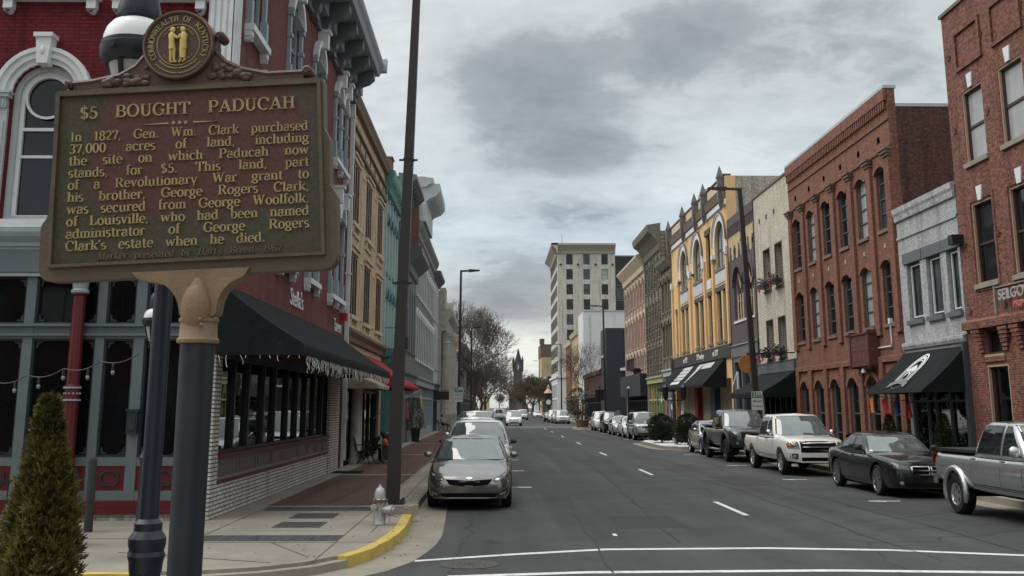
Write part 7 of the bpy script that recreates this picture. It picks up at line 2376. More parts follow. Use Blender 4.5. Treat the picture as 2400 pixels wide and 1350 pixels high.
make_car('parked_car', 'boxy silver suv with a slotted grille in front of the bushes', 'car', 'suv', P_silver, (10.08, 70.6, 0), group=CARS, rails='black', feats=dict(mirror='silver', lamp=[(.56, .80), (.80, .80), (.82, .95), (.58, .95)], grille=[(-.50, .78), (.50, .78), (.50, .94), (-.50, .94)], grillem=P_silver,
 extra=[('grille_slot', m_seam, [[(-.46 + k * .135, .79), (-.38 + k * .135, .79), (-.38 + k * .135, .93), (-.46 + k * .135, .93)]], .02) for k in range(7)] + [('front_bumper', m_trimblk, [[(-.75, .36), (.75, .36), (.75, .50), (-.75, .50)]], .02)]),
 tweak=dict(cab=dict(zb=1.05, zr=1.80, xf0=.95, xf1=.60, xr0=-2.36, xr1=-2.2, h0=.90, h1=.74, bf=.14, br=.06), top=[(-2.4, 1.0), (-2.3, 1.08), (0, 1.08), (1, 1.10), (1.9, 1.06), (2.25, 1.02), (2.36, .96), (2.4, .86)], plan=[(-2.4, .86), (-2.2, .92), (0, .95), (1.3, .95), (2.1, .93), (2.32, .88), (2.38, .84), (2.4, .80)]))
make_car('parked_car', 'low white sedan parked behind the boxy silver suv', 'car', 'sedan', P_white, (10.05, 76.4, 0), group=CARS)
make_car('parked_car', 'pale grey sedan between the white sedan and the black suv', 'car', 'sedan', P_ltgrey, (10.05, 82.8, 0), group=CARS, feats=dict(mirror='black'))
make_car('parked_car', 'black suv with silver roof rails on the far kerb row', 'car', 'suv', P_black, (10.1, 90.0, 0), group=CARS, rails='silver')
make_car('parked_car', 'white suv at the far end of the row, just before the planting bed', 'car', 'suv', P_white, (10.0, 97.2, 0), group=CARS)
VAN = dict(cab=dict(zb=1.0, zr=1.74, xf0=1.5, xf1=.65, xr0=-2.35, xr1=-2.2, h0=.93, h1=.72, bf=.2, br=.1), top=[(-2.4, 1.0), (-2.3, 1.06), (0, 1.05), (1.4, 1.02), (1.9, .92), (2.2, .82), (2.33, .74), (2.4, .62)])
make_car('minivan', 'white minivan with a dark winged grille driving towards the camera', 'van', 'suv', P_white, (2.2, 123.0, 0), tweak=VAN, feats=dict(lamp=[(.40, .72), (.84, .84), (.86, .90), (.42, .80)], lampm=m_lampdark, grille=[(-.5, .66), (.5, .66), (.62, .80), (.3, .76), (-.3, .76), (-.62, .80)], extra=[('grille_bar', m_chrome, [[(-.45, .70), (.45, .70), (.45, .72), (-.45, .72)]], .02)]))
FARP = 'cars beyond the next crossing'
for (nm, cat, kd, pm, x, y, rz, lab) in (
  ('parked_car', 'car', 'suv', P_pearl, 8.95, 139.0, -pi / 2, 'champagne white suv leading the row beyond the next crossing'),
  ('parked_car', 'car', 'sedan', P_gold, 8.75, 145.2, -pi / 2, 'golden car just behind the champagne white suv'),
  ('parked_car', 'car', 'suv', P_white, 8.6, 151.5, -pi / 2, 'tall white suv behind the golden car'),
  ('parked_car', 'car', 'sedan', P_black, 8.3, 158.0, -pi / 2, 'dark car behind the tall white suv'),
  ('parked_car', 'car', 'sedan', P_white, 8.7, 214.0, -pi / 2, 'small white car alone past the dark far row'),
  ('moving_car', 'car', 'suv', P_ltgrey, 4.6, 178.0, -pi / 2, 'silver suv following the white minivan down the street'),
  ('moving_car', 'car', 'suv', P_white, 5.3, 196.0, -pi / 2, 'dark windowed white suv farther back in the traffic'),
  ('pickup_truck', 'pickup', 'pickup', P_white, 0.1, 172.0, -pi * .78, 'white pickup standing aslant at the kerb behind the minivan'),
  ('parked_car', 'car', 'suv', P_white, -0.9, 160.0, -pi / 2, 'white suv parked on the near side beyond the next crossing'),
  ('moving_car', 'car', 'sedan', P_silver, 1.6, 235.0, -pi / 2, 'grey car tiny in the far traffic beside the trees'),
  ('moving_car', 'car', 'suv', P_white, 1.2, 212.0, -pi / 2, 'white van like car far behind the slanting pickup'),
  ('moving_car', 'car', 'sedan', P_ltgrey, 4.6, 232.0, -pi / 2, 'pale car high up the street in the far traffic')):
 make_car(nm, lab, cat, kd, pm, (x, y, 0), rz, group=FARP)
# ------------------------------------------------------------------ the historical marker
X_ = .66
GL = {
 'a': (.56, [('a', .27, .47, .17, .20, 10, 165), ('v', .42, .0, .48, ''), ('h', .38, .54, .035), ('a', .24, .19, .17, .20, 0, 360)]),
 'b': (.60, [('v', .14, 0, 1.0, 'T'), ('a', .31, .33, .21, .34, -150, 150)]),
 'c': (.52, [('a', .29, .33, .22, .34, 45, 315), ('o', .44, .50, .06)]),
 'd': (.62, [('v', .46, 0, 1.0, 'TR'), ('a', .28, .33, .21, .34, 30, 330)]),
 'e': (.54, [('a', .28, .33, .21, .34, 0, 315), ('h', .09, .49, .35)]),
 'f': (.38, [('v', .18, 0, .78, 'b'), ('a', .30, .80, .14, .21, 50, 180), ('h', .04, .36, .62)]),
 'g': (.56, [('a', .25, .42, .18, .24, 0, 360), ('a', .26, -.10, .22, .17, 0, 360), ('d', .18, .22, .14, .08, .10), ('h', .38, .52, .62)]),
 'h': (.64, [('v', .14, 0, 1.0, 'Tb'), ('v', .49, 0, .45, 'b'), ('a', .32, .43, .18, .23, 0, 150)]),
 'i': (.30, [('v', .15, 0, X_, 'Tb'), ('o', .15, .88, .085)]),
 'k': (.62, [('v', .14, 0, 1.0, 'Tb'), ('d', .20, .28, .50, .62, .07), ('d', .28, .38, .54, .02, .15), ('h', .40, .60, .64), ('h', .44, .64, .03)]),
 'l': (.30, [('v', .15, 0, 1.0, 'Tb')]),
 'm': (.94, [('v', .14, 0, X_, 'Tb'), ('v', .47, 0, .45, 'b'), ('v', .80, 0, .45, 'b'), ('a', .31, .43, .17, .23, 0, 150), ('a', .64, .43, .17, .23, 0, 150)]),
 'n': (.64, [('v', .14, 0, X_, 'Tb'), ('v', .49, 0, .45, 'b'), ('a', .32, .43, .18, .23, 0, 150)]),
 'o': (.58, [('a', .29, .33, .22, .34, 0, 360)]),
 'p': (.60, [('v', .14, -.30, X_, 'Tb'), ('a', .31, .33, .21, .34, -150, 150)]),
 'r': (.46, [('v', .14, 0, X_, 'Tb'), ('a', .32, .46, .17, .20, 50, 150), ('o', .40, .58, .075)]),
 's': (.44, [('a', .22, .49, .15, .17, 40, 260), ('a', .22, .17, .15, .18, -140, 90)]),
 't': (.38, [('v', .17, .08, .86, ''), ('h', .04, .34, .63), ('a', .27, .12, .10, .12, 180, 330)]),
 'u': (.64, [('v', .14, .22, X_, 'T'), ('v', .49, 0, X_, 'TR'), ('a', .30, .22, .18, .22, 180, 340)]),
 'v': (.58, [('d', .10, .64, .29, .02, .15), ('d', .29, .02, .48, .64, .07), ('h', .0, .22, .64), ('h', .38, .58, .64)]),
 'w': (.86, [('d', .10, .64, .26, .02, .14), ('d', .26, .02, .43, .60, .07), ('d', .43, .64, .60, .02, .14), ('d', .60, .02, .77, .64, .07), ('h', .0, .20, .64), ('h', .68, .86, .64)]),
 'y': (.58, [('d', .10, .64, .30, .02, .15), ('d', .48, .64, .24, -.26, .07), ('h', .0, .22, .64), ('h', .38, .58, .64), ('o', .20, -.25, .08)]),
 'A': (.82, [('d', .12, .02, .40, .98, .07), ('d', .40, .98, .68, .02, .17), ('h', .22, .60, .34), ('h', .0, .24, .035), ('h', .54, .82, .035)]),
 'B': (.74, [('v', .18, 0, 1, ''), ('h', .04, .42, .965), ('h', .04, .45, .035), ('h', .18, .45, .52), ('a', .42, .75, .19, .22, -90, 90), ('a', .44, .27, .22, .245, -90, 90)]),
 'C': (.76, [('a', .42, .5, .34, .5, 50, 310), ('v', .68, .70, .95, '')]),
 'D': (.82, [('v', .18, 0, 1, ''), ('h', .04, .42, .965), ('h', .04, .42, .035), ('a', .40, .5, .34, .48, -90, 90)]),
 'G': (.82, [('a', .42, .5, .34, .5, 50, 330), ('v', .69, .06, .44, ''), ('h', .52, .80, .44), ('v', .70, .72, .95, '')]),
 'H': (.86, [('v', .18, 0, 1, 'bt'), ('v', .66, 0, 1, 'bt'), ('h', .18, .66, .52)]),
 'I': (.40, [('v', .20, 0, 1, 'bt')]),
 'L': (.68, [('v', .18, 0, 1, 't'), ('h', .04, .64, .035), ('v', .60, .0, .26, '')]),
 'M': (.98, [('d', .16, 0, .16, 1, .07), ('v', .80, 0, 1, 'bt'), ('d', .16, .98, .48, .05, .15), ('d', .48, .05, .80, .98, .06), ('h', .04, .28, .035), ('h', .02, .2, .965)]),
 'O': (.84, [('a', .42, .5, .34, .5, 0, 360)]),
 'P': (.70, [('v', .18, 0, 1, 'b'), ('h', .04, .42, .965), ('h', .18, .42, .46), ('a', .40, .71, .22, .255, -90, 90)]),
 'R': (.80, [('v', .18, 0, 1, 'b'), ('h', .04, .42, .965), ('h', .18, .42, .50), ('a', .40, .735, .21, .235, -90, 90), ('d', .40, .5, .68, .02, .16), ('h', .62, .80, .035)]),
 'T': (.76, [('v', .38, 0, 1, 'b'), ('h', .04, .72, .965), ('v', .07, .74, .98, ''), ('v', .69, .74, .98, '')]),
 'U': (.82, [('v', .18, .3, 1, 't'), ('d', .64, .3, .64, 1, .07), ('h', .54, .76, .965), ('a', .41, .31, .23, .31, 180, 360)]),
 'W': (1.1, [('d', .14, .98, .34, .02, .16), ('d', .34, .02, .55, .95, .07), ('d', .52, .98, .74, .02, .16), ('d', .74, .02, .96, .98, .07), ('h', .0, .28, .965), ('h', .40, .66, .965), ('h', .84, 1.1, .965)]),
 '0': (.58, [('a', .29, .48, .22, .49, 0, 360)]),
 '1': (.46, [('v', .24, 0, .96, 'b'), ('d', .08, .80, .22, .95, .08)]),
 '2': (.58, [('a', .28, .70, .20, .27, -40, 165), ('d', .44, .54, .10, .08, .12), ('h', .06, .52, .06)]),
 '3': (.56, [('a', .26, .73, .19, .24, -90, 150), ('a', .26, .25, .21, .25, -150, 90)]),
 '5': (.56, [('h', .14, .48, .92), ('d', .15, .93, .13, .52, .08), ('a', .26, .30, .22, .30, -150, 130)]),
 '6': (.58, [('a', .30, .28, .20, .29, 0, 360), ('a', .44, .40, .36, .57, 100, 190)]),
 '7': (.56, [('h', .06, .52, .92), ('d', .50, .92, .22, .02, .13), ('v', .08, .74, .94, '')]),
 '8': (.58, [('a', .29, .73, .17, .24, 0, 360), ('a', .29, .25, .21, .26, 0, 360)]),
 '9': (.58, [('a', .28, .68, .20, .29, 0, 360), ('a', .14, .56, .36, .57, -80, 10)]),
 '$': (.60, [('a', .30, .72, .18, .22, 30, 270), ('a', .30, .28, .20, .24, -150, 90), ('d', .30, -.12, .30, 1.1, .06)]),
 ',': (.26, [('o', .13, .06, .085), ('d', .16, .04, .08, -.16, .07)]),
 '.': (.26, [('o', .13, .06, .09)]),
 "'": (.22, [('d', .11, 1.0, .10, .76, .10)]),
}
THK, THN = .155, .072
def glyph(mb, ch, x, y, s, d, fx=1.0, slant=0.0, y0=0.0):
 """one raised serif letter on the plane facing -y; returns its advance"""
 adv, st = GL[ch]
 def P(px, py, yy):
  return (x + (px * fx + slant * py) * s, yy, y + py * s)
 def quad(a, b, c, e):
  f = [P(*q, y0 - d) for q in (a, b, c, e)]
  g = [P(*q, y0) for q in (a, b, c, e)]
  mb.add(f + g, [(0, 1, 2, 3), (0, 4, 5, 1), (1, 5, 6, 2), (2, 6, 7, 3), (3, 7, 4, 0)])
 def line(xa, ya, xb, yb, w):
  L = sqrt((xb - xa) ** 2 + (yb - ya) ** 2) or 1e-6
  nx, ny = -(yb - ya) / L * w / 2, (xb - xa) / L * w / 2
  quad((xa - nx, ya - ny), (xb - nx, yb - ny), (xb + nx, yb + ny), (xa + nx, ya + ny))
 for q in st:
  k = q[0]
  if k == 'v':
   _, vx, ya, yb, sf = q
   line(vx, ya, vx, yb, THK)
   if 'b' in sf: line(vx - .15, ya + .035, vx + .15, ya + .035, THN)
   if 't' in sf: line(vx - .15, yb - .035, vx + .15, yb - .035, THN)
   if 'T' in sf: line(vx - .15, yb - .04, vx, yb - .02, THN)
   if 'R' in sf: line(vx, .035, vx + .15, .035, THN)
  elif k == 'h':
   line(q[1], q[3], q[2], q[3], THN)
  elif k == 'd':
   line(*q[1:5], q[5])
  elif k == 'o':
   _, ox, oy, r = q
   quad((ox - r, oy), (ox, oy - r), (ox + r, oy), (ox, oy + r))
   quad((ox - r * .75, oy - r * .75), (ox + r * .75, oy - r * .75), (ox + r * .75, oy + r * .75), (ox - r * .75, oy + r * .75))
  else:
   _, cx_, cy_, rx, ry, a0, a1 = q
   n = max(5, int(abs(a1 - a0) / 24))
   for i in range(n):
    u, v = radians(a0 + (a1 - a0) * i / n), radians(a0 + (a1 - a0) * (i + 1) / n)
    w0, w1 = [(THN + (THK - THN) * abs(cos(t)) ** 1.2) / 2 for t in (u, v)]
    quad((cx_ + (rx - w0) * cos(u), cy_ + (ry - w0) * sin(u)), (cx_ + (rx + w0) * cos(u), cy_ + (ry + w0) * sin(u)),
      (cx_ + (rx + w1) * cos(v), cy_ + (ry + w1) * sin(v)), (cx_ + (rx - w1) * cos(v), cy_ + (ry - w1) * sin(v)))
 return adv * fx * s
def word_w(wd, s, fx):
 return sum(GL[c][0] * fx * s + .035 * s for c in wd)
def set_line(mb, text, xa, xb, y, s, d, y0, fx=1.0, justify=True, slant=0.0, centre=False):
 ws = text.split()
 tot = sum(word_w(q, s, fx) for q in ws)
 gap = (xb - xa - tot) / max(1, len(ws) - 1) if justify else .42 * s
 x = xa
 if centre: x = xa + (xb - xa - tot - gap * (len(ws) - 1)) / 2
 for q in ws:
  for c in q:
   x += glyph(mb, c, x, y, s, d, fx, slant, y0) + .035 * s
  x += gap
def marker_mat(name, patina=True):
 m, nt, b = new_mat(name)
 tc = N(nt, 'ShaderNodeTexCoord')
 n1 = N(nt, 'ShaderNodeTexNoise', i_Scale=3.0, i_Detail=8.0, i_Roughness=0.7)
 n2 = N(nt, 'ShaderNodeTexNoise', i_Scale=60.0, i_Detail=4.0)
 for n in (n1, n2): nt.links.new(tc.outputs['Object'], n.inputs['Vector'])
 # the field has faded to oxblood in the middle and stays bronze green round its rim
 sp = N(nt, 'ShaderNodeSeparateXYZ'); nt.links.new(tc.outputs['Object'], sp.inputs[0])
 ex = math_node(nt, 'POWER', math_node(nt, 'ABSOLUTE', math_node(nt, 'DIVIDE', math_node(nt, 'ADD', sp.outputs[0], 0.03), 0.46)), 4.0)
 ez = math_node(nt, 'POWER', math_node(nt, 'ABSOLUTE', math_node(nt, 'DIVIDE', math_node(nt, 'SUBTRACT', sp.outputs[2], 2.99), 0.30)), 3.0)
 r = math_node(nt, 'ADD', math_node(nt, 'ADD', ex, ez), math_node(nt, 'MULTIPLY', math_node(nt, 'SUBTRACT', n1.outputs[0], 0.5), 1.6))
 f = ramp(nt, r, [(0.55, (0, 0, 0)), (1.05, (1, 1, 1))])
 c = mixc(nt, f, (0.092, 0.028, 0.022), (0.056, 0.045, 0.025))
 c = mixc(nt, 1.0, c, ramp(nt, n2.outputs[0], [(0.3, (.75,) * 3), (0.7, (1.25,) * 3)]), 'MULTIPLY')
 nt.links.new(c, b.inputs['Base Color'])
 b.inputs['Roughness'].default_value = 0.5
 bp = N(nt, 'ShaderNodeBump', i_Strength=0.4, i_Distance=0.004); nt.links.new(n2.outputs[0], bp.inputs['Height']); nt.links.new(bp.outputs[0], b.inputs['Normal'])
 return m
m_field = marker_mat('marker_field')
m_mframe = paint('marker_bronze_rim', (0.10, 0.072, 0.046), 0.5, var=0.22, scale=6, dirt=((0.065, 0.058, 0.036), 0.8), bump=0.25, bscale=50)
m_mtan = paint('marker_tan_casting', (0.235, 0.155, 0.09), 0.55, var=0.2, scale=7, dirt=((0.135, 0.10, 0.065), 0.7), bump=0.3, bscale=60)
m_mcrest = paint('marker_dark_crest', (0.085, 0.042, 0.034), 0.5, var=0.25, scale=8, dirt=((0.045, 0.035, 0.028), 0.7), bump=0.25, bscale=60)
m_gold = paint('faded_gold_lettering', (0.37, 0.29, 0.13), 0.5, var=0.12, scale=9, dirt=((0.25, 0.19, 0.085), 0.6))
m_gold_b = paint('gold_figures', (0.62, 0.46, 0.13), 0.4, var=0.1)
m_golddull = paint('worn_lettering_dull', (0.135, 0.105, 0.07), 0.6, var=0.15)
MK = thing('historical_marker', 'bronze historical marker with gold lettering and a round seal, on a thick dark post', 'marker', (-1.148, 4.0, 0.15))
MK.rotation_euler = (0, 0, radians(-3.0))
HZ = -0.15          # heights below are above the road; the marker stands on the pavement
def rounded(pts, rad):
 o = []
 n = len(pts)
 for i, (x, z) in enumerate(pts):
  r = rad[i] if isinstance(rad, list) else rad
  if r <= 0:
   o.append((x, z)); continue
  a, b = Vector(pts[i - 1]) - Vector((x, z)), Vector(pts[(i + 1) % n]) - Vector((x, z))
  a, b = a.normalized() * r, b.normalized() * r
  for k in range(6):
   t = k / 5
   p = Vector((x, z)) + a * (1 - t) ** 2 + b * t ** 2
   o.append((p.x, p.y))
 return o
TILT = Matrix.Translation((0, 0, 2.62)) @ Matrix.Rotation(radians(-2.45), 4, 'Y') @ Matrix.Translation((0, 0, -2.62)) @ TR(-.036, 0, HZ)
# plate outline: stepped, wider towards the foot
PL = [(-.602, 2.625), (.570, 2.625), (.570, 2.92), (.545, 2.955), (.545, 3.15), (.522, 3.185), (.522, 3.40), (-.567, 3.40), (-.567, 3.10), (-.575, 2.88), (-.602, 2.85)]
PLr = rounded(PL, [.06, .06, .015, .015, .015, .015, .02, .02, .02, .02, .02])
s = MB(); s.prism(PLr, -.035, .035, 'y')
plate = put(s, 'plate', m_mframe, MK, TILT)
field = [(-.548, 2.69), (.512, 2.69), (.498, 3.372), (-.540, 3.372)]
s = MB(); ring(s, [(a * 1.028 - (0.0), 3.03 + (b - 3.03) * 1.035) for a, b in field], field, -.052, -.034); put(s, 'inner_moulding', m_mframe, plate, TILT)
s = MB(); s.face([(a, -.0365, b) for a, b in field]); put(s, 'field', m_field, plate, TILT)
mb = MB()
YP = -.0365
set_line(mb, '$5 BOUGHT PADUCAH', -.46, .412, 3.275, .050, .007, YP, 1.22)
set_line(mb, 'In 1827, Gen. Wm. Clark purchased', -.495, .462, 3.183, .0385, .006, YP, 1.12)
T_ = ['37,000 acres of land, including', 'the site on which Paducah now', 'stands, for $5. This land, part', 'of a Revolutionary War grant to', 'his brother, George Rogers Clark,', 'was secured from George Woolfolk,', 'of Louisville, who had been named', 'administrator of George Rogers']
for i, t in enumerate(T_):
 set_line(mb, t, -.497, .465, 3.183 - .0490 * (i + 1), .0385, .006, YP, 1.17)
set_line(mb, "Clark's estate when he died.", -.497, .292, 3.183 - .0490 * 9, .0385, .006, YP, 1.19)
for x in (-.025, 0, .025):
 mb.prism([(x - .055 + .007 * cos(q * pi / 4), 3.24 + .007 * sin(q * pi / 4)) for q in range(8)], YP - .006, YP, 'y')
mb.prism([(-.21, 3.238), (-.10, 3.236), (-.10, 3.243)], YP - .005, YP, 'y'); mb.prism([(.0, 3.236), (.10, 3.238), (.0, 3.243)], YP - .005, YP, 'y')
put(mb, 'lettering', m_gold, plate, TILT)
mb = MB(); set_line(mb, "Marker presented by Hart's Bread, 1967.", -.37, .362, 2.702, .027, .004, YP, 1.15, slant=.2); put(mb, 'faint_lettering', m_golddull, plate, TILT)
# crest: swept shoulders with scrolls, carved foliage, round seal
cz = 3.565
CX = -.065
pts = [(-.50, 3.395), (-.50, 3.43), (-.40, 3.438), (-.31, 3.455), (-.245, 3.49), (-.20, 3.54), (-.19, 3.60), (.06, 3.60), (.075, 3.54), (.12, 3.49), (.19, 3.455), (.29, 3.43), (.40, 3.425), (.44, 3.43), (.44, 3.395)]
s = MB(); s.prism(pts, -.026, .026, 'y')
for (x, z, r) in ((-.515, 3.425, .018), (-.20, 3.61, .018), (.10, 3.60, .020), (.455, 3.432, .022)):
 s.lathe([(.001, -.04), (r * .6, -.04), (r, -.033), (r, .033), (r * .6, .04), (.001, .04)], 14, (x, 0, z), 'y')
 s.lathe([(r * .35, -.046), (r * .5, -.05), (r * .65, -.046)], 12, (x, 0, z), 'y')
rl = [(-.515, 3.43), (-.42, 3.436), (-.31, 3.455), (-.245, 3.49), (-.203, 3.54), (-.19, 3.60)]
s.tube([(x, -.02, z) for x, z in rl], .012, 6); s.tube([(x, -.02, z) for x, z in [(.092, 3.60), (.078, 3.54), (.12, 3.49), (.19, 3.455), (.29, 3.43), (.45, 3.43)]], .012, 6)
cr = put(s, 'crest', m_mcrest, MK, TILT, 45)
s = MB(); rr = random.Random(2)
for k in range(46):
 sd = rr.choice((-1, 1))
 x = CX + sd * rr.uniform(.12, .30); z = 3.405 + rr.uniform(.01, max(.02, .12 - abs(x - CX) * .30))
 s.ball((x, -.028, z), rr.uniform(.010, .022), 8, (1.2, .5, .8))
put(s, 'carved_foliage', m_mcrest, cr, TILT, 60)
s = MB(); s.lathe([(.001, -.045), (.128, -.045), (.135, -.055), (.145, -.055), (.148, -.04), (.148, .04), (.13, .05), (.001, .05)], 48, (CX, 0, cz), 'y')
seal = put(s, 'seal', m_mcrest, MK, TILT, 40)
s = MB()
s.lathe([(.0845, -.045), (.0855, -.049), (.088, -.049), (.089, -.045)], 40, (CX, 0, cz), 'y')
s.lathe([(.138, -.055), (.1393, -.0575), (.1405, -.055)], 48, (CX, 0, cz), 'y')
def round_text(mb, text, r, s_, a0, a1, inward=False):
 n = len(text)
 for i, c in enumerate(text):
  if c == ' ': continue
  a = radians(a0 + (a1 - a0) * (i + .5) / n)
  t = MB()
  glyph(t, c, -GL[c][0] * s_ * .5, -s_ * .5, s_, .004, 1.0, 0, 0)
  rot = a - pi / 2 if not inward else a + pi / 2
  M = TR(CX + r * cos(a), -.0455, cz + r * sin(a)) @ Matrix.Rotation(-rot, 4, 'Y')
  t.xform(M)
  mb.add(t.v, t.f)
GL['N'] = (.86, [('d', .16, 0, .16, 1, .07), ('d', .66, 0, .66, 1, .07), ('d', .14, .98, .68, .02, .16)])
GL['E'] = (.70, [('v', .18, 0, 1, ''), ('h', .04, .62, .965), ('h', .04, .64, .035), ('h', .18, .5, .52)])
GL['F'] = (.66, [('v', .18, 0, 1, 'b'), ('h', .04, .62, .965), ('h', .18, .5, .52)])
GL['K'] = (.80, [('v', .18, 0, 1, 'bt'), ('d', .26, .45, .66, .96, .07), ('d', .34, .55, .70, .02, .16)])
GL['Y'] = (.78, [('v', .38, 0, .45, 'b'), ('d', .12, .98, .38, .42, .16), ('d', .64, .98, .38, .42, .07)])
GL['S'] = (.60, [('a', .30, .74, .20, .24, 30, 265), ('a', .30, .26, .21, .26, -150, 85)])
GL['V'] = (.80, [('d', .12, .98, .40, .02, .16), ('d', .40, .02, .68, .98, .07)])
round_text(s, 'COMMONWEALTH OF KENTUCKY', .1125, .0245, 212, -32)
round_text(s, 'UNITED WE STAND', .072, .0105, 150, 30)
round_text(s, 'DIVIDED WE FALL', .072, .0105, 215, 325, True)
for sd in (-1, 1):                       # the sprays along the foot of the seal
 for k in range(9):
  a = radians(270 + sd * (4 + k * 5.5))
  for q in (-.012, .008):
   x, z = CX + (.111 + q) * cos(a), cz + (.111 + q) * sin(a)
   s.ball((x, -.047, z), .0048, 6, (1.3, .5, .7))
put(s, 'seal_lettering', m_gold, seal, TILT)
s = MB()
for (x, sd) in ((CX - .022, 1), (CX + .020, -1)):      # two standing figures clasping hands, in low relief
 s.ball((x, -.052, cz + .062), .0115, 10, (1, .7, 1.2))
 s.tube([(x - sd * .002, -.05, cz + .052), (x - sd * .004, -.05, cz + .040), (x - sd * .003, -.05, cz + .012), (x - sd * .002, -.05, cz - .02)], [.008, .015, .0125, .015], 8)
 for q in (-.007, .006):
  s.tube([(x + q, -.05, cz - .015), (x + q, -.05, cz - .045), (x + q * 1.2, -.05, cz - .07)], [.0085, .006, .005], 7)
  s.bar((x + q * 1.2 - .003, -.05, cz - .071), (x + q * 1.2 + sd * .009, -.05, cz - .072), .006)
 s.tube([(x + sd * .006, -.055, cz + .040), (x + sd * .020, -.058, cz + .026), (x + sd * .034, -.058, cz + .030)], [.006, .005, .004], 7)
 if sd < 0: s.tube([(x, -.05, cz + .02), (x, -.05, cz - .03), (x, -.05, cz - .06)], [.014, .014, .013], 8)
put(s, 'figures', m_gold_b, seal, TILT, 60)
# casting under the plate and the post
s = MB()
s.prism(rounded([(-.26, 2.645), (.20, 2.645), (.18, 2.61), (.125, 2.59), (.08, 2.54), (.068, 2.46), (-.068, 2.46), (-.08, 2.54), (-.13, 2.595), (-.235, 2.615)], [0, 0, .02, .03, .04, .02, .02, .04, .03, .02]), -.045, .045, 'y')
s.xform(TILT @ TR(.030, 0, 0))
s.lathe([(.072, 2.36), (.079, 2.365), (.081, 2.375), (.072, 2.385), (.070, 2.44), (.076, 2.445), (.076, 2.455), (.070, 2.46), (.062, 2.50), (.058, 2.56), (.046, 2.61), (.02, 2.64)], 28, (0, 0, HZ))
s.ball((0, -.045, 2.50 + HZ), .062, 16, (.95, .75, 1.5)); s.ball((.035, -.075, 2.28), .008, 8); s.ball((.03, -.08, 2.45 + HZ), .008, 8)
s.build('collar', m_mtan, MK, 40)
s = MB(); s.lathe([(.001, 0), (.058, 0), (.066, 2.37 + HZ)], 28); s.build('post', m_pole_blk, MK, 40)
# ------------------------------------------------------------------ street furniture
def street_light(label, x, y, H, w0, w1, lean=0.0, arm=1.3, side=1, straps=(), group='street light poles'):
 t = thing('street_light', label, 'street light', (x, y, 0.15), 0, group)
 s = MB()
 n = 12
 for i in range(n):
  a, b = i / n, (i + 1) / n
  wa, wb = w0 + (w1 - w0) * a, w0 + (w1 - w0) * b
  for (sx, sy, ex, ey) in ((-1, -1, 1, -1), (1, -1, 1, 1), (1, 1, -1, 1), (-1, 1, -1, -1)):
   s.face([(lean * a + sx * wa / 2, sy * wa / 2, H * a), (lean * a + ex * wa / 2, ey * wa / 2, H * a), (lean * b + ex * wb / 2, ey * wb / 2, H * b), (lean * b + sx * wb / 2, sy * wb / 2, H * b)])
 s.build('pole', m_bronze, t)
 s = MB(); s.box(-w0 * .95, w0 * .95, -w0 * .95, w0 * .95, 0, .04)
 for sx in (-1, 1):
  for sy in (-1, 1):
   s.lathe([(.03, .04), (.03, .1), (.001, .11)], 6, (sx * w0 * .75, sy * w0 * .75, 0))
 s.build('base_plate', m_bronze, t)
 s = MB(); s.bar((lean, 0, H - .05), (lean + side * arm * .45, 0, H - .02), .12, .10); s.build('arm', m_bronze, t)
 s = MB(); s.prism([(lean + side * arm * .42, H - .10), (lean + side * arm, H - .03), (lean + side * arm, H + .02), (lean + side * arm * .42, H + .06)], -.17, .17, 'y'); s.build('luminaire', m_bronze, t)
 for z in straps:
  s = MB(); q = (w0 + (w1 - w0) * z / H) / 2 + .012; xx = lean * z / H
  s.box(xx - q, xx + q, -q, q, z, z + .05); s.box(xx - q - .10, xx + q + .08, -.03, .03, z + .005, z + .04)
  s.build('banner_strap', m_black, t)
 return t
sl1 = street_light('tall dark square pole rising past the top of the picture beside the hydrant', -2.13, 22.2, 13.4, .27, .15, .36, 1.4, 1, (4.6, 7.35))
s = MB(); s.box(.16, .26, -.08, .08, 3.2, 3.45); s.box(.1, .16, -.03, .03, 3.3, 3.36); s.build('sensor_box', m_black, sl1)
street_light('slim dark street light over the near kerb row of parked cars', -2.1, 60.0, 9.9, .19, .12, .08, 1.1, 1, (4.6, 6.5))
street_light('street light standing in front of the bare trees', -2.2, 96.0, 9.3, .19, .12, .0, 1.1, 1)
street_light('dark street light beside the round orange disc sign', 11.9, 47.0, 12.1, .28, .2, -.42, 1.5, -1, (4.3, 7.6))
street_light('street light by the planting bed at the next crossing', 11.7, 110.0, 12.7, .26, .16, -.1, 1.5, -1)
street_light('distant street light in front of the cream tower', 11.7, 183.0, 13.0, .26, .16, 0, 1.6, -1)
street_light('farthest street light beside the blank buff wall', 11.6, 272.0, 14.0, .28, .18, 0, 1.8, -1)
m_signw = paint('sign_white', (0.60, 0.62, 0.60), 0.5, var=.04)
m_signg = paint('sign_green', (0.01, 0.16, 0.09), 0.5, var=.05)
def parking_sign(label, x, y, z):
 t = thing('parking_sign', label, 'sign', (x, y, z), 0, 'two hour parking signs')
 s = MB(); s.prism(rounded([(-.25, -.42), (.25, -.42), (.25, .42), (-.25, .42)], .04), -.012, .0, 'y'); s.build('plate', m_signw, t)
 s = MB(); s.box(-.23, -.03, -.016, -.011, .12, .40); s.box(-.02, .23, -.016, -.011, .12, .26); s.build('green_field', m_signg, t)
 letters('2', .28, m_signw, t, TR(-.13, -.02, .26), depth=.006, bold=.006)
 letters('HR', .12, m_signg, t, TR(.10, -.016, .33), depth=.006)
 letters('PARKING', .09, m_signw, t, TR(.105, -.02, .19), depth=.006)
 letters('9:00 AM', .12, m_black, t, TR(0, -.016, -.03), depth=.006)
 letters('TO 5:00 PM', .095, m_black, t, TR(0, -.016, -.25), depth=.006)
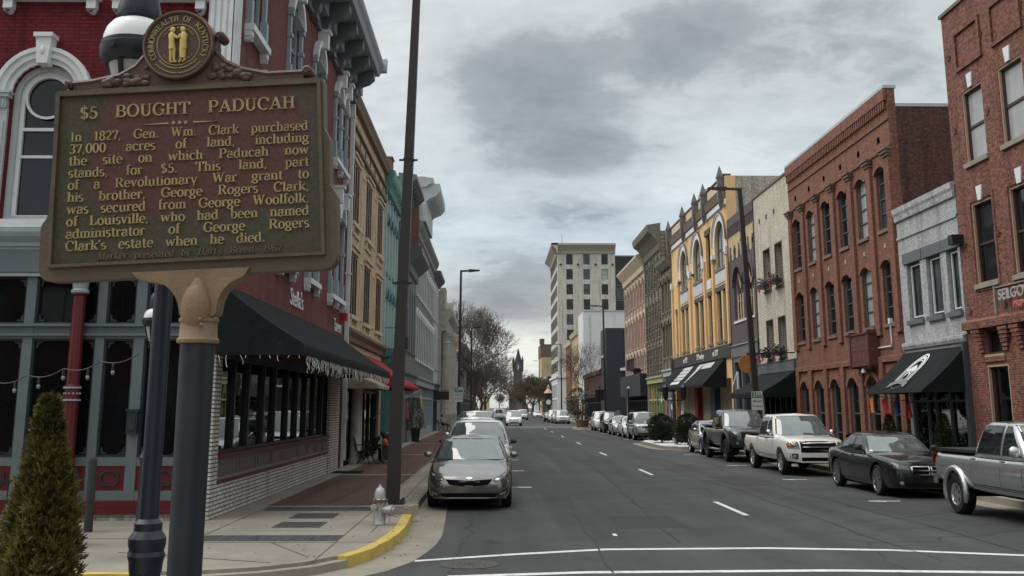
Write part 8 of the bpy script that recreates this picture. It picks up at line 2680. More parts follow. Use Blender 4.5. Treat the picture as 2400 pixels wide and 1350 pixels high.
parking_sign('green and white two hour parking sign on the pole beside the orange disc', 11.82, 46.8, 2.42)
parking_sign('small green and white parking sign above the near kerb row', -2.08, 59.8, 2.85)
# hydrants
m_hyd = paint('hydrant_aluminium_paint', (0.40, 0.40, 0.39), 0.45, metal=0.5, var=0.15, scale=9, dirt=((0.16, 0.14, 0.115), 0.6))
def hydrant(label, x, y, rz):
 t = thing('fire_hydrant', label, 'fire hydrant', (x, y, 0.15), rz, 'silver fire hydrants')
 s = MB(); s.lathe([(.11, 0), (.115, .02), (.105, .04), (.10, .36), (.12, .37), (.13, .385), (.13, .415), (.12, .43), (.10, .44)], 22); s.build('barrel', m_hyd, t, 40)
 s = MB(); s.lathe([(.098, .44), (.095, .53), (.07, .60), (.03, .625), (.025, .63), (.02, .67), (.001, .67)], 22); s.build('bonnet', m_hyd, t, 40)
 s = MB(); s.lathe([(.132, .375), (.138, .38), (.138, .42), (.132, .425)], 22)
 for k in range(8):
  a = k * pi / 4
  s.lathe([(.014, .36), (.014, .44)], 6, (.126 * cos(a), .126 * sin(a), 0))
 s.build('flange', paint('rusty_flange', (0.14, 0.075, 0.05), 0.7), t)
 s = MB(); s.lathe([(.075, 0), (.08, .13), (.09, .14), (.09, .19), (.05, .20), (.045, .22), (.001, .22)], 18, (.09, 0, .25), 'x'); s.build('pumper_cap', m_hyd, t, 40)
 for sg in (1, -1):
  s = MB(); s.lathe([(.045, 0.06 * sg), (.045, .15 * sg), (.055, .155 * sg), (.055, .19 * sg), (.001, .195 * sg)], 16, (0, 0, .30), 'y'); s.build('side_cap', m_hyd, t, 40)
 s = MB()
 for k in range(8):
  z = .25 - k * .028
  s.lathe([(.012, -.006), (.016, 0), (.012, .006)], 8, (.24 - .004 * k, -.02, z), 'y' if k % 2 else 'x')
 s.build('chain', m_hyd, t)
hydrant('silver fire hydrant at the kerb beside the tall dark pole', -1.97, 18.25, -.5)
hydrant('pale weathered hydrant between the two dark green bushes', 9.75, 56.3, -2)
s = MB(); s.box(-2.0, -1.50, 20.0, 20.14, .15, .30); s.box(-1.52, -1.44, 19.98, 20.16, .15, .32)
tag(s.build('parking_stop', m_conc), 'low grey concrete block on the pavement behind the silver hydrant', 'block')
# lantern posts
m_opal = paint('white_lantern_dome', (0.72, 0.73, 0.73), 0.35, var=.04)
m_frost = glass('frosted_lantern_glass', (0.36, 0.35, 0.30), rough=.35, var=.3)
m_navypole = paint('blue_black_post', (0.010, 0.015, 0.026), 0.42, var=.2)
def lantern(parent, cx, cz, k=1.0):
 s = MB(); s.lathe([(.055, 0), (.09, .03), (.10, .05), (.095, .06), (.13, .20), (.135, .22)], 18, (cx, 0, cz)); g = s.build('lantern_glass', m_frost, parent, 30)
 s = MB()
 for q in range(6):
  a = q * pi / 3 + .3
  s.bar((cx + .098 * cos(a), .098 * sin(a), cz + .05), (cx + .138 * cos(a), .138 * sin(a), cz + .22), .022, .02)
 s.lathe([(.04, -.06), (.07, -.05), (.075, -.02), (.05, 0), (.055, .02), (.10, .045), (.10, .055)], 18, (cx, 0, cz))
 s.lathe([(.135, .215), (.16, .23), (.182, .26), (.185, .31), (.178, .315), (.178, .335), (.168, .34)], 26, (cx, 0, cz))
 for q in range(3):
  s.ball((cx + .19 * cos(q * 2.1 + .2), .19 * sin(q * 2.1 + .2), cz + .27), .014, 6)
 s.build('lantern_frame', m_navypole, g, 40)
 s = MB(); s.lathe([(.172, .335), (.169, .37), (.155, .415), (.128, .45), (.085, .47)], 26, (cx, 0, cz)); s.build('lantern_dome', m_opal, g, 60)
 s = MB(); s.lathe([(.088, .44), (.088, .475), (.108, .49), (.112, .52), (.10, .58), (.102, .64), (.06, .70), (.02, .76), (.001, .80)], 24, (cx, 0, cz)); s.build('lantern_cap', m_navypole, g, 40)
lp = thing('lantern_post', 'blue black lantern post with a white domed lantern, close beside the marker', 'lamp post', (-1.68, 5.2, 0.15))
s = MB()
s.lathe([(.17, 0), (.17, .06), (.15, .08), (.14, .18), (.105, .22)], 24)
s.lathe([(.10, .2), (.08, .25), (.069, 1.15), (.072, 1.2)], 32, flute=1, fd=.09)
s.lathe([(.075, 1.19), (.08, 1.24), (.088, 1.27), (.080, 1.29), (.088, 1.32), (.088, 1.35), (.076, 1.37), (.066, 1.385), (.066, 1.42), (.048, 1.44)], 24)
s.build('base', m_navypole, lp, 30)
s = MB(); s.tube([(0, 0, 1.42), (0, 0, 2.4), (.005, 0, 2.95), (-.02, 0, 3.15), (-.10, 0, 3.28), (-.20, 0, 3.38), (-.225, 0, 3.46)], [.047, .046, .045, .043, .04, .04, .04], 16); s.build('post', m_navypole, lp, 40)
lantern(lp, -.225, 3.52)
lf = thing('lantern_post', 'lantern post farther back, its frosted lantern just showing below the marker', 'lamp post', (-4.76, 14.5, 0.15))
s = MB(); s.lathe([(.17, 0), (.17, .06), (.10, .22), (.08, 1.2), (.11, 1.3), (.05, 1.42), (.045, 2.75), (.06, 2.8)], 18); s.build('post', m_navypole, lf, 40)
lantern(lf, 0, 2.86)
tw = thing('twin_lantern_post', 'short black post carrying two boxy lanterns in the pebble bed', 'lamp post', (9.95, 57.5, .17))
s = MB(); s.lathe([(.12, 0), (.12, .3), (.06, .4), (.05, 2.6), (.02, 2.7)], 14); s.bar((-.55, 0, 2.35), (.55, 0, 2.35), .06); s.build('post', m_black, tw, 40)
for q in (-.5, .5):
 s = MB(); s.lathe([(.08, 2.35), (.16, 2.5), (.17, 3.0), (.19, 3.05), (.06, 3.2)], 8, (q, 0, 0)); s.build('lantern', m_black, tw, 30)
gl = thing('globe_lamp', 'short post with a white globe in front of the stone bank', 'lamp post', (-4.25, 95.0, .15))
s = MB(); s.lathe([(.1, 0), (.06, .3), (.05, 2.2), (.1, 2.3)], 10); s.build('post', m_black, gl, 40)
s = MB(); s.ball((0, 0, 2.5), .25, 14); s.build('globe', m_opal, gl, 60)
wp = thing('slim_post', 'slim black post with a pale cap in front of the black shopfront', 'post', (11.7, 91, .15))
s = MB(); s.lathe([(.07, 0), (.06, 3.6)], 10); s.build('post', m_black, wp); s = MB(); s.ball((0, 0, 3.65), .12, 10); s.build('cap', m_opal, wp, 60)
ck = thing('post_clock', 'street clock on a dark post with a pale orange top, far down the street', 'clock', (11.6, 226, .15))
s = MB(); s.lathe([(.4, 0), (.35, 1.2), (.2, 1.4), (.18, 2.4)], 10); s.box(-.75, .75, -.35, .35, 2.4, 5.0); s.build('case', m_navy, ck)
s = MB(); s.lathe([(.001, -.4), (.55, -.4), (.55, -.36)], 24, (0, 0, 3.1), 'y'); s.build('dial', m_opal, ck)
s = MB(); s.lathe([(1.0, 5.0), (.6, 5.6), (.3, 5.9), (.25, 6.4), (.001, 6.9)], 10); s.build('cap', paint('clock_top', (.5, .33, .2), .6), ck)
ts = thing('traffic_signal', 'dark traffic signal post at the next crossing beside the planting bed', 'traffic light', (11.3, 112.3, .15))
s = MB(); s.lathe([(.12, 0), (.07, .4), (.06, 4.2)], 10); s.build('post', m_black, ts)
for q, z in ((-.28, 3.3), (.28, 3.3)):
 s = MB(); s.box(q - .2, q + .2, -.15, .15, z - .55, z + .55); h_ = s.build('signal_head', m_black, ts)
 s = MB()
 for k in range(3): s.lathe([(.001, -.17), (.11, -.17), (.11, -.15)], 12, (q, 0, z + .35 - .35 * k), 'y')
 s.build('lens', m_trimblk, h_)
# bunting by the twin lanterns
s = MB(); s.tube([(9.75, 64.2, 3.25), (10.25, 62.4, 2.75), (10.75, 60.6, 2.1), (11.2, 58.9, 1.45)], .012, 5)
tag(s.build('flag_line', m_black), 'black cord of bright bunting slanting down behind the bushes', 'flag line')
bl = ['orange pennant at the upper end of the bunting behind the bushes', 'blue flag next below the orange pennant of the bunting', 'white flag between blue and red on the bunting', 'red flag with white corner high on the bunting', 'second white flag midway on the bunting', 'deep red flag midway on the bunting', 'white flag just above the blue one on the bunting', 'blue flag near the lower end of the bunting', 'orange flag at the lower end of the bunting']
for k, c in enumerate((3, 1, 2, 0, 2, 0, 2, 1, 3)):
 t = k / 8
 s = MB(); flag_cloth(s, (0, 0, 0), .30, .30 if c == 2 else .75, .3, 40 + k)
 o = s.build('flag', FLAGC[c], None, 60)
 o.location = (9.75 + 1.45 * t, 64.2 - 5.2 * t, 3.22 - 1.75 * t)
 tag(o, bl[k], 'flag', 'bunting flags behind the bushes')
# ------------------------------------------------------------------ plants
def leaf_mat(name, c1, c2, scale=1.6):
 m, nt, b = new_mat(name)
 tc = N(nt, 'ShaderNodeTexCoord')
 n1 = N(nt, 'ShaderNodeTexNoise', i_Scale=scale, i_Detail=5.0); nt.links.new(tc.outputs['Object'], n1.inputs['Vector'])
 n2 = N(nt, 'ShaderNodeTexNoise', i_Scale=45.0, i_Detail=2.0); nt.links.new(tc.outputs['Object'], n2.inputs['Vector'])
 c = ramp(nt, math_node(nt, 'ADD', math_node(nt, 'MULTIPLY', n1.outputs[0], .5), math_node(nt, 'MULTIPLY', n2.outputs[0], .5)), [(.34, c1), (.64, c2)])
 nt.links.new(c, b.inputs['Base Color'])
 b.inputs['Roughness'].default_value = .65
 b.inputs['Specular IOR Level'].default_value = .3
 return m
m_arbor = leaf_mat('arborvitae_foliage', (0.028, 0.032, 0.010), (0.215, 0.185, 0.050), 7)
m_bush = leaf_mat('dark_yew_foliage', (0.008, 0.016, 0.007), (0.038, 0.055, 0.020), 2.5)
m_bark_ = paint('grey_bark', (0.075, 0.062, 0.052), .9, var=.3, scale=6)
m_twig = paint('winter_twigs', (0.10, 0.082, 0.070), .9, var=.25, scale=2)
m_twigo = paint('olive_twigs', (0.115, 0.095, 0.055), .9, var=.25, scale=2)
m_oakleaf = leaf_mat('withered_leaves', (0.075, 0.042, 0.020), (0.17, 0.10, 0.045), 1.5)
def sprays(rad, z0, z1, n, size, seed, up=.6, inner=.25, bump=.12, mat=m_arbor, name='foliage', parent=None):
 """flat scale-leaf sprays through a crown whose radius follows rad(t)"""
 r_ = random.Random(seed)
 mb = MB()
 for k in range(n):
  t = r_.random() ** 1.15
  z = z0 + (z1 - z0) * t
  a = r_.uniform(0, 2 * pi)
  R0 = rad(t) * (1 + bump * sin(3 * a + 9 * t) + bump * sin(7 * a - 21 * t + 1))
  q = 1 - inner * r_.random() ** 1.6 if r_.random() < .8 else r_.uniform(.35, .9)
  R0 = R0 * q
  c = Vector((R0 * cos(a), R0 * sin(a), z))
  d = Vector((cos(a) * (1 - up * .5), sin(a) * (1 - up * .5), up)) + Vector((r_.gauss(0, .3), r_.gauss(0, .3), r_.gauss(0, .25)))
  d.normalize()
  sd = d.cross(Vector((r_.gauss(0, 1), r_.gauss(0, 1), r_.gauss(0, 1)))).normalized()
  L = size * r_.uniform(.6, 1.35)
  for (da, l_) in ((0, 1.0), (.55, .72), (-.55, .72), (.95, .42), (-.95, .42)):
   dd = (d * cos(da) + sd * sin(da)) * L * l_
   wv = d.cross(sd) * .12 * L * .5 + sd * L * .06
   b0 = c + d * L * (.15 if da else 0)
   mb.face([b0 - wv * .5, b0 + dd * .55 - wv, b0 + dd, b0 + dd * .55 + wv])
 return mb.build(name, mat, parent, None, fix=False)
cf = thing('conifer', 'olive green conical conifer in a tub at the lower left corner', 'shrub', (-2.14, 5.05, .15))
sprays(lambda t: .275 * (1 - t) ** .80 * (1 + .10 * sin(11 * t + 1)) + .012, .36, 2.0, 17000, .048, 5, .75, .42, .16, parent=cf)
sprays(lambda t: .27 * (1 - t) ** .80 + .02, .36, 1.6, 350, .05, 6, .5, .3, .1, m_oakleaf, 'dry_sprays', cf)
s = MB(); s.tube([(0, 0, .2), (0, 0, 1.0), (0, 0, 1.9)], [.03, .022, .006], 8); s.lathe([(.001, .45), (.12, .55), (.07, 1.2), (.025, 1.7), (.001, 1.85)], 10); s.build('trunk', paint('conifer_shadow_wood', (.03, .026, .012), .9), cf)  # stem plus a dark core, its colour standing in for shade inside the crown
s = MB(); s.lathe([(.001, 0), (.18, 0), (.22, .36), (.24, .37), (.24, .42), (.20, .42), (.20, .36), (.001, .36)], 24); s.build('tub', paint('terracotta', (.24, .105, .07), .75, dirt=((.14, .1, .08), .5)), cf, 40)
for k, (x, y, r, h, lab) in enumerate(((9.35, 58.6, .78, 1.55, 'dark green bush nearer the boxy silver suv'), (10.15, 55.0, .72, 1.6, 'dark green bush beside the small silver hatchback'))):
 b_ = thing('bush', lab, 'bush', (x, y, .17), 0, 'dark green bushes in the pebble bed')
 sprays(lambda t: r * (1.05 - .25 * t) * sqrt(max(0.02, 1 - (2 * abs(t - .45)) ** 3 * .9)), .12, h, 3200, .13, 60 + k, .45, .4, .10, m_bush, parent=b_)
 s = MB(); s.tube([(0, 0, 0), (0.02, 0, .8)], [.06, .03], 6); s.lathe([(.001, .2), (r * .62, .4), (r * .62, h * .6), (.001, h * .8)], 10); s.build('trunk', paint('bush_shadow_wood', (.012, .014, .008), .9), b_)  # short stem and a near-black core painted as the bush's inner shade
for k, (x, y, h, lab) in enumerate(((13.75, 31.9, 1.75, 'small potted evergreen before the grey shop window, nearest the brick corner'), (13.75, 36.3, 1.7, 'small potted evergreen where the grey shop meets the red brick block'))):
 b_ = thing('potted_evergreen', lab, 'shrub', (x, y, .15), 0, 'potted evergreens of the grey shop')
 sprays(lambda t: .33 * (1 - t) ** .6 + .02, .45, h, 1500, .09, 70 + k, .6, .5, .08, m_bush, parent=b_)
 s = MB(); s.lathe([(.001, 0), (.2, 0), (.24, .45), (.2, .45), (.001, .42)], 14); s.build('pot', m_black, b_)
pl = thing('planter', 'tall shrub dotted with white in a black planter against the grey fronts', 'planter', (-4.65, 61.5, .15))
sprays(lambda t: .42 * (1 - t) ** .5 + .05, .7, 2.5, 900, .16, 81, .5, .5, .1, leaf_mat('dotted_shrub', (.035, .045, .03), (.32, .32, .28), 30), parent=pl)
s = MB(); s.lathe([(.001, 0), (.28, 0), (.4, .8), (.34, .8), (.001, .75)], 4, a0=pi / 4, a1=2 * pi + pi / 4); s.build('tub', m_black, pl)
def bare_tree(H, seed, spread=.55, depth=7, trunk=.2, first=.22, r_end=.012, up=.25, lim=5200):
 """trunk, limbs and fine winter twigs grown by forking"""
 r_ = random.Random(seed)
 tk, tw_ = MB(), MB()
 cnt = [0]
 def grow(p, d, L, r, lev):
  if cnt[0] > lim: return
  cnt[0] += 1
  n = 3 if lev < 3 else 2
  pts, rad = [p], [r]
  q, dd = p, d
  for i in range(n):
   dd = (dd + Vector((r_.gauss(0, .08), r_.gauss(0, .08), r_.gauss(.03, .05)))).normalized()
   q = q + dd * L / n
   pts.append(q); rad.append(max(r_end * .6, r * (1 - .38 * (i + 1) / n)))
  (tk if lev < 3 else tw_).tube(pts, rad, 7 if lev < 2 else 5 if lev < 4 else 3, cap=False)
  if lev >= depth: return
  k = 3 if lev in (0, 1) or r_.random() < .4 else 2
  a0 = r_.uniform(0, 2 * pi)
  for j in range(k):
   ang = spread * r_.uniform(.55, 1.25) * (.75 if j == 0 else 1)
   o1 = dd.orthogonal().normalized(); o2 = dd.cross(o1)
   az = a0 + j * 2 * pi / k + r_.uniform(-.4, .4)
   nd = (dd * cos(ang) + (o1 * cos(az) + o2 * sin(az)) * sin(ang) + Vector((0, 0, up * .5))).normalized()
   grow(q, nd, L * r_.uniform(.72, .90), rad[-1] * (.80 if j == 0 else .62), lev + 1)
  if lev >= 2:                        # side shoots along the limb
   for j in range(2):
    b0 = pts[r_.randint(1, len(pts) - 1)]
    o1 = dd.orthogonal().normalized(); o2 = dd.cross(o1); az = r_.uniform(0, 6.3)
    nd = (dd * .55 + (o1 * cos(az) + o2 * sin(az)) * .8 + Vector((0, 0, .2))).normalized()
    grow(b0, nd, L * .5, max(r_end, r * .35), max(lev + 2, depth - 2))
 grow(Vector((0, 0, 0)), Vector((0, 0, 1)), H * first, trunk, 0)
 return tk, tw_
def tree(name, label, x, y, H, seed, group, mat=m_twig, **kw):
 t = thing(name, label, 'tree', (x, y, .15), 0, group)
 a, b = bare_tree(H, seed, **kw)
 a.build('trunk', m_bark_, t, 60, fix=False)
 b.build('crown', mat, t, None, fix=False)
 return t
TG = 'bare street trees on the west side'
tree('bare_tree', 'largest bare tree, its crown rising above the roofs beyond the stone bank', -3.0, 136, 19.5, 3, TG, trunk=.33, first=.17, r_end=.02, depth=8, up=.30, spread=.50, lim=8000)
tree('bare_tree', 'second bare tree, wide and twiggy, just behind the largest one', -2.2, 158, 14.0, 8, TG, trunk=.3, first=.18, r_end=.022, depth=8, spread=.66, up=.12, lim=9000)
tree('bare_tree', 'third bare tree reaching out over the street', -1.6, 190, 13.0, 11, TG, trunk=.3, first=.18, r_end=.024, depth=8, spread=.7, up=.1, lim=9000)
tree('bare_tree', 'fourth bare tree, small behind the others at the street edge', -2.0, 225, 12.5, 15, TG, trunk=.3, first=.22, r_end=.05, depth=7, spread=.62)
tree('bare_tree', 'bare tree top showing over the roof of the stone bank', -10.5, 165, 19.0, 21, TG, trunk=.35, first=.25, r_end=.035, depth=7, spread=.5)
tree('bare_tree', 'broad olive brown tree on the right before the church', 9.4, 262, 14.0, 31, 'trees on the east side', m_twigo, trunk=.45, first=.17, r_end=.06, depth=8, spread=.8, up=.12, lim=9000)
tree('bare_tree', 'smaller olive brown tree behind the broad one', 9.5, 300, 14, 33, 'trees on the east side', m_twigo, trunk=.4, first=.18, r_end=.07, depth=8, spread=.8, up=.1, lim=7000)
tree('young_tree', 'small bare leaning tree in the planting bed at the next crossing', 8.9, 106.5, 8.5, 41, None, trunk=.13, first=.25, r_end=.016, depth=6, spread=.6)
tree('bare_tree', 'winter tree across the road behind the photographer, mirrored in the upper windows', -10.5, -7.0, 16, 51, None, trunk=.3, first=.24, r_end=.02, depth=6, spread=.6)
for k, (x, y, H, lab) in enumerate(((-5, 300, 13, 'hazy far tree left of the end of the street'), (-7, 360, 14, 'hazy farther tree left of the end of the street'), (14, 380, 14, 'hazy far tree below the church spire'), (20, 430, 15, 'hazy far tree right of the church'), (2.5, 620, 12, 'tiny far tree closing the street'), (-9, 430, 14, 'tiny far tree at the left end of the street'))):
 tree('far_tree', lab, x, y, H, 90 + k, 'far trees at the end of the street', trunk=.4, first=.2, r_end=.1, depth=6, spread=.7)
ol = thing('withered_tree', 'little tree keeping its brown withered leaves beside the champagne white suv', 'tree', (10.6, 134, .15))
sprays(lambda t: 1.2 * sqrt(max(.03, 1 - (2 * t - 1) ** 2)), 1.0, 4.4, 900, .32, 95, .2, .6, .15, m_oakleaf, 'crown', ol)
s = MB(); s.tube([(0, 0, 0), (.1, 0, 1.5), (0, 0, 3)], [.1, .08, .03], 6); s.build('trunk', m_bark_, ol)
pt = thing('barrel_planter', 'low round stone planter under the small leaning tree', 'planter', (8.9, 106.5, .17))
s = MB(); s.lathe([(.001, 0), (.6, 0), (.7, .6), (.75, .62), (.75, .7), (.62, .7), (.62, .6), (.001, .6)], 18); s.build('tub', m_brown_trim, pt, 40)
sprays(lambda t: .8 * (1 - t) + .1, .7, 1.3, 300, .2, 96, .3, .5, .1, m_oakleaf, 'dry_plants', pt)
# ------------------------------------------------------------------ the pavement by the corner building
fe = thing('iron_fence', 'black iron dining fence with pointed finials at the left edge', 'fence', (-9.0, 14.6, .15))
s = MB(); s.box(0, 2.62, -.02, .02, .95, .99); s.box(0, 2.62, -.02, .02, .70, .73); s.box(0, 2.62, -.02, .02, .12, .15); s.build('rails', m_black, fe)
s = MB()
for k in range(22):
 s.tube([(.06 + k * .12, 0, 0.1), (.06 + k * .12, 0, .96)], .010, 5)
s.build('bars', m_black, fe)
s = MB()
for k in range(6):
 x = .3 + k * .44
 s.prism([(x, .73), (x + .035, .79), (x + .012, .82), (x, .92), (x - .012, .82), (x - .035, .79)], -.008, .008, 'y')
 for sg in (1, -1):
  s.tube([(x + sg * (.02 + .09 * sin(q * .5)), 0, .74 + .06 * (1 - cos(q * .5))) for q in range(7)], .008, 4)
s.build('scrollwork', m_black, fe)
s = MB(); s.box(2.56, 2.62, -.03, .03, 0, 1.05); s.build('end_post', m_black, fe)
bo = tag(MB().lathe([(.07, 0), (.065, 1.1), (.055, 1.15), (.001, 1.16)], 14, (0, 0, 0)).build('bollard', paint('bollard_grey', (.022, .027, .027), .5), None, 40), 'round topped dark grey bollard before the burgundy panels', 'bollard')
bo.location = (-6.55, 17.3, .15)
tp = thing('terracotta_pot', 'terracotta pot with a pale rim standing beside the dark grey bollard', 'pot', (-6.3, 15.6, .15))
s = MB(); s.lathe([(.001, 0), (.17, 0), (.23, .40), (.26, .41), (.26, .49), (.22, .49), (.2, .38), (.001, .38)], 24); s.build('pot', MATS['terracotta'], tp, 40)
s = MB(); s.lathe([(.001, -.12), (.30, -.12), (.30, -.02), (.28, 0), (.001, 0)], 20); s.xform(TR(0, 0, .12)); s.build('saucer', m_conc, tp, 40)
# ------------------------------------------------------------------ people and the bench
def person(label, loc, rz, J, E, mats, cat='person', extra=None):
 """one skinned body grown over a posed skeleton; J: name -> (x, y, z, r, cloth)"""
 names = list(J)
 me = bpy.data.meshes.new('body')
 me.from_pydata([J[n][:3] for n in names], [(names.index(a), names.index(b)) for a, b in E], [])
 o = link('person', me)
 md = o.modifiers.new('s', 'SKIN')
 md.use_smooth_shade = True
 sv = me.skin_vertices[0].data if me.skin_vertices else None
 if sv is None:
  bm = bmesh.new(); bm.from_mesh(me); bm.verts.layers.skin.verify(); bm.to_mesh(me); bm.free()
  sv = me.skin_vertices[0].data
 for i, n in enumerate(names):
  sv[i].radius = (J[n][3], J[n][3])
  sv[i].use_root = (i == 0)
 o.modifiers.new('d', 'SUBSURF').levels = 1
 dg = bpy.context.evaluated_depsgraph_get()
 m2 = bpy.data.meshes.new_from_object(o.evaluated_get(dg))
 bpy.data.objects.remove(o)
 m2.materials.clear()
 keys = list(mats)
 for k in keys: m2.materials.append(mats[k])
 for p in m2.polygons:
  n = min(names, key=lambda q: (Vector(J[q][:3]) - p.center).length - J[q][3] * .6)
  p.material_index = keys.index(J[n][4])
 finish_mesh(m2, 80)
 r = link('person', m2)
 r.location = loc
 r.rotation_euler = (0, 0, rz)
 return tag(r, label, cat)
def hand(J, E, wrist, d, cloth='skin'):
 """palm, four unequal fingers and a thumb leaving its side"""
 w = Vector(J[wrist][:3]); d = Vector(d).normalized()
 sdir = d.cross(Vector((0, .3, 1))).normalized()
 p = w + d * .07
 J[wrist + 'palm'] = (*p, .035, cloth); E.append((wrist, wrist + 'palm'))
 for i, (o, l) in enumerate(((-.028, .065), (-.01, .08), (.01, .085), (.028, .07))):
  a = p + sdir * o + d * .035; b = a + d * l * .55 + Vector((0, 0, -.012)); c = b + d * l * .4 + Vector((0, 0, -.025))
  for k, v in enumerate((a, b, c)):
   J[f'{wrist}f{i}{k}'] = (*v, .009 - .001 * k, cloth)
  E += [(wrist + 'palm', f'{wrist}f{i}0'), (f'{wrist}f{i}0', f'{wrist}f{i}1'), (f'{wrist}f{i}1', f'{wrist}f{i}2')]
 a = w + d * .03 - sdir * .045; b = a + d * .045 - sdir * .012
 J[wrist + 't0'] = (*a, .011, cloth); J[wrist + 't1'] = (*b, .009, cloth)
 E += [(wrist, wrist + 't0'), (wrist + 't0', wrist + 't1')]
m_skin = paint('skin', (.33, .19, .13), .55)
m_coat = paint('dark_coat', (.010, .011, .016), .85)
m_trous = paint('dark_trousers', (.012, .013, .018), .85)
m_shoe = paint('worn_shoes', (.16, .15, .14), .6)
m_hair = paint('dark_hair', (.02, .015, .012), .6)
m_shirt = paint('grey_shirt', (.24, .25, .27), .8)
def seated(lean, knee=.47, arm_fwd=.35, cross=False):
 """sitting on a seat 0.45 m high, facing +x"""
 sl, cl = sin(lean), cos(lean)
 def T(l, y=0): return (-.02 + l * sl, y, .52 + l * cl)
 J = {'pelvis': (0, 0, .53, .15, 'leg'), 'waist': (*T(.16), .135, 'top'), 'chest': (*T(.36), .155, 'top'), 'shoulders': (*T(.50), .12, 'top'), 'neck': (*[a + b for a, b in zip(T(.58), (.02, 0, 0))], .055, 'skin'),
   'head': (*[a + b for a, b in zip(T(.68), (.05, 0, 0))], .092, 'skin'), 'crown': (*[a + b for a, b in zip(T(.76), (.05, 0, 0))], .085, 'skin'), 'nose': (*[a + b for a, b in zip(T(.66), (.155, 0, 0))], .018, 'skin')}
 E = [('pelvis', 'waist'), ('waist', 'chest'), ('chest', 'shoulders'), ('shoulders', 'neck'), ('neck', 'head'), ('head', 'crown'), ('head', 'nose')]
 for sg, s in (('l', 1), ('r', -1)):
  cr = .22 if (cross and s > 0) else 0
  J[sg + 'hip'] = (.05, s * .10, .52, .105, 'leg'); J[sg + 'knee'] = (.44, s * (.12 if not cross else .05), .52 + cr * .4, .068, 'leg'); J[sg + 'ankle'] = (.46 + cr, s * (.12 if not cross else .02), .10 + cr * .8, .045, 'leg'); J[sg + 'toe'] = (.62 + cr, s * (.14 if not cross else .02), .045 + cr * .9, .042, 'shoe')
  J[sg + 'sho'] = (*T(.48, s * .19), .075, 'top'); J[sg + 'elb'] = (T(.22)[0] + .10, s * .26, T(.22)[2] - .02, .055, 'top'); J[sg + 'wri'] = (T(.2)[0] + arm_fwd, s * .14, T(.16)[2] - .02, .036, 'top')
  E += [('pelvis', sg + 'hip'), (sg + 'hip', sg + 'knee'), (sg + 'knee', sg + 'ankle'), (sg + 'ankle', sg + 'toe'), ('shoulders', sg + 'sho'), (sg + 'sho', sg + 'elb'), (sg + 'elb', sg + 'wri')]
  hand(J, E, sg + 'wri', (1, 0, -.4))
 return J, E, T
J, E, T_f = seated(.85, arm_fwd=.45)
p1 = person('person in dark clothes hunched forward on the bench beside a loaded cart', (-4.62, 38.2, .15), .0, J, E, {'top': m_coat, 'leg': m_trous, 'skin': m_skin, 'shoe': m_shoe})
s = MB(); c = T_f(.72); s.ball((c[0] + .03, 0, c[2] + .02), .112, 14, (1, .95, 1)); s.build('hood', m_coat, p1, 60)
J, E, T_f = seated(-.08, arm_fwd=.4, cross=True)
p2 = person('person in a grey top and dark trousers sitting cross legged beside the stone bank', (-4.55, 90.5, .15), -.2, J, E, {'top': m_shirt, 'leg': m_trous, 'skin': m_skin, 'shoe': m_signw})
s = MB(); c = T_f(.72); s.ball((c[0] + .03, 0, c[2] + .03), .108, 14, (1, .95, 1)); s.build('hair', m_hair, p2, 60)
def bench(label, x, y):
 t = thing('bench', label, 'bench', (x, y, .15), 0, 'black slatted benches')
 s = MB()
 for k in range(5): s.box(-.20 + k * .10, -.12 + k * .10, -.75, .75, .42, .45)
 s.build('seat', m_black, t)
 s = MB()
 for k in range(5): s.bar((-.26 - k * .022, -.75, .52 + k * .085), (-.26 - k * .022, .75, .52 + k * .085), .025, .07)
 s.build('backrest', m_black, t)
 for q in (-.72, .72):
  s = MB()
  s.tube([(-.25, q, 0), (-.14, q, .12), (-.10, q, .28), (-.22, q, .42), (-.36, q, .92)], .024, 6)
  s.tube([(.28, q, 0), (.17, q, .12), (.14, q, .28), (.26, q, .42), (.30, q, .62), (.22, q, .66), (-.26, q, .66)], .024, 6)
  s.tube([(-.12, q, .20), (0, q, .30), (.15, q, .20)], .02, 6)
  s.build('end_frame', m_black, t, 50)
bench('black slatted bench under the hunched person, with curled iron ends', -4.66, 38.2)
bench('black slatted bench under the cross legged person near the bank', -4.60, 90.5)
ct = thing('cart', 'small two wheeled cart piled with bags beside the bench', 'cart', (-3.78, 38.0, .15))
s = MB(); s.prism([(-.24, .12), (.26, .12), (.32, .62), (-.28, .62)], -.22, .22, 'y'); s.build('basket', paint('cart_olive_bag', (.045, .042, .028), .85), ct)
s = MB(); s.tube([(-.26, -.2, .1), (-.30, -.2, .9), (-.38, -.2, 1.02), (-.38, .2, 1.02), (-.30, .2, .9), (-.26, .2, .1)], .015, 6); s.build('handle', m_alloy, ct, 50)
for q in (-.25, .25):
 s = MB(); s.lathe([(.001, -.02), (.06, -.02), (.10, -.02), (.10, .02), (.001, .02)], 18, (.24, q, .10), 'y'); s.build('wheel', m_tyre, ct, 40)
rr = random.Random(6)
def lump(mb, c, r, sc, seed):
 k = len(mb.v)
 mb.ball((0, 0, 0), r, 14)
 q = random.Random(seed); ph = [q.uniform(0, 6) for _ in range(6)]
 for i in range(k, len(mb.v)):
  v = Vector(mb.v[i]); n = v / r
  f = 1 + .12 * sin(4 * n.x + ph[0]) * sin(5 * n.y + ph[1]) + .08 * sin(9 * n.z + ph[2] + 3 * n.x)
  mb.v[i] = (c[0] + v.x * f * sc[0], c[1] + v.y * f * sc[1], c[2] + v.z * f * sc[2])
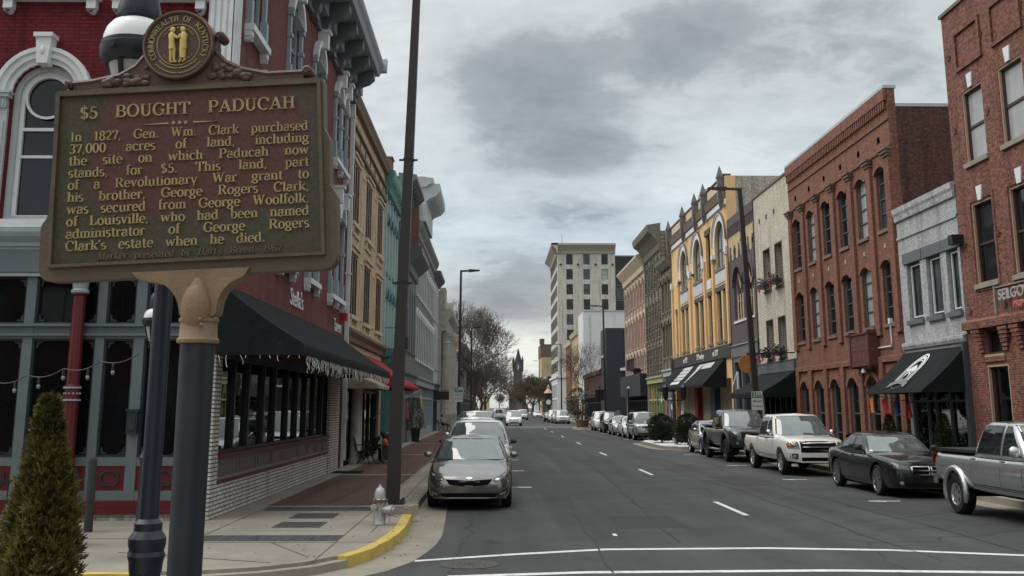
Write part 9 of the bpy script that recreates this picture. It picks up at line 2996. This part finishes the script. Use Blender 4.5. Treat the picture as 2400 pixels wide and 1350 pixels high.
for (c, r, sc, m_, lab) in (((.02, 0, .88), .25, (1.1, 1, .75), paint('bag_camo', (.045, .048, .032), .85), 'dark green bundle on top of the loaded cart'), ((.24, -.1, .52), .20, (.8, 1, 1), paint('bag_violet', (.025, .02, .065), .7), 'dark violet bag hanging on the side of the cart'), ((-.16, -.24, .74), .10, (1.1, .8, 1.35), paint('bag_orange', (.62, .09, .02), .6), 'bright orange cap hung on the front of the loaded cart')):
 s = MB(); lump(s, c, r, sc, int(r * 100))
 o = s.build('bag', m_, None, 70); o.location = (-3.78, 38.0, .15)
 tag(o, lab, 'bag')
# leaf litter blown along the kerb and over the corner
mb = MB()
rr = random.Random(77)
for k in range(420):
 if rr.random() < .6:
  y = rr.uniform(15, 58); x = KL + abs(rr.gauss(0, .22)) * rr.choice((1, 1, -1)); z = .012 if x > KL else .158
 else:
  x, y, z = rr.uniform(-5.0, -1.9), rr.uniform(14.2, 40), .160
 a = rr.uniform(0, 6.3); r = rr.uniform(.012, .038)
 mb.face([(x + r * cos(a), y + r * sin(a), z), (x + .5 * r * cos(a + 1.6), y + .5 * r * sin(a + 1.6), z + .006), (x - r * cos(a), y - r * sin(a), z), (x + .5 * r * cos(a - 1.6), y + .5 * r * sin(a - 1.6), z + .008)])
tag(mb.build('leaf_litter', m_oakleaf, None, None, fix=False), 'scattered brown leaves and scraps along the near kerb and corner pavement', 'litter', kind='stuff')
# small hanging board by the bank
hs = thing('hanging_sign', 'little dark board hanging out over the pavement before the stone bank', 'sign', (-4.5, 88.5, 3.1))
s = MB(); s.box(-.6, .6, -.04, .04, -.35, .35); s.build('board', m_bronze, hs); s = MB(); s.bar((-.65, 0, .45), (.6, 0, .45), .04); s.bar((-.4, 0, .35), (-.4, 0, .45), .02); s.bar((.4, 0, .35), (.4, 0, .45), .02); s.build('bracket', m_black, hs)
# unseen blocks added behind the photographer to darken what the glass mirrors
for (nm, lab, x0, x1, h, wm) in (('unseen_brick_block', 'unseen plain brown brick block added behind the photographer for reflections, to the left', -46, -13, 9, m_brick_dark), ('unseen_grey_block', 'unseen grey rendered block added behind the photographer for reflections, to the right', 13, 50, 11, m_grey_facade)):
 o = thing(nm, lab, 'building', (x1, -9.0, 0), pi)
 ops = [(1.5 + k * 4, 4.2 + k * 4, z, z + 2.2) for k in range(int((x1 - x0) / 4)) for z in (.9, 5.4)]
 mb = MB(); wall_panel(mb, 0, x1 - x0, 0, h, ops, 0, .25); shell(mb, 0, x1 - x0, h, 14); mb.build('wall', wm, o)
 for q in ops: window(o, *q, 0, .15, m_slate, g_dark, .1, (), (.5,))
